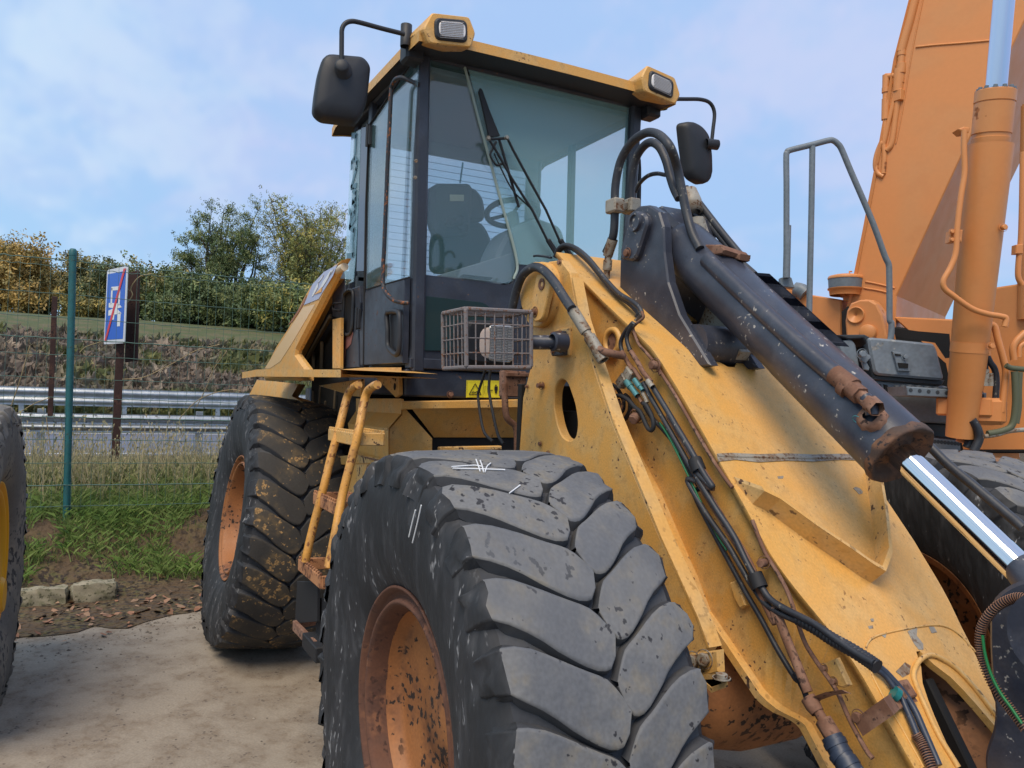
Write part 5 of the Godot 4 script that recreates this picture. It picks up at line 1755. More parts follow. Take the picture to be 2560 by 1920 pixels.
		for i in 11:
			var t: float = (i + 0.5) / 11.0
			var p: Vector3 = V(-1.283, 3.253, 0.642)
			var q: Vector3 = V(-1.283, 3.272, 0.531)
			var dy := Vector3(0, -0.082 * t + 0.002, 0)
			p += dy
			q += dy
			if s < 0:
				p.z = -p.z
				q.z = -q.z
			tube(st, [p, q], 0.0014, 4, false)
		part(cab, "lens_rib", st, plain(Color8(150, 150, 154), 0.3))
		# mirror bracket at the corner
		st = begin()
		var bc := Vector3(-1.52, 3.195, 0.685 * s)
		box(st, bc, Vector3(0.10, 0.12, 0.09), Basis(), 0.012)
		lathe(st, [Vector2(-0.05, 0.026), Vector2(0.05, 0.026), Vector2(0.056, 0.0)], Vector3(-1.47, 3.235, 0.735 * s), Vector3.UP, 16)
		part(cab, "mirror_bracket", st, M.trim)
	# ---- door: frame line, pane, lower panel, hinges, handle
	var door := lump(cab, "door")
	st = begin()
	plate(st, [V(-2.2, 2.148, 0.662), V(-1.882, 2.153, 0.662), V(-1.589, 2.149, 0.662), V(-1.59, 1.964, 0.662), V(-1.584, 1.743, 0.662), V(-2.249, 1.748, 0.662), V(-2.288, 1.948, 0.662), V(-2.243, 2.044, 0.662)], Vector3(0, 0, -0.03), 0.004)
	var door_panel := part(door, "door_panel", st, M.cab_black)
	st = begin()
	plate(st, [V(-2.253, 3.044, 0.658), V(-1.506, 3.181, 0.658), V(-1.544, 2.731, 0.658), V(-1.539, 2.147, 0.658), V(-1.83, 2.146, 0.658), V(-2.196, 2.153, 0.658), V(-2.23, 2.606, 0.658)], Vector3(0, 0, -0.005), 0.0005)
	part(door, "door_pane", st, M.glass)
	st = begin()
	tube(st, [V(-1.497, 3.19, 0.662), V(-2.234, 3.058, 0.662), V(-2.242, 2.608, 0.662), V(-2.216, 2.155, 0.662), V(-2.187, 1.748, 0.662)], 0.006, 6, false)
	tube(st, [V(-2.184, 2.156, 0.662), V(-1.522, 2.14, 0.662)], 0.004, 6, false)
	part(door, "door_seal", st, M.dark)
	st = begin()
	for q in [V(-2.215, 2.995, 0.665), V(-2.291, 2.005, 0.668)]:
		box(st, q, Vector3(0.045, 0.11, 0.02), Basis(), 0.004)
		tube(st, [q + Vector3(0.0, -0.06, 0.012), q + Vector3(0.0, 0.06, 0.012)], 0.009, 8, false)
	part(door, "hinge", st, M.trim)
	st = begin()
	tube(st, [V(-1.745, 1.996, 0.685), V(-1.643, 1.991, 0.685), V(-1.58, 1.97, 0.685), V(-1.565, 1.879, 0.685), V(-1.57, 1.806, 0.685), V(-1.598, 1.783, 0.685), V(-1.661, 1.798, 0.685), V(-1.728, 1.83, 0.685), V(-1.742, 1.907, 0.685), V(-1.762, 1.976, 0.685), V(-1.745, 1.996, 0.685)], 0.013, 8)
	plate(st, round_outline([V(-1.795, 1.997, 0.668), V(-1.629, 1.983, 0.668), V(-1.604, 1.792, 0.668), V(-1.776, 1.816, 0.668)], 0.02), Vector3(0, 0, -0.004), 0.002)
	part(door, "door_handle", st, M.trim)
	# grab bar on the front pillar
	st = begin()
	var bar := [V(-1.535, 3.05, 0.64), V(-1.573, 3.075, 0.67), V(-1.611, 3.098, 0.7), V(-1.67, 3.108, 0.71), V(-1.725, 3.093, 0.71), V(-1.734, 3.053, 0.71), V(-1.741, 2.927, 0.71), V(-1.742, 2.896, 0.71), V(-1.751, 2.727, 0.71), V(-1.755, 2.515, 0.71), V(-1.76, 2.303, 0.71), V(-1.766, 2.221, 0.71), V(-1.756, 2.126, 0.71), V(-1.706, 2.083, 0.71), V(-1.643, 2.046, 0.7), V(-1.576, 2.027, 0.68), V(-1.552, 2.025, 0.65)]
	tube(st, bar, 0.0105, 10)
	part(cab, "grab_bar", st, M.worn_bar)
	st = begin()
	tube(st, [Vector3(-1.60, 1.95, -0.64), Vector3(-1.65, 1.9, -0.70), Vector3(-1.65, 2.2, -0.72), Vector3(-1.65, 2.9, -0.72), Vector3(-1.60, 2.95, -0.64)], 0.013, 8)
	part(cab, "grab_bar", st, M.trim)
	# ---- rear quarter: panel with a recessed grip, window with the fleet number
	st = begin()
	plate(st, [V(-2.648, 2.197, 0.656), V(-2.336, 2.193, 0.656), V(-2.309, 2.098, 0.656), V(-2.342, 1.962, 0.656), V(-2.296, 1.739, 0.656), V(-2.731, 1.74, 0.656), V(-2.72, 1.909, 0.656), V(-2.666, 2.019, 0.656), V(-2.687, 2.186, 0.656)], Vector3(0, 0, -0.03), 0.004)
	plate(st, [V(-3.148, 2.357, 0.6), V(-2.825, 2.344, 0.6), V(-2.806, 2.034, 0.6), V(-3.092, 2.088, 0.6)], Vector3(0, 0, -0.03), 0.004)
	part(cab, "quarter_panel", st, M.cab_black)
	st = begin()
	tube(st, [V(-2.52, 2.188, 0.664), V(-2.43, 2.163, 0.664), V(-2.414, 2.029, 0.664), V(-2.423, 1.957, 0.664), V(-2.48, 1.931, 0.664), V(-2.57, 1.941, 0.664), V(-2.61, 1.974, 0.664), V(-2.607, 2.095, 0.664), V(-2.598, 2.171, 0.664), V(-2.52, 2.188, 0.664)], 0.010, 8)
	part(cab, "grip_rim", st, M.trim)
	st = begin()
	plate(st, [V(-2.537, 2.185, 0.659), V(-2.459, 2.162, 0.659), V(-2.449, 2.032, 0.659), V(-2.458, 1.964, 0.659), V(-2.507, 1.943, 0.659), V(-2.58, 1.952, 0.659), V(-2.61, 1.979, 0.659), V(-2.61, 2.096, 0.659), V(-2.597, 2.171, 0.659)], Vector3(0, 0, -0.002), 0.0005)
	part(cab, "grip_recess", st, M.dark)
	st = begin()
	plate(st, [V(-2.505, 1.94, 0.659), V(-2.439, 1.968, 0.659), V(-2.418, 1.932, 0.659), V(-2.454, 1.875, 0.659), V(-2.556, 1.845, 0.659), V(-2.58, 1.75, 0.659), V(-2.631, 1.746, 0.659), V(-2.612, 1.863, 0.659), V(-2.656, 1.916, 0.659), V(-2.614, 1.949, 0.659)], Vector3(0, 0, -0.002), 0.0002)
	part(cab, "primer_patch", st, plain(Color8(126, 82, 76), 0.7))
	st = begin()
	tube(st, [V(-2.725, 2.136, 0.64), V(-2.891, 2.149, 0.64), V(-2.94, 2.143, 0.64), V(-2.936, 2.116, 0.64), V(-2.885, 2.105, 0.64), V(-2.757, 2.092, 0.64)], 0.007, 6, false)
	part(cab, "latch", st, M.trim)
	st = begin()
	plate(st, [V(-2.608, 3.125, 0.655), V(-2.415, 3.09, 0.655), V(-2.413, 2.853, 0.655), V(-2.418, 2.607, 0.655), V(-2.432, 2.363, 0.655), V(-2.46, 2.231, 0.655), V(-2.618, 2.227, 0.655), V(-2.655, 2.318, 0.655), V(-2.643, 2.445, 0.655), V(-2.62, 2.697, 0.655)], Vector3(0, 0, -0.004), 0.0005)
	part(cab, "quarter_pane", st, M.glass_green)
	st = begin()
	plate(st, [V(-2.415, 3.1, 0.653), V(-2.259, 3.065, 0.653), V(-2.247, 2.813, 0.653), V(-2.251, 2.433, 0.653), V(-2.272, 2.265, 0.653), V(-2.412, 2.283, 0.653), V(-2.413, 2.508, 0.653), V(-2.414, 2.804, 0.653)], Vector3(0, 0, -0.03), 0.002)
	part(cab, "quarter_post", st, M.cab_gloss)
	# number on the quarter window, read from top to bottom
	st = begin()
	var marks := [[V(-2.583, 3.1, 0.657), V(-2.498, 3.077, 0.657), V(-2.509, 2.976, 0.657)], [V(-2.57, 2.905, 0.657), V(-2.569, 2.941, 0.657), V(-2.518, 2.953, 0.657), V(-2.462, 2.914, 0.657), V(-2.475, 2.877, 0.657), V(-2.564, 2.792, 0.657), V(-2.464, 2.781, 0.657)], [V(-2.531, 2.77, 0.657), V(-2.467, 2.741, 0.657), V(-2.466, 2.701, 0.657), V(-2.526, 2.698, 0.657), V(-2.465, 2.666, 0.657), V(-2.48, 2.629, 0.657), V(-2.544, 2.626, 0.657), V(-2.579, 2.658, 0.657)], [V(-2.464, 2.596, 0.657), V(-2.568, 2.56, 0.657)], [V(-2.552, 2.607, 0.657), V(-2.571, 2.56, 0.657), V(-2.477, 2.529, 0.657), V(-2.496, 2.477, 0.657)], [V(-2.494, 2.457, 0.657), V(-2.477, 2.384, 0.657), V(-2.592, 2.396, 0.657)]]
	for m in marks:
		for i in m.size() - 1:
			var d: Vector3 = (m[i + 1] - m[i]).normalized()
			var w := d.cross(Vector3.BACK).normalized() * 0.016
			plate(st, [m[i] - w - d * 0.008, m[i] + w - d * 0.008, m[i + 1] + w + d * 0.008, m[i + 1] - w + d * 0.008], Vector3(0, 0, -0.001 - 0.0002 * i), 0.0001)
	part(cab, "fleet_number", st, plain(Color8(84, 120, 136), 0.5))
	# ---- inside: rear wall with window, ceiling, floor, seat, console, wheel
	st = begin()
	var zl := 0.66
	box(st, Vector3(-2.61, 2.01, 0), Vector3(0.03, 0.55, 1.2))
	box(st, Vector3(-2.61, 3.13, 0), Vector3(0.03, 0.10, 1.2))
	box(st, Vector3(-2.61, 2.68, 0.50), Vector3(0.03, 0.85, 0.18))
	box(st, Vector3(-2.61, 2.68, -0.56), Vector3(0.03, 0.85, 0.08))
	box(st, Vector3(-2.1, 3.17, 0), Vector3(0.98, 0.03, 1.2))
	box(st, Vector3(-2.1, 1.76, 0), Vector3(0.98, 0.04, 1.2))
	box(st, Vector3(-1.95, 1.95, -0.60), Vector3(0.7, 0.5, 0.03))
	part(cab, "inner_lining", st, M.inside)
	st = begin()
	plate(st, [Vector3(-2.615, 2.28, 0.41), Vector3(-2.615, 3.08, 0.41), Vector3(-2.615, 3.08, -0.52), Vector3(-2.615, 2.28, -0.52)], Vector3(-0.004, 0, 0), 0.0005)
	part(cab, "rear_pane", st, M.rear_glass)
	st = begin()
	for i in 18:
		tube(st, [Vector3(-2.608, 2.32 + 0.042 * i, 0.41), Vector3(-2.608, 2.32 + 0.042 * i, -0.52)], 0.0016, 4, false)
	part(cab, "heating_wire", st, plain(Color8(60, 96, 116), 0.6))
	st = begin()
	plate(st, round_outline([V(-2.15, 2.746, 0.318), V(-2.15, 2.782, 0.288), V(-2.15, 2.81, 0.087), V(-2.15, 2.789, 0.065), V(-2.15, 2.585, 0.069), V(-2.15, 2.509, 0.077), V(-2.15, 2.482, 0.262), V(-2.15, 2.555, 0.301)], 0.05), Vector3(-0.10, 0, 0), 0.02)
	plate(st, round_outline([V(-2.23, 2.807, 0.127), V(-2.23, 2.816, 0.018), V(-2.23, 2.766, -0.04), V(-2.23, 2.677, -0.06), V(-2.23, 2.624, -0.045), V(-2.23, 2.603, 0.12)], 0.06), Vector3(-0.08, 0, 0), 0.02)
	plate(st, round_outline([V(-2.23, 2.589, 0.228), V(-2.23, 2.623, -0.039), V(-2.23, 2.568, -0.086), V(-2.23, 2.451, -0.136), V(-2.23, 2.339, -0.134), V(-2.23, 2.3, 0.244), V(-2.23, 2.478, 0.245)], 0.06), Vector3(-0.12, 0, 0), 0.03)
	box(st, Vector3(-2.0, 2.14, 0.12), Vector3(0.5, 0.16, 0.48), Basis(), 0.05)
	box(st, Vector3(-2.05, 1.92, 0.12), Vector3(0.36, 0.3, 0.34), Basis(), 0.02)
	part(cab, "seat", st, M.seat)
	st = begin()
	plate(st, [V(-2.145, 2.726, 0.21), V(-2.145, 2.737, 0.125), V(-2.145, 2.701, 0.124), V(-2.145, 2.69, 0.209)], Vector3(-0.004, 0, 0), 0.0005)
	part(cab, "seat_label", st, plain(Color8(190, 192, 160), 0.6))
	st = begin()
	for q in [V(-2.12, 2.562, 0.223), V(-2.12, 2.574, 0.168), V(-2.12, 2.541, 0.138)]:
		lathe(st, [Vector2(0, 0.028), Vector2(0.03, 0.03), Vector2(0.04, 0.024), Vector2(0.04, 0)], q, Vector3.RIGHT, 16)
	part(cab, "seat_knob", st, M.rubber)
	st = begin()
	tube(st, [V(-2.7, 3.096, -0.104), V(-2.7, 2.962, -0.089)], 0.006, 6, false)
	part(cab, "aerial", st, M.rubber)
	st = begin()
	var wc: Vector3 = V(-1.92, 2.614, -0.072)
	var ring := []
	for k in 29:
		ring.append(wc + Vector3(0.11 * cos(TAU * k / 28), 0.05 * cos(TAU * k / 28) + 0.0, 0.15 * sin(TAU * k / 28)))
	tube(st, ring, 0.016, 8, false)
	tube(st, [wc, wc + Vector3(0.12, -0.4, -0.02)], 0.03, 10, false)
	tube(st, [wc + Vector3(0.11, 0.05, 0), wc, wc + Vector3(-0.08, -0.03, 0.1)], 0.01, 6, false)
	part(cab, "steering_wheel", st, M.rubber)
	st = begin()
	plate(st, round_outline([V(-1.7, 2.346, 0.123), V(-1.7, 2.462, 0.06), V(-1.7, 2.556, -0.102), V(-1.7, 2.527, -0.26), V(-1.7, 2.359, -0.324), V(-1.7, 2.157, -0.316), V(-1.7, 2.116, 0.155)], 0.04), Vector3(-0.2, 0, 0), 0.02)
	plate(st, [V(-1.62, 2.149, 0.557), V(-1.62, 2.332, 0.084), V(-1.62, 2.191, 0.071), V(-1.62, 2.091, 0.346), V(-1.62, 2.073, 0.56)], Vector3(-0.14, -0.02, 0), 0.003)
	part(cab, "dashboard", st, M.inside)
	st = begin()
	plate(st, round_outline([V(-1.6, 2.195, 0.356), V(-1.6, 2.194, 0.19), V(-1.6, 2.179, 0.209), V(-1.6, 2.18, 0.374)], 0.01), Vector3(-0.01, 0, 0), 0.001)
	part(cab, "dash_vent", st, M.dark)
	# ---- wiper
	st = begin()
	plate(st, [V(-1.535, 3.102, 0.324), V(-1.535, 3.096, 0.312), V(-1.535, 2.997, 0.266), V(-1.535, 2.887, 0.208), V(-1.535, 2.87, 0.268), V(-1.535, 2.963, 0.293), V(-1.535, 3.083, 0.331)], Vector3(-0.012, 0, 0), 0.002)
	beam(st, V(-1.535, 2.869, 0.214), V(-1.545, 2.55, 0.087), 0.014, 0.012)
	part(cab, "wiper_blade", st, M.rubber)
	st = begin()
	beam(st, V(-1.53, 2.856, 0.276), V(-1.53, 2.881, 0.168), 0.012, 0.012)
	tube(st, [V(-1.525, 2.853, 0.272), V(-1.525, 2.805, 0.232), V(-1.525, 2.687, 0.145), V(-1.525, 2.543, 0.022), V(-1.525, 2.396, -0.074), V(-1.525, 2.327, -0.127)], 0.0065, 6, false)
	tube(st, [V(-1.525, 2.879, 0.174), V(-1.525, 2.822, 0.137), V(-1.525, 2.686, 0.04), V(-1.525, 2.553, -0.058), V(-1.525, 2.404, -0.145), V(-1.525, 2.318, -0.211), V(-1.525, 2.278, -0.26)], 0.0065, 6, false)
	tube(st, [V(-1.53, 2.793, 0.242), V(-1.53, 2.637, 0.141), V(-1.53, 2.554, 0.033)], 0.004, 5)
	tube(st, [V(-1.53, 2.853, 0.232), V(-1.53, 2.815, 0.249), V(-1.53, 2.779, 0.261), V(-1.53, 2.739, 0.228), V(-1.53, 2.749, 0.196)], 0.006, 6)
	beam(st, V(-1.53, 2.406, -0.076), V(-1.53, 2.329, -0.141), 0.02, 0.026, Vector3.RIGHT)
	beam(st, V(-1.53, 2.414, -0.148), V(-1.53, 2.283, -0.263), 0.02, 0.03, Vector3.RIGHT)
	part(cab, "wiper_arm", st, M.rubber)
	st = begin()
	for q in [V(-1.52, 2.858, 0.281), V(-1.52, 2.879, 0.18)]:
		bolt(st, q, Vector3.RIGHT, 0.009, 0.008)
	part(cab, "wiper_nut", st, M.zinc)
	# ---- mirrors
	var mir := lump(L, "mirror")
	st = begin()
	tube(st, [V(-1.42, 3.217, 0.761), V(-1.42, 3.217, 0.867), V(-1.42, 3.219, 0.97), V(-1.42, 3.214, 1.008), V(-1.42, 3.197, 1.033), V(-1.42, 3.17, 1.045), V(-1.42, 3.13, 1.045), V(-1.42, 3.058, 1.043), V(-1.42, 2.998, 1.041)], 0.0105, 10)
	part(mir, "mirror_arm", st, M.trim)
	st = begin()
	bulged(st, round_outline([V(-1.425, 3.058, 1.116), V(-1.425, 3.083, 0.94), V(-1.425, 3.048, 0.905), V(-1.425, 2.899, 0.916), V(-1.425, 2.83, 0.935), V(-1.425, 2.782, 0.965), V(-1.425, 2.771, 1.121), V(-1.425, 2.798, 1.156), V(-1.425, 2.87, 1.152), V(-1.425, 2.978, 1.139)], 0.05), Vector3(-0.075, 0, -0.01))
	part(mir, "mirror_housing", st, M.trim)
	st = begin()
	lathe(st, [Vector2(-0.01, 0.045), Vector2(0.012, 0.042), Vector2(0.014, 0.032), Vector2(0.045, 0.030), Vector2(0.05, 0.022), Vector2(0.05, 0.0)], V(-1.42, 2.99, 1.039), Vector3(1, 0.15, 0.3), 20)
	part(mir, "mirror_joint", st, M.trim)
	mir = lump(L, "mirror")
	st = begin()
	tube(st, [V(-1.42, 3.212, -0.682), V(-1.42, 3.245, -0.844), V(-1.42, 3.265, -0.956), V(-1.42, 3.257, -1.022), V(-1.42, 3.209, -1.053), V(-1.42, 3.117, -1.046), V(-1.42, 3.025, -1.036)], 0.0105, 10)
	part(mir, "mirror_arm", st, M.trim)
	st = begin()
	bulged(st, round_outline([V(-1.4, 3.108, -0.84), V(-1.4, 3.131, -0.887), V(-1.4, 3.12, -0.954), V(-1.4, 3.086, -1.005), V(-1.4, 2.976, -1.033), V(-1.4, 2.843, -1.041), V(-1.4, 2.797, -1.001), V(-1.4, 2.819, -0.921), V(-1.4, 2.852, -0.89), V(-1.4, 3.017, -0.855)], 0.05), Vector3(-0.05, 0, 0.03))
	part(mir, "mirror_housing", st, M.trim)
	st = begin()
	lathe(st, [Vector2(0.0, 0.028), Vector2(0.07, 0.028), Vector2(0.075, 0.02), Vector2(0.075, 0.0)], V(-1.39, 3.016, -0.973), Vector3(0.25, 0.0, -1), 16)
	part(mir, "mirror_joint", st, M.trim)

func bezel_mesh(s: float) -> ArrayMesh:
	var st := begin()
	var g := round_outline([V(-1.288, 3.265, 0.669), V(-1.288, 3.291, 0.51), V(-1.288, 3.188, 0.504), V(-1.288, 3.167, 0.663)], 0.03, 4)
	if s < 0: g = mirrored(g)
	plate(st, g, Vector3(-0.03, 0, 0), 0.008)
	return commit(st)

# a cushion-like shell: outline in front, swelling towards the viewer
func bulged(st: SurfaceTool, f: Array, back: Vector3) -> void:
	var c := Vector3.ZERO
	for q in f:
		c += q / f.size()
	var rows := []
	for k in 6:
		var t: float = [1.0, 1.0, 0.97, 0.86, 0.5, 0.0][k]
		var d: float = [1.0, 0.45, 0.12, -0.08, -0.2, -0.24][k]
		var row := []
		for q in f:
			row.append(c + (q - c) * t + back * d)
		row.append(row[0])
		rows.append(row)
	sheet(st, rows, true)
	sheet(st, [rows[0], [c + back].map(func(q): return q) if false else rows[0].map(func(_q): return c + back)], false)

func make_rear(L: Node3D) -> void:
	# ---- hood: side sheet seen at a glancing angle, dark gap in front of it
	var st := begin()
	plate(st, [V(-2.149, 2.305, 0.8), V(-2.274, 2.266, 0.8), V(-2.351, 2.226, 0.8), V(-2.729, 2.06, 0.8), V(-3.196, 1.861, 0.8), V(-3.205, 1.842, 0.8), V(-3.115, 1.811, 0.8), V(-2.896, 1.738, 0.8), V(-2.864, 1.667, 0.8), V(-4.24, 1.679, 0.8), V(-4.256, 1.764, 0.8), V(-3.806, 1.939, 0.8), V(-3.48, 2.028, 0.8), V(-3.236, 2.118, 0.8), V(-3.012, 2.207, 0.8), V(-2.882, 2.241, 0.8), V(-2.657, 2.279, 0.8), V(-2.394, 2.304, 0.8)], Vector3(0, 0, -0.04), 0.02)
	plate(st, [V(-2.838, 2.298, 0.755), V(-3.069, 2.239, 0.755), V(-3.527, 2.022, 0.755), V(-3.895, 1.859, 0.755), V(-3.928, 1.703, 0.755), V(-4.418, 1.709, 0.755), V(-4.43, 1.77, 0.755), V(-3.971, 1.95, 0.755), V(-3.638, 2.042, 0.755), V(-3.389, 2.135, 0.755), V(-3.16, 2.226, 0.755), V(-3.05, 2.259, 0.755)], Vector3(0, 0, -1.5), 0.001)
	var hood := part(L, "hood", st, M.yellow)
	st = begin()
	plate(st, [V(-2.265, 2.286, 0.803), V(-2.347, 2.235, 0.803), V(-2.646, 2.138, 0.803), V(-3.011, 2.136, 0.803), V(-2.806, 2.242, 0.803), V(-2.548, 2.282, 0.803)], Vector3(0, 0, -0.002), 0.0002)
	part(hood, "decal_field", st, plain(Color8(172, 178, 206), 0.35))
	st = begin()
	for q in [[V(-2.322, 2.272, 0.806), V(-2.384, 2.261, 0.806), V(-2.436, 2.238, 0.806), V(-2.365, 2.254, 0.806)], [V(-2.385, 2.271, 0.806), V(-2.548, 2.227, 0.806), V(-2.641, 2.188, 0.806), V(-2.6, 2.184, 0.806), V(-2.489, 2.216, 0.806), V(-2.365, 2.258, 0.806)], [V(-2.534, 2.268, 0.806), V(-2.648, 2.239, 0.806), V(-2.677, 2.227, 0.806), V(-2.57, 2.25, 0.806)], [V(-2.648, 2.239, 0.806), V(-2.745, 2.199, 0.806), V(-2.804, 2.169, 0.806), V(-2.772, 2.166, 0.806), V(-2.664, 2.206, 0.806)]]:
		plate(st, q, Vector3(0, 0, -0.002), 0.0002)
	part(hood, "decal_letter", st, M.white)
	st = begin()
	plate(st, [V(-2.569, 2.197, 0.807), V(-2.575, 2.171, 0.807), V(-2.737, 2.173, 0.807)], Vector3(0, 0, -0.002), 0.0002)
	part(hood, "decal_triangle", st, plain(Color8(226, 170, 90), 0.4))
	st = begin()
	plate(st, [V(-2.952, 2.195, 0.803), V(-3.104, 2.134, 0.803), V(-3.442, 2.043, 0.803), V(-3.314, 2.056, 0.803), V(-3.124, 2.108, 0.803), V(-2.969, 2.159, 0.803)], Vector3(0, 0, -0.002), 0.0002)
	part(hood, "decal_stripe", st, plain(Color8(150, 96, 60), 0.5))
	st = begin()
	plate(st, [V(-3.036, 2.123, 0.802), V(-2.728, 2.116, 0.802), V(-3.296, 1.919, 0.802), V(-3.656, 1.806, 0.802), V(-4.013, 1.765, 0.802), V(-4.212, 1.77, 0.802)], Vector3(0, 0, -0.002), 0.0002)
	part(hood, "faded_panel", st, plain(Color8(226, 190, 140), 0.3))
	# lower skirt of the hood above the tyre
	st = begin()
	var r0 := [V(-4.301, 1.681, 0.84), V(-3.617, 1.666, 0.84), V(-2.913, 1.645, 0.84)]
	var r1 := [V(-4.462, 1.578, 0.86), V(-3.738, 1.576, 0.86), V(-2.999, 1.57, 0.86)]
	var r2 := [V(-4.667, 1.499, 0.86), V(-3.413, 1.52, 0.86), V(-2.696, 1.537, 0.86)]
	sheet(st, [r0, r1, r2], true)
	var fold := [V(-3.089, 1.647, 0.8), V(-3.018, 1.641, 0.8), V(-2.894, 1.53, 0.8)]
	sheet(st, [[V(-2.913, 1.645, 0.84), V(-3.091, 1.57, 0.84), V(-2.782, 1.536, 0.84)], [V(-3.16, 1.644, 0.74), V(-3.341, 1.565, 0.74), V(-2.91, 1.537, 0.74)]], false)
	part(hood, "hood_skirt", st, M.yellow)
	# engine bay between cab and hood
	st = begin()
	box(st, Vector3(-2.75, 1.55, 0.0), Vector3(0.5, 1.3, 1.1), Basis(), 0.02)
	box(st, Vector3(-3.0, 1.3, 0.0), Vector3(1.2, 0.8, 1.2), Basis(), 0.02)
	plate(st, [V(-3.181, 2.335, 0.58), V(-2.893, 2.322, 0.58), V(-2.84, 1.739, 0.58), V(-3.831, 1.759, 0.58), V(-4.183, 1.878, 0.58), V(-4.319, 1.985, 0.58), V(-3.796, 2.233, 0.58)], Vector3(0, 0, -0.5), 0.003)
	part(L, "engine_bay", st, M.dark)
	st = begin()
	for p in [[V(-3.058, 2.084, 0.62), V(-3.672, 1.827, 0.62)], [V(-3.334, 1.939, 0.6), V(-3.331, 1.754, 0.6)], [V(-3.562, 1.879, 0.6), V(-3.544, 1.758, 0.6)]]:
		beam(st, p[0], p[1], 0.02, 0.03)
	for p in [[V(-3.443, 1.611, 0.62), V(-3.429, 1.51, 0.62)], [V(-3.26, 1.635, 0.62), V(-3.273, 1.509, 0.62)], [V(-2.89, 1.613, 0.62), V(-2.902, 1.498, 0.62)], [V(-3.116, 1.545, 0.62), V(-3.124, 1.501, 0.62)]]:
		beam(st, p[0], p[1], 0.012, 0.02)
	part(L, "bay_strut", st, M.bay_strut)
	st = begin()
	plate(st, [V(-2.712, 2.032, 0.7), V(-2.543, 2.029, 0.7), V(-2.515, 1.735, 0.7), V(-2.674, 1.738, 0.7)], Vector3(0, 0, -0.02), 0.003)
	part(L, "bay_post", st, M.yellow)
	st = begin()
	plate(st, [V(-3.619, 1.627, 0.63), V(-3.502, 1.627, 0.63), V(-3.488, 1.532, 0.63), V(-3.621, 1.53, 0.63)], Vector3(0, 0, -0.01), 0.002)
	part(L, "bay_plate", st, plain(Color8(150, 176, 206), 0.3))
	st = begin()
	tube(st, [V(-2.408, 2.259, 0.78), V(-2.303, 2.267, 0.78), V(-2.202, 2.268, 0.78)], 0.022, 10)
	part(hood, "hood_rail", st, plain(Color8(214, 196, 168), 0.4))
	# ---- walkway over the rear wheel
	st = begin()
	var outer := [V(-3.234, 1.699, 1.12), V(-2.724, 1.705, 1.12), V(-1.236, 1.677, 1.05), V(-1.922, 1.713, 0.74), V(-1.595, 1.71, 0.66)]
	var y := 1.705
	for i in outer.size():
		outer[i].y = y
	var inner := [Vector3(outer[0].x, y, 0.9), Vector3(outer[1].x, y, 0.75), Vector3(outer[2].x, y, 0.62), Vector3(outer[3].x - 0.05, y, 0.60), Vector3(outer[4].x - 0.08, y, 0.62)]
	var edge := [V(-3.229, 1.709, 1.12), V(-2.713, 1.716, 1.12), V(-1.238, 1.688, 1.05), V(-1.924, 1.726, 0.74), V(-1.596, 1.723, 0.66)]
	var edge_low := [V(-3.228, 1.671, 1.12), V(-2.718, 1.676, 1.12), V(-1.233, 1.656, 1.05), V(-1.919, 1.684, 0.74), V(-1.592, 1.682, 0.66)]
	sheet(st, [edge, edge_low], false, true)
	for i in edge.size():
		inner[i].y = edge[i].y
	sheet(st, [edge, inner], false)
	var under := []
	for i in edge.size():
		under.append(Vector3(edge[i].x, edge_low[i].y + 0.012, edge[i].z - 0.004))
	var under_in := []
	for i in edge.size():
		under_in.append(Vector3(inner[i].x, edge_low[i].y + 0.012, inner[i].z))
	sheet(st, [under, under_in], false, true)
	var walk := part(L, "walkway", st, M.yellow)
	st = begin()
	plate(st, [V(-1.946, 1.677, 0.67), V(-1.606, 1.677, 0.67), V(-1.592, 1.595, 0.67), V(-1.645, 1.581, 0.67)], Vector3(0, 0, -0.02), 0.003)
	plate(st, [V(-2.827, 1.637, 0.74), V(-1.969, 1.67, 0.74), V(-1.973, 1.578, 0.74), V(-2.111, 1.581, 0.74)], Vector3(0, 0, -0.02), 0.003)
	part(walk, "gusset", st, M.yellow_chipped)
	st = begin()
	lathe(st, [Vector2(0.001, 0.018), Vector2(0.002, 0.0)], V(-1.65, 1.632, 0.67), Vector3.BACK, 16)
	part(walk, "gusset_hole", st, M.dark)
	# ---- tank beside and below the cab
	st = begin()
	var t0 := [V(-2.328, 1.568, 0.655), V(-1.599, 1.576, 0.655)]
	var t1 := [V(-2.304, 1.501, 0.66), V(-1.578, 1.505, 0.66)]
	var t2 := [V(-2.193, 1.435, 0.735), V(-1.534, 1.437, 0.735)]
	var t3 := [V(-2.113, 1.308, 0.735), V(-1.52, 1.294, 0.735)]
	var t4 := [t3[0] + Vector3(0, -0.25, -0.1), t3[1] + Vector3(0, -0.25, -0.1)]
	sheet(st, [t0, t1, t2, t3, t4], false, true)
	# front face with its slanted corner
	plate(st, [V(-1.585, 1.573, 0.657), V(-1.585, 1.497, 0.654), V(-1.585, 1.433, 0.714), V(-1.585, 1.213, 0.71), V(-1.585, 1.21, 0.49), V(-1.585, 1.387, 0.496), V(-1.585, 1.536, 0.644), V(-1.585, 1.574, 0.646)], Vector3(-0.05, 0, 0), 0.003)
	var tank := part(L, "tank", st, M.yellow)
	st = begin()
	plate(st, [V(-1.54, 1.563, 0.674), V(-1.54, 1.59, 0.03), V(-1.54, 1.548, 0.028), V(-1.54, 1.525, 0.673)], Vector3(-0.06, 0, 0), 0.004)
	part(tank, "front_lip", st, M.yellow)
	st = begin()
	var v0 := [Vector3(-1.55, 1.543, 0.63), Vector3(-1.55, 1.55, 0.03)]
	var v1 := [V(-1.66, 1.391, 0.458), V(-1.66, 1.393, -0.023)]
	sheet(st, [v0, v1], false)
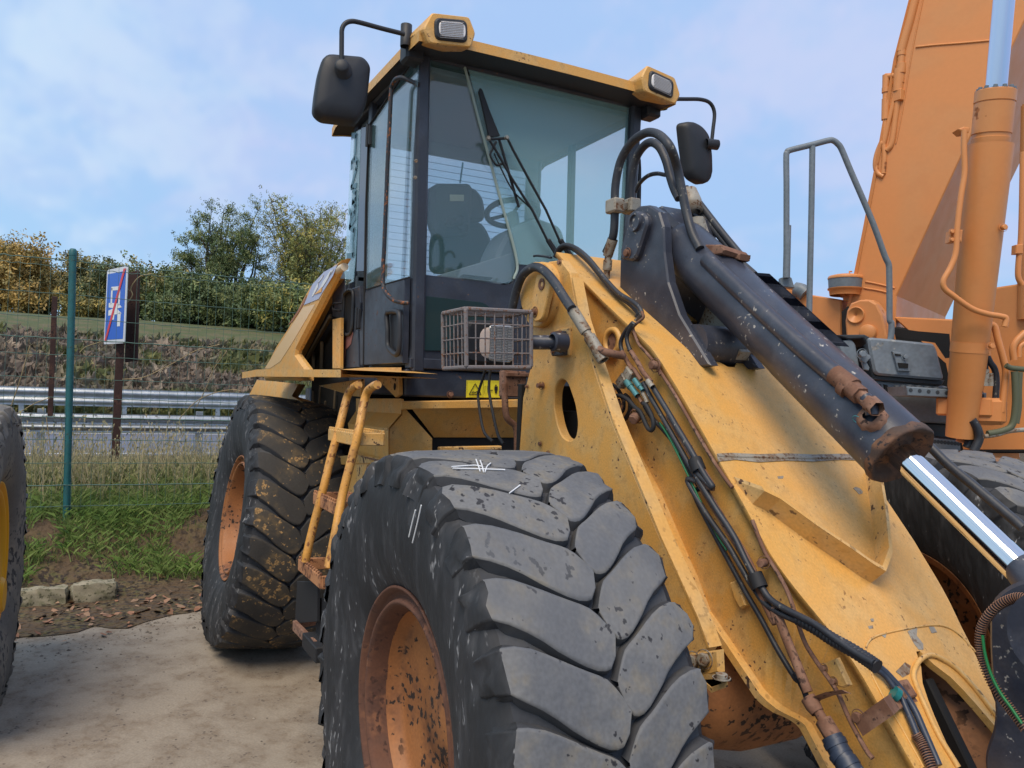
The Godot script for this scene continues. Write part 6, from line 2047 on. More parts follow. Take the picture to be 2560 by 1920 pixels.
	plate(st, [V(-1.586, 1.536, 0.644), V(-1.586, 1.389, 0.496), V(-1.586, 1.381, 0.495), V(-1.586, 1.43, 0.55)], Vector3(-0.01, 0, 0), 0.001)
	part(tank, "front_belly", st, M.yellow)
	st = begin()
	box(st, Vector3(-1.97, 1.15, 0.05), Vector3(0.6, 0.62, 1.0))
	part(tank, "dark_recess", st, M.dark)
	st = begin()
	beam(st, V(-1.58, 1.34, 0.463), V(-1.58, 1.346, 0.133), 0.04, 0.02)
	part(tank, "cross_bar", st, M.yellow_chipped)
	st = begin()
	plate(st, [V(-1.966, 1.236, 0.76), V(-1.524, 1.278, 0.76), V(-1.53, 1.249, 0.76), V(-1.71, 1.161, 0.76), V(-1.741, 1.113, 0.76), V(-1.942, 1.032, 0.76), V(-1.989, 0.915, 0.76), V(-2.144, 0.97, 0.76), V(-2.037, 1.144, 0.76)], Vector3(0, 0, -0.05), 0.004)
	plate(st, [V(-1.962, 1.286, 0.745), V(-1.579, 1.29, 0.745), V(-1.569, 1.274, 0.745), V(-2.435, 1.193, 0.745), V(-2.393, 1.245, 0.745)], Vector3(0, 0, -0.05), 0.004)
	part(tank, "hinge_plate", st, M.yellow_chipped)
	st = begin()
	bolt(st, V(-1.712, 1.235, 0.762), Vector3.BACK, 0.016, 0.012)
	plate(st, [V(-1.942, 1.284, 0.751), V(-1.561, 1.288, 0.751), V(-1.56, 1.278, 0.751), V(-1.751, 1.279, 0.751)], Vector3(0, 0, -0.002), 0.0003)
	part(tank, "hinge_pin", st, M.rust)
	# warning label with a triangle and a standing figure
	st = begin()
	plate(st, [V(-1.574, 1.675, 0.33), V(-1.574, 1.68, 0.148), V(-1.574, 1.594, 0.146), V(-1.574, 1.59, 0.33)], Vector3(-0.004, 0, 0), 0.0005)
	var label := part(L, "warning_label", st, plain(Color8(232, 216, 52), 0.45))
	st = begin()
	var tr := [V(-1.57, 1.66, 0.286), V(-1.57, 1.608, 0.252), V(-1.57, 1.606, 0.317), V(-1.57, 1.66, 0.286)]
	for i in 3:
		beam(st, tr[i], tr[i + 1], 0.001, 0.0035, Vector3.RIGHT.cross(tr[i + 1] - tr[i]), 0.0)
	tube(st, [V(-1.57, 1.613, 0.303), V(-1.57, 1.62, 0.294), V(-1.57, 1.616, 0.285), V(-1.57, 1.622, 0.276), V(-1.57, 1.616, 0.268)], 0.002, 4)
	var fr := [V(-1.57, 1.676, 0.243), V(-1.57, 1.593, 0.242)]
	tube(st, fr, 0.0008, 4, false)
	tube(st, [V(-1.57, 1.649, 0.233), V(-1.57, 1.65, 0.219), V(-1.57, 1.614, 0.219), V(-1.57, 1.614, 0.233), V(-1.57, 1.649, 0.233)], 0.0008, 4, false)
	beam(st, V(-1.57, 1.63, 0.202), V(-1.57, 1.631, 0.189), 0.001, 0.004, Vector3.UP, 0.0)
	lathe(st, [Vector2(0, 0.0042), Vector2(0.001, 0.0)], V(-1.571, 1.655, 0.172), Vector3.RIGHT, 12)
	plate(st, [V(-1.57, 1.65, 0.18), V(-1.57, 1.651, 0.162), V(-1.57, 1.63, 0.162), V(-1.57, 1.63, 0.165), V(-1.57, 1.615, 0.166), V(-1.57, 1.615, 0.175), V(-1.57, 1.63, 0.177), V(-1.57, 1.632, 0.18)], Vector3(-0.001, 0, 0), 0.0001)
	for p in [[V(-1.57, 1.673, 0.33), V(-1.57, 1.678, 0.152), V(-1.57, 1.596, 0.15), V(-1.57, 1.591, 0.33), V(-1.57, 1.673, 0.33)]]:
		tube(st, p, 0.0007, 4, false)
	part(label, "pictogram", st, M.dark)
	# ---- ladder
	var ladder := lump(L, "ladder")
	for p in [[V(-1.2, 1.628, 0.985), V(-1.2, 1.613, 1.008), V(-1.2, 1.584, 1.027), V(-1.2, 1.537, 1.039), V(-1.2, 1.443, 1.06), V(-1.2, 1.326, 1.089), V(-1.2, 1.211, 1.113), V(-1.2, 1.073, 1.145), V(-1.2, 0.96, 1.169), V(-1.2, 0.919, 1.174)], [V(-0.93, 1.627, 0.992), V(-0.93, 1.617, 1.012), V(-0.93, 1.595, 1.032), V(-0.93, 1.542, 1.045), V(-0.93, 1.446, 1.06), V(-0.93, 1.325, 1.087), V(-0.93, 1.206, 1.113), V(-0.93, 1.091, 1.131), V(-0.93, 0.986, 1.149), V(-0.93, 0.944, 1.156)]]:
		st = begin()
		for i in p.size():
			p[i].z = lerpf(0.99, 1.165, clampf((1.60 - p[i].y) / 0.75, 0.0, 1.0))
		if p[0].x > -1.0:
			p = [V(-0.936, 1.627, 0.99), V(-0.999, 1.618, 0.99), V(-1.047, 1.595, 0.995), V(-1.045, 1.541, 1.01), V(-0.996, 1.443, 1.04), V(-0.987, 1.321, 1.07), V(-0.976, 1.2, 1.1), V(-0.934, 1.09, 1.13), V(-0.926, 0.986, 1.15), V(-0.915, 0.947, 1.16)]
		else:
			p = [V(-1.182, 1.628, 0.99), V(-1.263, 1.614, 0.99), V(-1.31, 1.584, 0.995), V(-1.303, 1.536, 1.01), V(-1.272, 1.44, 1.04), V(-1.252, 1.322, 1.075), V(-1.231, 1.207, 1.105), V(-1.241, 1.067, 1.135), V(-1.236, 0.953, 1.16), V(-1.238, 0.911, 1.165)]
		tube(st, p, 0.017, 10)
		part(ladder, "ladder_rail", st, M.worn_yellow)
	var steps := [[V(-1.377, 1.415, 1.05), V(-0.824, 1.418, 1.05)], [V(-1.335, 1.153, 1.115), V(-0.997, 1.154, 1.115)], [V(-1.345, 0.881, 1.165), V(-0.879, 0.938, 1.165)]]
	for s in steps:
		st = begin()
		var a: Vector3 = s[0]
		var b: Vector3 = s[1]
		b.y = a.y
		b.z = a.z
		b.x = minf(b.x, a.x + 0.36)
		beam(st, a, b, 0.012, 0.05)
		beam(st, a + Vector3(0.02, 0, -0.12), b + Vector3(0, 0, -0.12), 0.012, 0.05)
		beam(st, a, a + Vector3(0.02, 0, -0.12), 0.012, 0.05)
		beam(st, b, b + Vector3(0, 0, -0.12), 0.012, 0.05)
		for k in 12:
			var t := (k + 0.5) / 12.0
			box(st, a.lerp(b, t) + Vector3(0, 0.028, 0), Vector3(0.014, 0.012, 0.01), Basis(), 0.002)
			box(st, a.lerp(b, t) + Vector3(0, 0.028, -0.12), Vector3(0.014, 0.012, 0.01), Basis(), 0.002)
		part(ladder, "step", st, M.yellow_chipped if s == steps[0] else M.step_dirt)
	st = begin()
	for p in [[V(-1.526, 0.77, 1.13), V(-1.182, 0.84, 1.13), V(-1.17, 0.686, 1.13), V(-1.541, 0.583, 1.13)], [V(-1.242, 0.761, 1.11), V(-0.996, 0.819, 1.11), V(-1, 0.657, 1.11), V(-1.264, 0.58, 1.11)]]:
		plate(st, p, Vector3(0, 0, -0.012), 0.002)
	part(ladder, "rubber_flap", st, M.rubber)
	st = begin()
	beam(st, V(-1.497, 0.588, 1.14), V(-1.135, 0.597, 1.14), 0.02, 0.045)
	beam(st, V(-1.497, 0.588, 1.14), V(-1.635, 0.556, 1.02), 0.02, 0.03)
	part(ladder, "step", st, M.rust)
	st = begin()
	box(st, V(-1.166, 0.588, 1.1), Vector3(0.22, 0.06, 0.12))
	part(ladder, "step", st, M.rubber)

# ---------------------------------------------------------------- the machine at the left edge
func make_neighbour() -> void:
	var at: Vector3 = V(-2.409, 0.776, 2.274)
	var ray := (at - V(2.018, 1.58, 1.955)) * Vector3(1, 0, 1)
	ray = ray.normalized()
	var side := ray.cross(Vector3.UP).normalized()
	var n := (side * 0.993 - ray * 0.118).normalized()
	var N := thing("parked_machine", "mud-grey tyre with yellow rim of a parked machine at the left edge of the yard", "construction machine", Vector3(at.x, 0.03, at.z))
	var w := Node3D.new()
	w.name = "wheel"
	N.add_child(w)
	w.transform = Transform3D(Basis(Vector3.UP.cross(n), Vector3.UP, n), at - n * 0.25 - N.position)
	var rubber := carcass_mesh(9, 1.0)
	part(w, "tread", tread_mesh(10, 20.0, rubber, 1.0), M.tyre_grey, true)
	part(w, "tyre", commit(rubber[0]), M.tyre_grey, true)
	part(w, "tread_groove", commit(rubber[1]), M.tyre_grey, true)
	part(w, "rim", rim_mesh(), M.bright_yellow, true)
	part(w, "wheel_disc", disc_mesh(), M.tyre_grey, true)
	var st := begin()
	lathe(st, [Vector2(0.09, 0.09), Vector2(0.235, 0.085), Vector2(0.25, 0.07), Vector2(0.25, 0.0)], Vector3(0.0, -0.17, 0.0), Vector3.BACK, 40, true)
	part(w, "hub", st, M.bright_yellow, true)
	# axle and body of that machine reach out of the picture
	st = begin()
	beam(st, at - n * 0.3 - Vector3(0, 0.1, 0), at - n * 1.6 - Vector3(0, 0.1, 0), 0.3, 0.3)
	part(N, "axle", st, M.tyre_grey)

# ---------------------------------------------------------------- the excavator behind
func make_excavator() -> void:
	var base: Vector3 = V(-1.359, 2.156, -2.358)
	var X := thing("excavator", "orange excavator with raised boom and grey steps behind the loader", "excavator", Vector3(base.x, 0, base.z))
	var ns: Vector3 = V(0.382, 0, 0.924)
	# ---- boom: a box beam, belly towards the cylinders
	var st := begin()
	plate(st, [V(-1.165, 4.436, -2.439), V(-1.225, 4.113, -2.414), V(-1.3, 3.761, -2.383), V(-1.377, 3.199, -2.351), V(-1.45, 2.715, -2.321), V(-1.515, 2.31, -2.294), V(-1.544, 2.165, -2.282), V(-1.485, 2.089, -2.306), V(-1.357, 2.055, -2.359), V(-1.273, 2.044, -2.394), V(-1.268, 2.294, -2.396), V(-0.951, 3.107, -2.527), V(-0.63, 3.92, -2.66), V(-0.523, 4.196, -2.704)], -ns * 1.3, 0.006)
	var boom := part(X, "boom", st, M.orange)
	st = begin()
	var lip := [V(-1.155, 4.43, -2.437), V(-1.214, 4.108, -2.413), V(-1.289, 3.757, -2.382), V(-1.366, 3.196, -2.35), V(-1.439, 2.713, -2.32), V(-1.504, 2.309, -2.293), V(-1.533, 2.164, -2.281)]
	var l2 := []
	var l3 := []
	for q in lip:
		l2.append(q + Vector3(0, 0, 0) - V(0.463, 0, -0.886) * 0.02 + ns * 0.004)
		l3.append(q - V(0.463, 0, -0.886) * 0.02 - ns * 1.3)
	sheet(st, [lip, l2, l3], false)
	part(boom, "edge_lip", st, M.orange)
	st = begin()
	tube(st, [V(-1.192, 3.81, -2.425), V(-1.09, 3.794, -2.468), V(-0.961, 3.769, -2.521), V(-0.829, 3.746, -2.576)], 0.006, 6)
	tube(st, [V(-1.437, 2.395, -2.324), V(-1.37, 2.375, -2.352), V(-1.277, 2.343, -2.39)], 0.006, 6)
	tube(st, [V(-1.446, 2.356, -2.32), V(-1.37, 2.336, -2.352), V(-1.313, 2.317, -2.375)], 0.006, 6)
	tube(st, [V(-1.16, 4.092, -2.438), V(-1.197, 3.879, -2.423), V(-1.222, 3.704, -2.413), V(-1.254, 3.449, -2.4), V(-1.287, 3.236, -2.386)], 0.004, 6)
	part(boom, "weld_seam", st, M.orange)
	# pipes along the back of the boom
	st = begin()
	tube(st, [V(-1.192, 4.167, -2.428), V(-1.202, 4.106, -2.423), V(-1.227, 3.985, -2.413), V(-1.253, 3.879, -2.402), V(-1.27, 3.803, -2.395)], 0.026, 12)
	tube(st, [V(-1.28, 3.72, -2.391), V(-1.284, 3.645, -2.39), V(-1.292, 3.593, -2.386), V(-1.302, 3.514, -2.382), V(-1.328, 3.385, -2.371), V(-1.354, 3.249, -2.361), V(-1.365, 3.258, -2.356), V(-1.389, 3.19, -2.346), V(-1.396, 3.125, -2.343), V(-1.384, 3.072, -2.348), V(-1.352, 3.042, -2.361)], 0.0165, 10)
	tube(st, [V(-1.272, 3.642, -2.394), V(-1.279, 3.536, -2.391), V(-1.295, 3.378, -2.385), V(-1.311, 3.241, -2.378), V(-1.336, 3.201, -2.368)], 0.018, 10)
	tube(st, [V(-1.347, 3.607, -2.364), V(-1.346, 3.47, -2.364), V(-1.349, 3.335, -2.362), V(-1.354, 3.249, -2.361), V(-1.348, 3.182, -2.363), V(-1.352, 3.06, -2.361)], 0.016, 10)
	part(boom, "pipe", st, M.orange)
	st = begin()
	lathe(st, [Vector2(0, 0.02576), Vector2(0.03, 0.02576), Vector2(0.03, 0.0224), Vector2(0.08, 0.0224), Vector2(0.08, 0.02912), Vector2(0.14, 0.02912), Vector2(0.14, 0.02352), Vector2(0.20, 0.02352)], V(-1.268, 3.808, -2.396), Vector3(-0.02, -1, 0), 10, true)
	lathe(st, [Vector2(0, 0.0308), Vector2(0.14, 0.0308)], V(-1.28, 3.698, -2.391), Vector3(-0.02, -1, 0), 14, true)
	tube(st, [V(-1.295, 3.664, -2.385), V(-1.319, 3.665, -2.375), V(-1.337, 3.667, -2.367), V(-1.354, 3.671, -2.361)], 0.019, 10, false)
	lathe(st, [Vector2(0, 0.0224), Vector2(0.08, 0.0224), Vector2(0.08, 0.02464), Vector2(0.11, 0.02464), Vector2(0.11, 0.01904), Vector2(0.15, 0.01904), Vector2(0.15, 0.02352), Vector2(0.28, 0.02352)], V(-1.348, 3.678, -2.363), Vector3(0, -1, 0), 10, true)
	box(st, V(-1.277, 3.53, -2.392), Vector3(0.06, 0.07, 0.05))
	part(boom, "pipe_fitting", st, M.orange)
	# ---- boom foot bracket with its pins
	st = begin()
	plate(st, [V(-1.391, 2.029, -2.107), V(-1.399, 2.128, -2.104), V(-1.391, 2.191, -2.107), V(-1.37, 2.236, -2.116), V(-1.321, 2.254, -2.136), V(-1.271, 2.251, -2.157), V(-1.235, 2.225, -2.172), V(-1.203, 2.154, -2.185), V(-1.177, 2.029, -2.196), V(-1.177, 1.982, -2.196), V(-1.39, 1.987, -2.107)], -ns * 0.12, 0.01)
	plate(st, [V(-1.406, 2.034, -2.166), V(-1.385, 2.239, -2.175), V(-1.335, 2.264, -2.195), V(-1.286, 2.254, -2.216), V(-1.248, 2.196, -2.231), V(-1.211, 2.111, -2.247), V(-1.191, 2.02, -2.255)], -ns * 0.10, 0.01)
	var foot := part(X, "boom_foot", st, M.orange)
	st = begin()
	lathe(st, [Vector2(0, 0.051), Vector2(0.012, 0.051), Vector2(0.016, 0.045), Vector2(0.008, 0.042), Vector2(0.008, 0.009), Vector2(0.0, 0.0072), Vector2(0.0, 0)], V(-1.341, 2.161, -2.128), ns, 28)
	lathe(st, [Vector2(0, 0.048), Vector2(0.03, 0.048), Vector2(0.035, 0.042), Vector2(0.035, 0)], V(-1.271, 2.053, -2.157), ns, 28)
	part(foot, "pin_cap", st, M.orange)
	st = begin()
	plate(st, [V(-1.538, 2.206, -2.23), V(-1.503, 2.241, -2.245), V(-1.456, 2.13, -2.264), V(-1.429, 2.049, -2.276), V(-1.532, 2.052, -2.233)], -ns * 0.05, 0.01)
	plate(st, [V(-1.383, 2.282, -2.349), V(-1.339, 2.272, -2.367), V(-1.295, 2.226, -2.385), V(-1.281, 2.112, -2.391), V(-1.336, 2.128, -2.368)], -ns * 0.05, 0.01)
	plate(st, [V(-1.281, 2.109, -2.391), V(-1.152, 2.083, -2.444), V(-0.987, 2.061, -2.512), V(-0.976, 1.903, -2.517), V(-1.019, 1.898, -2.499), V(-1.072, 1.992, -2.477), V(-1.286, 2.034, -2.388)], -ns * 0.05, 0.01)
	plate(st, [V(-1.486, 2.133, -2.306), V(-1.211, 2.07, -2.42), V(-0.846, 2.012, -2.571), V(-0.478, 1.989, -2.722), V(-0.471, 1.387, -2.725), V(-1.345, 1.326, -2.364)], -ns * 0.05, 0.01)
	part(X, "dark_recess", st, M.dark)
	# ---- front body panels
	st = begin()
	plate(st, [V(-1.979, 2.421, -2.102), V(-1.783, 2.341, -2.183), V(-1.571, 2.29, -2.271), V(-1.565, 1.99, -2.273), V(-1.912, 1.998, -2.13)], -ns * 0.5, 0.008)
	plate(st, [V(-1.931, 2.422, -2.122), V(-1.848, 2.388, -2.156), V(-1.847, 2.365, -2.157), V(-1.927, 2.386, -2.124)], -ns * 0.3, 0.006)
	var body := part(X, "front_body", st, M.orange)
	st = begin()
	plate(st, [V(-0.825, 2.307, -2.579), V(-0.683, 2.323, -2.638), V(-0.562, 2.327, -2.688), V(-0.558, 1.962, -2.69), V(-0.82, 1.968, -2.581)], -ns * 0.2, 0.01)
	plate(st, [V(-1.289, 2.168, -2.388), V(-0.972, 2.137, -2.519), V(-0.621, 2.131, -2.664), V(-0.612, 1.389, -2.667), V(-0.927, 1.368, -2.537), V(-1.018, 1.873, -2.499)], -ns * 0.1, 0.01)
	part(body, "inner_panel", st, M.orange)
	st = begin()
	tube(st, [V(-1.847, 2.374, -2.157), V(-1.811, 2.364, -2.171), V(-1.783, 2.339, -2.183)], 0.05, 10)
	part(body, "grey_cap", st, M.grey_paint)
	# air pre-cleaner
	var pc: Vector3 = V(-1.551, 2.326, -2.279)
	st = begin()
	lathe(st, [Vector2(-0.0112, 0.0924), Vector2(0.0224, 0.098), Vector2(0.0252, 0.1064), Vector2(0.0336, 0.1064)], pc, Vector3.UP, 32)
	lathe(st, [Vector2(0.0924, 0.1064), Vector2(0.1008, 0.1075), Vector2(0.112, 0.1008), Vector2(0.1204, 0.0672), Vector2(0.1232, 0)], pc, Vector3.UP, 32)
	tube(st, [pc + Vector3(0.03, 0.12, 0), pc + Vector3(0.03, 0.14, 0.0), pc + Vector3(0.03, 0.14, -0.02)], 0.005, 6, false)
	var cleaner := part(X, "air_cleaner", st, M.orange)
	st = begin()
	lathe(st, [Vector2(0.028, 0.09968), Vector2(0.0952, 0.1042)], pc, Vector3.UP, 32)
	part(cleaner, "cleaner_band", st, M.grey_paint)
	st = begin()
	plate(st, [V(-1.568, 2.338, -2.272), V(-1.519, 2.331, -2.293), V(-1.487, 2.358, -2.306), V(-1.482, 2.31, -2.307), V(-1.524, 2.276, -2.29), V(-1.564, 2.286, -2.274)], -ns * 0.08, 0.004)
	for q in [V(-1.563, 2.329, -2.274), V(-1.525, 2.328, -2.29)]:
		bolt(st, q, ns, 0.02, 0.01)
	part(body, "hinge_block", st, M.orange)
	# ---- handrail
	st = begin()
	tube(st, [V(-1.332, 2.328, -1.536), V(-1.331, 2.591, -1.527), V(-1.329, 2.855, -1.517), V(-1.329, 3.013, -1.51), V(-1.327, 3.043, -1.514), V(-1.318, 3.057, -1.529), V(-1.262, 3.091, -1.636), V(-1.219, 3.118, -1.717), V(-1.205, 3.119, -1.743), V(-1.193, 3.101, -1.767), V(-1.183, 3.069, -1.789), V(-1.159, 2.945, -1.84), V(-1.105, 2.672, -1.955), V(-1.073, 2.476, -2.027), V(-1.062, 2.424, -2.049), V(-1.061, 2.371, -2.055), V(-1.061, 2.213, -2.062), V(-1.061, 2.109, -2.067), V(-1.057, 2.086, -2.077), V(-1.058, 2.012, -2.077), V(-1.064, 1.972, -2.068), V(-1.078, 1.932, -2.043), V(-1.106, 1.885, -1.992)], 0.017, 12)
	var rail := part(X, "handrail", st, M.grey_paint)
	st = begin()
	tube(st, [V(-1.26, 3.083, -1.64), V(-1.264, 2.727, -1.648), V(-1.27, 2.332, -1.655), V(-1.274, 2.068, -1.66)], 0.017, 12, false)
	part(rail, "rail_post", st, M.grey_paint)
	st = begin()
	lathe(st, [Vector2(0, 0.02), Vector2(0.30, 0.02)], V(-1.332, 2.328, -1.536), Vector3.UP, 14)
	plate(st, [V(-1.362, 2.287, -1.525), V(-1.36, 2.333, -1.527), V(-1.351, 2.337, -1.544), V(-1.338, 2.341, -1.567), V(-1.332, 2.332, -1.579), V(-1.325, 2.276, -1.596), V(-1.357, 2.281, -1.534)], V(-0.887, 0, -0.462) * 0.05, 0.004)
	part(rail, "rail_socket", st, M.grey_paint)
	st = begin()
	plate(st, [V(-1.037, 1.9, -1.798), V(-1.013, 1.894, -1.845), V(-1.008, 1.88, -1.854), V(-1.024, 1.845, -1.826), V(-1.033, 1.859, -1.808)], V(-0.887, 0, -0.462) * 0.03, 0.003)
	plate(st, [V(-1.042, 1.879, -1.812), V(-1.033, 1.879, -1.829), V(-1.02, 1.823, -1.857), V(-1.022, 1.808, -1.853), V(-1.033, 1.812, -1.831)], V(-0.887, 0, -0.462) * 0.02, 0.003)
	bolt(st, V(-1.019, 1.896, -1.79), -V(-0.887, 0, -0.462), 0.02, 0.02)
	part(rail, "rail_bracket", st, M.grey_paint)
	# ---- tool box with hinged lid, and the steps below
	st = begin()
	plate(st, round_outline([V(-1.052, 1.996, -1.874), V(-0.988, 1.988, -1.996), V(-0.881, 1.971, -2.203), V(-0.873, 1.943, -2.219), V(-0.853, 1.767, -2.266), V(-1.034, 1.787, -1.918), V(-1.044, 1.893, -1.893)], 0.03), V(-0.887, 0, -0.462) * 0.5 + V(0.463, 0, -0.886) * 0.05, 0.012)
	var lid := part(X, "tool_box", st, M.grey_paint)
	st = begin()
	plate(st, [V(-1.056, 1.788, -1.939), V(-0.872, 1.769, -2.294), V(-0.88, 1.739, -2.28), V(-1.059, 1.759, -1.936)], V(-0.887, 0, -0.462) * 0.45, 0.006)
	plate(st, [V(-1.152, 2.006, -1.746), V(-1.08, 2.013, -1.884), V(-1.067, 1.999, -1.91), V(-1.06, 1.895, -1.927), V(-1.05, 1.784, -1.952), V(-1.059, 1.759, -1.936), V(-1.067, 1.846, -1.916), V(-1.071, 1.953, -1.903), V(-1.082, 1.991, -1.88), V(-1.121, 1.984, -1.807)], V(-0.887, 0, -0.462) * 0.4, 0.006)
	part(lid, "box_frame", st, plain(Color8(46, 52, 58), 0.6))
	st = begin()
	plate(st, round_outline([V(-1.159, 1.968, -1.755), V(-1.121, 1.985, -1.828), V(-1.11, 1.957, -1.851), V(-1.099, 1.816, -1.878), V(-1.083, 1.802, -1.908), V(-1.07, 1.759, -1.936), V(-1.106, 1.757, -1.867), V(-1.151, 1.91, -1.775)], 0.04), V(-0.887, 0, -0.462) * 0.3, 0.008)
	part(lid, "box_side", st, M.grey_paint)
	st = begin()
	plate(st, [V(-0.974, 1.919, -1.983), V(-0.95, 1.913, -2.028), V(-0.928, 1.811, -2.077), V(-0.96, 1.812, -2.015), V(-0.967, 1.876, -1.998)], V(-0.887, 0, -0.462) * 0.02, 0.003)
	bolt(st, V(-0.938, 1.89, -2.042), -V(-0.887, 0, -0.462), 0.014, 0.012)
	part(lid, "latch_plate", st, M.grey_paint)
	st = begin()
	plate(st, [V(-0.956, 1.857, -2.005), V(-0.929, 1.854, -2.056), V(-0.93, 1.828, -2.057), V(-0.953, 1.829, -2.012)], V(-0.887, 0, -0.462) * 0.005, 0.001)
	plate(st, [V(-0.964, 1.907, -1.988), V(-0.948, 1.903, -2.018), V(-0.947, 1.896, -2.021), V(-0.961, 1.896, -1.993)], V(-0.887, 0, -0.462) * 0.005, 0.001)
	part(lid, "latch_hole", st, M.dark)
	st = begin()
	plate(st, [V(-1.12, 1.782, -1.883), V(-1.079, 1.76, -1.962), V(-0.984, 1.749, -2.145), V(-0.896, 1.74, -2.315), V(-0.884, 1.734, -2.337), V(-0.856, 1.525, -2.401), V(-0.963, 1.528, -2.197), V(-1.03, 1.656, -2.061)], V(-0.887, 0, -0.462) * 0.4, 0.008)
	var stepbox := part(X, "step_panel", st, M.grey_paint)
	st = begin()
	plate(st, [V(-1.002, 1.524, -2.207), V(-0.88, 1.522, -2.442), V(-0.898, 1.439, -2.412), V(-0.948, 1.421, -2.316)], V(-0.887, 0, -0.462) * 0.4, 0.008)
	part(stepbox, "lower_panel", st, plain(Color8(52, 60, 66), 0.6))
	st = begin()
	for p in [[V(-1.074, 1.738, -1.952), V(-1.066, 1.736, -1.967), V(-1.064, 1.721, -1.972), V(-1.073, 1.723, -1.955)], [V(-1.059, 1.739, -1.98), V(-1.052, 1.737, -1.993), V(-1.046, 1.693, -2.008), V(-1.058, 1.707, -1.983)], [V(-1.044, 1.737, -2.008), V(-1.035, 1.733, -2.026), V(-1.025, 1.65, -2.048), V(-1.04, 1.674, -2.019)]]:
		plate(st, p, V(-0.887, 0, -0.462) * 0.01, 0.001)
	part(stepbox, "grille_slot", st, M.dark)
	for s in [[V(-0.821, 1.721, -1.896), V(-0.727, 1.713, -2.076), V(-0.623, 1.699, -2.278), V(-0.623, 1.662, -2.278), V(-0.728, 1.669, -2.078), V(-0.817, 1.672, -1.906)], [V(-0.862, 1.447, -2.155), V(-0.822, 1.443, -2.231), V(-0.784, 1.435, -2.306), V(-0.783, 1.378, -2.311), V(-0.863, 1.373, -2.157)]]:
		st = begin()
		plate(st, s, V(-0.887, 0, -0.462) * 0.22, 0.004)
		var tread := part(X, "step", st, M.grey_paint)
		st = begin()
		var a: Vector3 = s[1]
		var b: Vector3 = s[2]
		if s[0].distance_to(s[1]) < 0.3:
			a = s[0]
		for k in 9:
			var q := a.lerp(b, (k + 0.5) / 9.0)
			for r in 3:
				lathe(st, [Vector2(0.0, 0.016), Vector2(0.012, 0.013), Vector2(0.008, 0.009), Vector2(0.0, 0.008)], q + V(-0.887, 0, -0.462) * (0.02 + 0.07 * r), Vector3.UP, 8)
			lathe(st, [Vector2(0.0, 0.011), Vector2(0.001, 0.0)], q - V(-0.887, 0, -0.462) * 0.001 - Vector3(0, 0.018, 0), -V(-0.887, 0, -0.462), 8)
		part(tread, "step_tooth", st, plain(Color8(50, 56, 62), 0.6))
	# ---- boom cylinders
	var lift := lump(X, "boom_cylinder")
	var b0: Vector3 = V(-0.645, 1.708, -2.127)
	var b1: Vector3 = V(-0.485, 2.953, -2.05)
	var ax := (b1 - b0).normalized()
	var len := b0.distance_to(b1)
	st = begin()
	lathe(st, [Vector2(-0.25, 0.072), Vector2(0.0, 0.08), Vector2(0.02, 0.0856), Vector2(len, 0.107)], b0, ax, 40)
	part(lift, "barrel", st, M.orange)
	st = begin()
	lathe(st, [Vector2(0, 0.0872), Vector2(0.03, 0.0896), Vector2(0.032, 0.0864), Vector2(0.05, 0.0864), Vector2(0.052, 0.0912), Vector2(0.2, 0.0928), Vector2(0.202, 0.0896), Vector2(0.206, 0.0896), Vector2(0.208, 0.0944), Vector2(0.262, 0.0944), Vector2(0.266, 0.088), Vector2(0.266, 0.04)], b1, ax, 40, true)
	part(lift, "gland", st, M.orange)
	var g: Vector3 = b1 + ax * 0.266
	st = begin()
	for k in 12:
		var u := ax.cross(Vector3.RIGHT).normalized()
		var v := ax.cross(u)
		bolt(st, g + (u * cos(TAU * k / 12) + v * sin(TAU * k / 12)) * 0.078, ax, 0.010, 0.014)
	part(lift, "gland_bolt", st, M.grey_paint)
	st = begin()
	var tip: Vector3 = V(-0.384, 3.753, -1.991)
	lathe(st, [Vector2(-0.1, 0.049), Vector2(g.distance_to(tip), 0.049)], g, tip - g, 36)
	part(lift, "rod", st, M.chrome_dull)
	for y in [V(-0.556, 2.526, -2.085), V(-0.625, 1.933, -2.09)]:
		st = begin()
		lathe(st, [Vector2(-0.026, 0.088), Vector2(-0.026, 0.0912), Vector2(0.026, 0.0912), Vector2(0.026, 0.088)], b0 + ax * (y - b0).dot(ax), ax, 40, true)
		bolt(st, b0 + ax * (y - b0).dot(ax) + V(0.463, 0, -0.886) * 0.05 - V(-0.887, 0, -0.462) * 0.10, -V(-0.887, 0, -0.462), 0.014, 0.02)
		part(lift, "band", st, M.orange)
	st = begin()
	plate(st, [V(-0.569, 2.508, -1.868), V(-0.539, 2.515, -1.925), V(-0.542, 2.451, -1.922), V(-0.572, 2.449, -1.865)], V(-0.887, 0, -0.462) * 0.04, 0.004)
	for q in [V(-0.56, 2.5, -1.864), V(-0.56, 2.459, -1.865), V(-0.544, 2.463, -1.896)]:
		bolt(st, q, -V(-0.887, 0, -0.462), 0.010, 0.012)
	plate(st, [V(-0.534, 3.016, -1.866), V(-0.521, 3.029, -1.892), V(-0.507, 3.024, -1.918), V(-0.51, 3, -1.914), V(-0.524, 2.996, -1.888)], V(-0.887, 0, -0.462) * 0.06, 0.004)
	part(lift, "pipe_clamp", st, M.orange)
	st = begin()
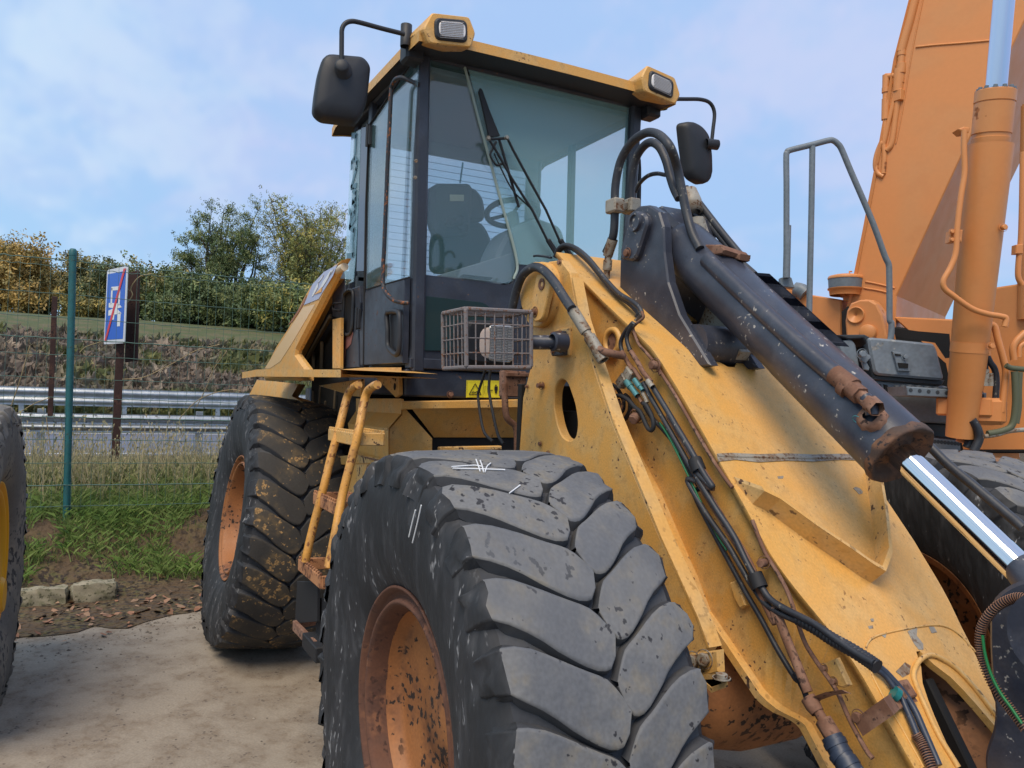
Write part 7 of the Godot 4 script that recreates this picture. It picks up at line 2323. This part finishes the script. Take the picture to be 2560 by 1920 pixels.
	tube(st, [V(-0.521, 3.011, -1.892), V(-0.522, 2.906, -1.895), V(-0.522, 2.79, -1.901), V(-0.531, 2.673, -1.889), V(-0.54, 2.521, -1.879), V(-0.544, 2.393, -1.876), V(-0.557, 2.317, -1.856), V(-0.573, 2.252, -1.827), V(-0.571, 2.211, -1.834), V(-0.552, 2.178, -1.871), V(-0.51, 2.116, -1.956), V(-0.472, 2.09, -2.029), V(-0.44, 2.08, -2.092), V(-0.429, 2.069, -2.113), V(-0.432, 2.028, -2.109)], 0.0145, 12)
	part(lift, "pipe", st, M.orange)
	var lift2 := lump(X, "boom_cylinder")
	st = begin()
	tube(st, [V(-0.603, 3.321, -2.673), V(-0.609, 2.933, -2.679), V(-0.614, 2.546, -2.687), V(-0.621, 2.121, -2.694)], 0.085, 24, false)
	part(lift2, "barrel", st, M.orange)
	st = begin()
	tube(st, [V(-0.557, 3.004, -2.451), V(-0.56, 2.761, -2.457), V(-0.564, 2.543, -2.459), V(-0.569, 2.449, -2.454), V(-0.572, 2.337, -2.453), V(-0.562, 2.287, -2.474)], 0.015, 10)
	plate(st, [V(-0.564, 2.5, -2.418), V(-0.546, 2.505, -2.452), V(-0.546, 2.452, -2.454), V(-0.565, 2.451, -2.417)], V(-0.887, 0, -0.462) * 0.04, 0.004)
	part(lift2, "pipe", st, M.orange)
	# ---- pipes, hoses and the swing motor cluster at the foot of the cylinder
	st = begin()
	tube(st, [V(-0.558, 1.89, -2.176), V(-0.561, 1.98, -2.167), V(-0.559, 2.039, -2.167), V(-0.551, 2.053, -2.182), V(-0.541, 2.04, -2.203), V(-0.533, 1.973, -2.221), V(-0.521, 1.875, -2.249), V(-0.515, 1.812, -2.263), V(-0.519, 1.721, -2.259), V(-0.526, 1.599, -2.251)], 0.017, 12)
	tube(st, [V(-0.615, 1.886, -2.5), V(-0.617, 1.947, -2.493), V(-0.608, 1.99, -2.508), V(-0.586, 2.039, -2.549)], 0.018, 12)
	tube(st, [V(-0.602, 1.901, -2.524), V(-0.6, 1.957, -2.526), V(-0.586, 1.982, -2.551)], 0.014, 12)
	part(X, "orange_pipe", st, M.orange)
	st = begin()
	box(st, V(-0.708, 1.622, -2.226), Vector3(0.26, 0.10, 0.2), Basis(Vector3.UP, 0.5), 0.01)
	box(st, V(-0.634, 1.601, -2.261), Vector3(0.22, 0.14, 0.16), Basis(Vector3.UP, 0.5), 0.02)
	lathe(st, [Vector2(-0.1, 0.06), Vector2(0.1, 0.06)], V(-0.655, 1.586, -2.22), V(0.463, 0, -0.886), 18, true)
	tube(st, [V(-0.7, 1.578, -2.135), V(-0.686, 1.551, -2.164), V(-0.677, 1.501, -2.182), V(-0.686, 1.431, -2.169)], 0.03, 12)
	tube(st, [V(-0.611, 1.584, -2.307), V(-0.589, 1.59, -2.347), V(-0.578, 1.595, -2.368)], 0.02, 10)
	plate(st, [V(-0.868, 1.368, -2.471), V(-0.722, 1.377, -2.752), V(-0.719, 1.338, -2.759), V(-0.862, 1.342, -2.484)], V(-0.887, 0, -0.462) * 0.3, 0.006)
	part(X, "swing_motor", st, M.orange)
	st = begin()
	tube(st, [V(-0.591, 1.894, -2.221), V(-0.583, 1.858, -2.239), V(-0.572, 1.822, -2.261), V(-0.568, 1.758, -2.271), V(-0.571, 1.667, -2.27)], 0.016, 12)
	tube(st, [V(-0.597, 1.893, -2.209), V(-0.593, 1.821, -2.22), V(-0.59, 1.757, -2.23)], 0.012, 12)
	tube(st, [V(-0.598, 1.554, -2.116), V(-0.585, 1.509, -2.142), V(-0.581, 1.456, -2.152), V(-0.594, 1.392, -2.13)], 0.022, 12)
	tube(st, [V(-0.654, 1.57, -2.116), V(-0.637, 1.516, -2.15), V(-0.634, 1.453, -2.16), V(-0.642, 1.407, -2.146)], 0.022, 12)
	part(X, "black_hose", st, M.hose)
	st = begin()
	tube(st, [V(-0.484, 1.84, -2.212), V(-0.474, 1.828, -2.232), V(-0.456, 1.824, -2.268), V(-0.435, 1.821, -2.308)], 0.014, 12)
	tube(st, [V(-0.464, 1.81, -2.253), V(-0.462, 1.73, -2.259), V(-0.463, 1.623, -2.263), V(-0.472, 1.533, -2.251), V(-0.497, 1.501, -2.205), V(-0.53, 1.485, -2.142)], 0.017, 12)
	tube(st, [V(-0.452, 1.807, -2.277), V(-0.454, 1.713, -2.276), V(-0.455, 1.624, -2.279), V(-0.461, 1.543, -2.27)], 0.014, 12)
	part(X, "green_hose", st, M.green_hose)
	st = begin()
	tube(st, [V(-0.538, 1.471, -2.126), V(-0.509, 1.482, -2.181), V(-0.478, 1.502, -2.24), V(-0.437, 1.513, -2.319)], 0.012, 10)
	tube(st, [V(-0.565, 1.818, -2.167), V(-0.566, 1.732, -2.168)], 0.02, 10, false)
	tube(st, [V(-0.552, 1.8, -2.192), V(-0.552, 1.733, -2.196)], 0.014, 10, false)
	part(X, "grey_line", st, M.zinc)
	# ---- undercarriage: deck, slew ring and two tracks, in the shade behind the loader
	var h := (V(0.463, 0, -0.886) * 0.766 - V(-0.887, 0, -0.462) * 0.643).normalized()
	var turn := Basis(h, Vector3.UP, h.cross(Vector3.UP))
	var mid := Vector3(base.x, 0, base.z) - h * 1.3 - ns * 0.55
	st = begin()
	box(st, mid + Vector3(0, 1.22, 0), Vector3(3.6, 0.26, 2.5), turn, 0.03)
	part(X, "deck", st, M.orange)
	st = begin()
	lathe(st, [Vector2(0.82, 0.0), Vector2(0.82, 0.62), Vector2(1.10, 0.62), Vector2(1.10, 0.0)], mid, Vector3.UP, 36, true)
	part(X, "slew_ring", st, M.dark)
	for s in [-1.0, 1.0]:
		var c: Vector3 = mid + turn.z * 1.05 * float(s)
		var outline := []
		for k in 12:
			var a := PI * 0.5 + PI * k / 11.0
			outline.append(c + h * (-1.45 + 0.4 * cos(a)) + Vector3(0, 0.42 + 0.4 * sin(a), 0) - turn.z * 0.28)
		for k in 12:
			var a := -PI * 0.5 + PI * k / 11.0
			outline.append(c + h * (1.45 + 0.4 * cos(a)) + Vector3(0, 0.42 + 0.4 * sin(a), 0) - turn.z * 0.28)
		st = begin()
		plate(st, outline, turn.z * 0.56, 0.02)
		part(X, "track", st, M.rubber)
	st = begin()
	box(st, mid + Vector3(0, 0.62, 0), Vector3(1.8, 0.4, 1.7), turn, 0.04)
	part(X, "car_body", st, M.grey_paint)

# ---------------------------------------------------------------- road side: guard rails, scrub
func make_roadside() -> void:
	for rail in [[-14.35, 0.80, 0.33, 1.0, "near galvanised guard rail between the fence and the road"], [-24.3, 1.07, 0.51, 1.6, "far galvanised guard rail on the other side of the road"]]:
		var G := thing("guard_rail", rail[4], "guard rail", Vector3(rail[0], 0.3, 0), "guard rails along the road")
		var st := begin()
		var h: float = rail[2]
		var prof := []
		for k in 13:
			var t := k / 12.0
			prof.append(Vector2(0.04 * sin(t * TAU * 2.0 - PI * 0.5) * (1.0 if t > 0.02 and t < 0.98 else 0.3), rail[1] + h * t))
		var a := []
		var b := []
		for q in prof:
			a.append(Vector3(rail[0] + q.x + 0.06, q.y, -60))
			b.append(Vector3(rail[0] + q.x + 0.06, q.y, 40))
		sheet(st, [a, b])
		part(G, "rail_beam", st, M.steel)
		for k in 16:
			st = begin()
			box(st, Vector3(rail[0], rail[1] - 0.15, -24.0 + 2.6 * k + (1.65 if rail[0] < -20.0 else 0.7)), Vector3(0.06, 1.1, 0.13), Basis(), 0.006)
			part(G, "rail_post", st, M.steel)
	# brown bramble slope across the road
	var lumps := FastNoiseLite.new()
	lumps.seed = 8
	lumps.frequency = 0.9
	lumps.fractal_octaves = 4
	var twig := begin()
	flat(twig)
	for k in 6:
		var a := k * 2.4
		var d := Vector3(cos(a), 1.1 + 0.3 * sin(k * 1.7), sin(a)).normalized()
		var w := d.cross(Vector3(0.3, 0.1, 0.9)).normalized() * 0.05
		var o := Vector3(sin(k * 3.1), 0.2, cos(k * 2.3)) * 0.25
		tri(twig, o - w, o + w, o + d * 0.9)
		tri(twig, o + d * 0.4, o + d * 0.5 + w * 4.0, o + d * 0.75 - w)
		tri(twig, o + d * 0.2, o + d * 0.35 - w * 5.0, o + d * 0.55)
	var places := []
	var tints := []
	var tone := FastNoiseLite.new()
	tone.seed = 31
	tone.frequency = 0.35
	for i in 24000:
		var gx := rng.randf_range(-24.8, -33.5)
		var gz := rng.randf_range(-9.0, 11.0) if i < 14000 else rng.randf_range(-40.0, 30.0)
		var s := rng.randf_range(0.25, 0.55) + (0.5 * rng.randf() if rng.randf() < 0.12 else 0.0)
		places.append(Transform3D(Basis.from_euler(Vector3(rng.randf_range(-0.4, 0.4), rng.randf() * TAU, rng.randf_range(-0.4, 0.4))).scaled(Vector3(s, s, s)), Vector3(gx, ground_at(gx, gz, lumps), gz)))
		var t := tone.get_noise_2d(gx, gz)
		var brown := Color(0.20, 0.15, 0.115).lerp(Color(0.40, 0.33, 0.25), rng.randf() * rng.randf())
		var green := Color(0.10, 0.12, 0.05).lerp(Color(0.20, 0.20, 0.06), rng.randf())
		tints.append(brown.lerp(green, clampf(t * 2.2 + 0.1 + 0.7 * smoothstep(-27.0, -24.8, gx) + 0.5 * smoothstep(-1.0, -4.0, gz) + rng.randf_range(-0.2, 0.2), 0.0, 1.0)))
	tag(scatter(self, "brambles", commit(twig), M.blades, places, tints), "brown dry bramble thicket covering the slope across the road", "brambles", "", "stuff")

func limb(st: SurfaceTool, a: Vector3, b: Vector3, r0: float, r1: float, bend: Vector3) -> void:
	var rows := []
	var d := (b - a).normalized()
	var u := d.cross(Vector3(0.37, 0.2, 0.9)).normalized()
	var v := d.cross(u)
	for i in 5:
		var t := i / 4.0
		var p := a.lerp(b, t) + bend * sin(t * PI)
		var row := []
		for k in 7:
			var an := TAU * (k % 6) / 6.0
			row.append(p + (u * cos(an) + v * sin(an)) * lerpf(r0, r1, t))
		rows.append(row)
	sheet(st, rows)

# a tree: forked trunk and limbs, leaves in clumps along the outer twigs
func tree(called: String, label: String, at: Vector3, h: float, w: float, opts: Dictionary) -> void:
	var T := thing(called, label, opts.get("category", "tree"), at, opts.get("group", ""))
	var st := begin()
	var tips := []
	var stems: int = opts.get("stems", 1)
	for s in stems:
		var lean := Vector3(rng.randf_range(-1, 1), 0, rng.randf_range(-1, 1)) * w * 0.12 * (1.0 if stems > 1 else 0.3)
		var base := at + lean * 0.5
		var fork := base + lean + Vector3(0, h * opts.get("fork", 0.25) * rng.randf_range(0.8, 1.2), 0)
		limb(st, base, fork, h * 0.018, h * 0.012, Vector3.ZERO)
		for k in int(opts.get("limbs", 7)):
			var a: float = TAU * k / float(opts.get("limbs", 7)) + rng.randf_range(-0.5, 0.5)
			var reach := w * 0.5 * rng.randf_range(0.45, 1.0)
			var top := at + lean + Vector3(cos(a) * reach, h * rng.randf_range(opts.get("low", 0.5), 1.0) * (1.0 - 0.25 * (reach / (w * 0.5)) * rng.randf()), sin(a) * reach)
			var mid := fork.lerp(top, 0.5) + Vector3(rng.randf_range(-0.1, 0.1) * w, h * 0.04, rng.randf_range(-0.1, 0.1) * w)
			limb(st, fork, mid, h * 0.010, h * 0.006, Vector3.ZERO)
			limb(st, mid, top, h * 0.006, h * 0.002, Vector3.ZERO)
			for j in 5:
				var o := mid.lerp(top, rng.randf_range(0.15, 1.0))
				var e := o + Vector3(rng.randf_range(-1, 1), rng.randf_range(-0.3, 0.9), rng.randf_range(-1, 1)) * w * 0.16
				limb(st, o, e, h * 0.0035, h * 0.0012, Vector3.ZERO)
				tips.append([o, e])
			tips.append([mid, top])
	part(T, "trunk", st, M.bark)
	var leaf := begin()
	flat(leaf)
	for k in 5:
		var a := k * 1.26
		var c := Vector3(cos(a) * 0.4, 0.35 * sin(k * 2.1), sin(a) * 0.4)
		var u := Vector3(cos(a * 2.0 + 0.3), 0.5 * sin(k * 1.3), sin(a * 2.0 + 0.3)) * 0.3
		var v := u.cross(Vector3(0.2, 1.0, 0.3)).normalized() * 0.16
		quad(leaf, c - u, c - v, c + u, c + v)
	var places := []
	var tints := []
	var n: int = opts.get("leaves", 2600)
	var cols: Array = opts.colors
	for i in n:
		var q: Array = tips[rng.randi() % tips.size()]
		var f := rng.randf_range(0.25, 1.15)
		var p: Vector3 = q[0].lerp(q[1], f) + Vector3(rng.randfn(), rng.randfn() * 0.8, rng.randfn()) * w * opts.get("spread", 0.035)
		if p.y < at.y - 0.1:
			continue
		var s: float = opts.get("leaf", 0.26) * rng.randf_range(0.6, 1.3)
		places.append(Transform3D(Basis.from_euler(Vector3(rng.randf() * 6.0, rng.randf() * 6.0, rng.randf() * 6.0)).scaled(Vector3(s, s, s)), p))
		var c: Color = cols[rng.randi() % cols.size()]
		tints.append(c * rng.randf_range(0.75, 1.25))
	var crown := scatter(T, "crown", commit(leaf), M.leaves, places, tints)
	tag(crown, "", "", "", "stuff")

func make_trees() -> void:
	var green := [Color(0.13, 0.18, 0.06), Color(0.16, 0.20, 0.07), Color(0.19, 0.21, 0.07), Color(0.10, 0.15, 0.06)]
	var lime := [Color(0.26, 0.27, 0.07), Color(0.20, 0.23, 0.08), Color(0.36, 0.30, 0.07), Color(0.17, 0.20, 0.07)]
	var dark := [Color(0.09, 0.13, 0.055), Color(0.12, 0.15, 0.06), Color(0.07, 0.10, 0.045)]
	var amber := [Color(0.40, 0.26, 0.07), Color(0.32, 0.22, 0.07), Color(0.24, 0.20, 0.07), Color(0.46, 0.30, 0.08)]
	var olive := [Color(0.24, 0.21, 0.08), Color(0.17, 0.17, 0.08), Color(0.32, 0.26, 0.08)]
	var g := "trees and bushes along the far field"
	tree("tall_tree", "tall loose green tree with several pointed leaders, left of the bushy lime tree", V(-47.538, 5.443, -4.498), 8.2, 4.9, {"stems": 4, "limbs": 8, "fork": 0.06, "low": 0.18, "leaves": 6800, "leaf": 0.17, "spread": 0.036, "colors": green, "group": g})
	tree("bushy_tree", "yellow green bushy tree with many bare stems showing, beside the cab", V(-45.318, 5.586, -8.75), 7.5, 5.4, {"stems": 5, "limbs": 10, "fork": 0.10, "low": 0.28, "leaves": 8500, "leaf": 0.17, "spread": 0.044, "colors": lime, "group": g})
	tree("amber_tree", "broad orange and brown autumn tree at the left edge", V(-57.095, 5.277, 7.337), 5.9, 6.8, {"limbs": 10, "fork": 0.05, "low": 0.12, "leaves": 7000, "leaf": 0.34, "spread": 0.07, "colors": amber, "group": g})
	tree("olive_tree", "dull olive tree just right of the orange autumn tree", V(-59.99, 5.691, 4.255), 5.0, 5.5, {"limbs": 10, "fork": 0.05, "low": 0.12, "leaves": 5200, "leaf": 0.34, "spread": 0.06, "colors": olive, "group": g})
	tree("yellow_bush", "low yellow bush between the green fence post and the sign", V(-48.736, 4.988, 2.108), 1.9, 3.0, {"stems": 3, "limbs": 7, "fork": 0.02, "low": 0.1, "leaves": 2200, "leaf": 0.28, "spread": 0.07, "colors": [Color(0.32, 0.23, 0.05), Color(0.20, 0.17, 0.05), Color(0.14, 0.14, 0.05)], "group": g, "category": "bush"})
	tree("dark_bush", "dark olive bush behind the blue sign", V(-52.532, 5.421, 0.755), 3.7, 4.5, {"stems": 3, "limbs": 8, "fork": 0.02, "low": 0.1, "leaves": 4200, "leaf": 0.3, "spread": 0.07, "colors": olive + dark, "group": g, "category": "bush"})
	tree("hedge_bush", "green bush right of the blue sign with brownish lower leaves", V(-49.246, 5.333, -1.226), 3.8, 4.4, {"stems": 3, "limbs": 8, "fork": 0.02, "low": 0.1, "leaves": 4200, "leaf": 0.3, "spread": 0.07, "colors": olive + green, "group": g, "category": "bush"})
	tree("dense_bush", "dense dark green bush at the foot of the tall loose tree", V(-45.931, 5.117, -3.268), 3.0, 4.2, {"stems": 4, "limbs": 9, "fork": 0.02, "low": 0.1, "leaves": 5200, "leaf": 0.28, "spread": 0.08, "colors": dark + green, "group": g, "category": "bush"})
	tree("leaning_bush", "dense green bush between the two tall trees, low down", V(-43.582, 5.071, -5.613), 2.5, 4.0, {"stems": 4, "limbs": 9, "fork": 0.02, "low": 0.1, "leaves": 4800, "leaf": 0.28, "spread": 0.08, "colors": dark + green, "group": g, "category": "bush"})
	tree("screen_bush", "green bush partly hidden by the loader's hood", V(-41.405, 5.016, -7.629), 2.1, 3.8, {"stems": 4, "limbs": 9, "fork": 0.02, "low": 0.1, "leaves": 3800, "leaf": 0.28, "spread": 0.08, "colors": green + lime, "group": g, "category": "bush"})

# ---------------------------------------------------------------- fence, sign, posts
func make_fence_and_sign() -> void:
	var F := thing("wire_fence", "green wire mesh fence with a round green post on the bank", "fence", Vector3(-5.06, 0.6, 2.07))
	var st := begin()
	var foot: Vector3 = V(-5.065, 0.609, 2.081)
	var head: Vector3 = V(-5.032, 2.614, 2.113)
	tube(st, [foot + Vector3(0, -0.2, 0), head], 0.026, 14, false)
	lathe(st, [Vector2(-0.02, 0.0275), Vector2(0.02, 0.0275), Vector2(0.034, 0.018), Vector2(0.036, 0.0)], head, Vector3.UP, 16)
	part(F, "fence_post", st, M.green_post)
	for k in [-2.6, 2.9]:
		st = begin()
		tube(st, [foot + Vector3(0.08 * k * 0.03, -0.2, k), head + Vector3(0.08 * k * 0.03, 0, k)], 0.026, 14, false)
		part(F, "fence_post", st, M.green_post)
	# wires: heights measured down the post; the top edge is wavy
	var x := foot.x
	var top := head.y - 0.06
	var n := 0
	for y in [0.0, 0.05, 0.26, 0.44, 0.60, 0.725, 0.90, 1.05, 1.20, 1.37, 1.55, 1.72, 1.88]:
		st = begin()
		var p := []
		var strong: bool = y == 0.0 or y == 0.60 or y == 1.20 or y == 1.72
		for i in 151:
			var z := lerpf(-2.2, 4.6, i / 150.0)
			var wav := 0.006 * sin(z * 62.0) if n < 2 else 0.002 * sin(z * 31.0 + n)
			p.append(Vector3(x + 0.03 + 0.002 * sin(z * 9.0), top - y + wav - 0.010 * sin(clampf((z + 0.5) / 2.6, 0, 1) * PI), z))
		tube(st, p, 0.0042 if strong else 0.0026, 4, false)
		part(F, "line_wire", st, M.wire)
		n += 1
	st = begin()
	var z := -2.2
	while z < 4.6:
		tube(st, [Vector3(x + 0.03, top, z), Vector3(x + 0.032, top - 1.0, z + 0.003), Vector3(x + 0.03, top - 1.9, z)], 0.0016, 3, false)
		z += 0.0665
	var mesh := part(F, "cross_wires", st, M.wire)
	tag(mesh, "", "", "", "stuff")
	# ---- the sign: blue plate with a white pictogram struck through in red
	var s0: Vector3 = V(-7.569, 0.751, 1.698)
	var s1: Vector3 = V(-7.511, 2.883, 1.689)
	var S := thing("road_sign", "blue rectangular road sign struck through with a red diagonal, on a rusty post", "road sign", Vector3(s0.x, 0.7, s0.z))
	st = begin()
	beam(st, s0 + Vector3(0, -0.3, 0), s1, 0.08, 0.045, Vector3.RIGHT)
	part(S, "sign_post", st, M.rusty_post)
	# the plate is turned almost edge-on to the yard
	var mid: Vector3 = V(-7.443, 2.456, 1.755)
	var wide := (V(0.463, 0, -0.886) * 0.745 + V(-0.887, 0, -0.462) * -0.67).normalized()
	var up := (s1 - s0).normalized()
	var nrm := wide.cross(up).normalized()
	if nrm.dot(V(-0.887, 0.022, -0.462)) > 0.0:
		nrm = -nrm
	var face := func(u: float, v: float, off := 0.0) -> Vector3: return mid + wide * u * 0.26 + up * v * 0.40 + nrm * off
	st = begin()
	plate(st, round_outline([face.call(-1, -1), face.call(1, -1), face.call(1, 1), face.call(-1, 1)], 0.03), -nrm * 0.012, 0.002)
	var board := part(S, "sign_plate", st, plain(Color8(206, 210, 218), 0.35))
	st = begin()
	plate(st, [face.call(-0.88, -0.88, 0.003), face.call(0.88, -0.88, 0.003), face.call(0.88, 0.88, 0.003), face.call(-0.88, 0.88, 0.003)], -nrm * 0.002, 0.0002)
	part(board, "blue_field", st, plain(Color8(34, 92, 196), 0.35))
	st = begin()
	for q in [[[-0.45, 0.05], [-0.45, 0.50], [-0.30, 0.48], [-0.30, 0.05]], [[-0.45, 0.42], [-0.45, 0.52], [0.45, 0.50], [0.45, 0.40]], [[0.30, 0.45], [0.45, 0.45], [0.45, 0.0], [0.30, 0.0]], [[-0.62, 0.10], [0.30, 0.06], [0.66, -0.06], [0.2, -0.08], [0.66, -0.22], [-0.62, -0.24], [-0.62, -0.10], [-0.1, -0.06], [-0.62, -0.02]], [[0.28, -0.22], [0.60, -0.18], [0.56, -0.55], [0.30, -0.55]], [[-0.3, -0.22], [0.0, -0.22], [-0.05, -0.36], [-0.25, -0.36]]]:
		var poly := []
		for c in q:
			poly.append(face.call(c[0], c[1], 0.005))
		plate(st, poly, -nrm * 0.0015, 0.0001)
	part(board, "pictogram", st, M.white)
	st = begin()
	plate(st, [face.call(0.70, 0.94, 0.008), face.call(0.90, 0.94, 0.008), face.call(-0.68, -0.90, 0.008), face.call(-0.88, -0.90, 0.008)], -nrm * 0.002, 0.0002)
	part(board, "red_diagonal", st, plain(Color8(206, 48, 54), 0.4))
	st = begin()
	plate(st, [V(-7.724, 2.84, 1.662), V(-7.694, 2.861, 1.604), V(-7.663, 2.886, 1.547), V(-7.657, 2.863, 1.533), V(-7.673, 1.898, 1.519), V(-7.734, 1.875, 1.636), V(-7.729, 2.443, 1.652)], V(-0.887, 0, -0.462) * 0.03, 0.003)
	beam(st, V(-7.608, 2.856, 1.548), V(-7.622, 1.896, 1.53), 0.03, 0.05, Vector3.RIGHT)
	part(S, "back_board", st, M.rusty_post)
	st = begin()
	tube(st, [V(-7.304, 2.456, 1.704), V(-7.271, 2.495, 1.641), V(-7.249, 2.568, 1.604), V(-7.257, 2.622, 1.622), V(-7.245, 2.686, 1.6), V(-7.211, 2.76, 1.539), V(-7.156, 2.791, 1.436)], 0.006, 5)
	tube(st, [V(-7.262, 2.604, 1.629), V(-7.278, 2.639, 1.662), V(-7.291, 2.647, 1.687)], 0.004, 5)
	tube(st, [V(-7.054, 1.93, 2.065), V(-7.022, 1.992, 2.006), V(-6.95, 2.048, 1.87)], 0.005, 5)
	alone("dead_vine", st, plain(Color8(140, 126, 92), 0.9), "dry tan vine stem hooked over the edge of the sign", "vine")
	st = begin()
	beam(st, V(-8.574, 1.251, 2.352), V(-8.542, 2.613, 2.354), 0.055, 0.055, Vector3.RIGHT)
	alone("rusty_post", st, M.rusty_post, "short rusty steel post behind the green fence post", "post")
	# long bare stems that lean across the view at the fence
	st = begin()
	tube(st, [V(-5.971, 1.669, 1.706), V(-5.88, 1.696, 1.533), V(-5.76, 1.827, 1.309), V(-5.664, 1.947, 1.13), V(-5.568, 2.005, 0.949)], 0.004, 5)
	tube(st, [V(-5.88, 1.438, 1.089), V(-5.835, 1.631, 1.011), V(-5.805, 1.792, 0.96), V(-5.75, 1.955, 0.863)], 0.004, 5)
	tube(st, [V(-6.196, 1.407, 2.559), V(-6.158, 1.651, 2.496), V(-6.119, 1.934, 2.435)], 0.005, 5)
	tube(st, [V(-6.174, 1.339, 2.512), V(-6.103, 1.433, 2.382), V(-6.043, 1.487, 2.268)], 0.004, 5)
	tube(st, [V(-6.041, 0.996, 2.241), V(-6.045, 1.106, 2.254), V(-6.057, 1.336, 2.289)], 0.004, 5)
	tube(st, [V(-5.734, 1.344, 1.237), V(-5.667, 1.493, 1.114), V(-5.595, 1.57, 0.979), V(-5.523, 1.605, 0.843), V(-5.485, 1.598, 0.77)], 0.004, 5)
	alone("bare_stems", st, plain(Color8(150, 132, 98), 0.9), "long bare straw stems leaning through the wire fence", "stems")
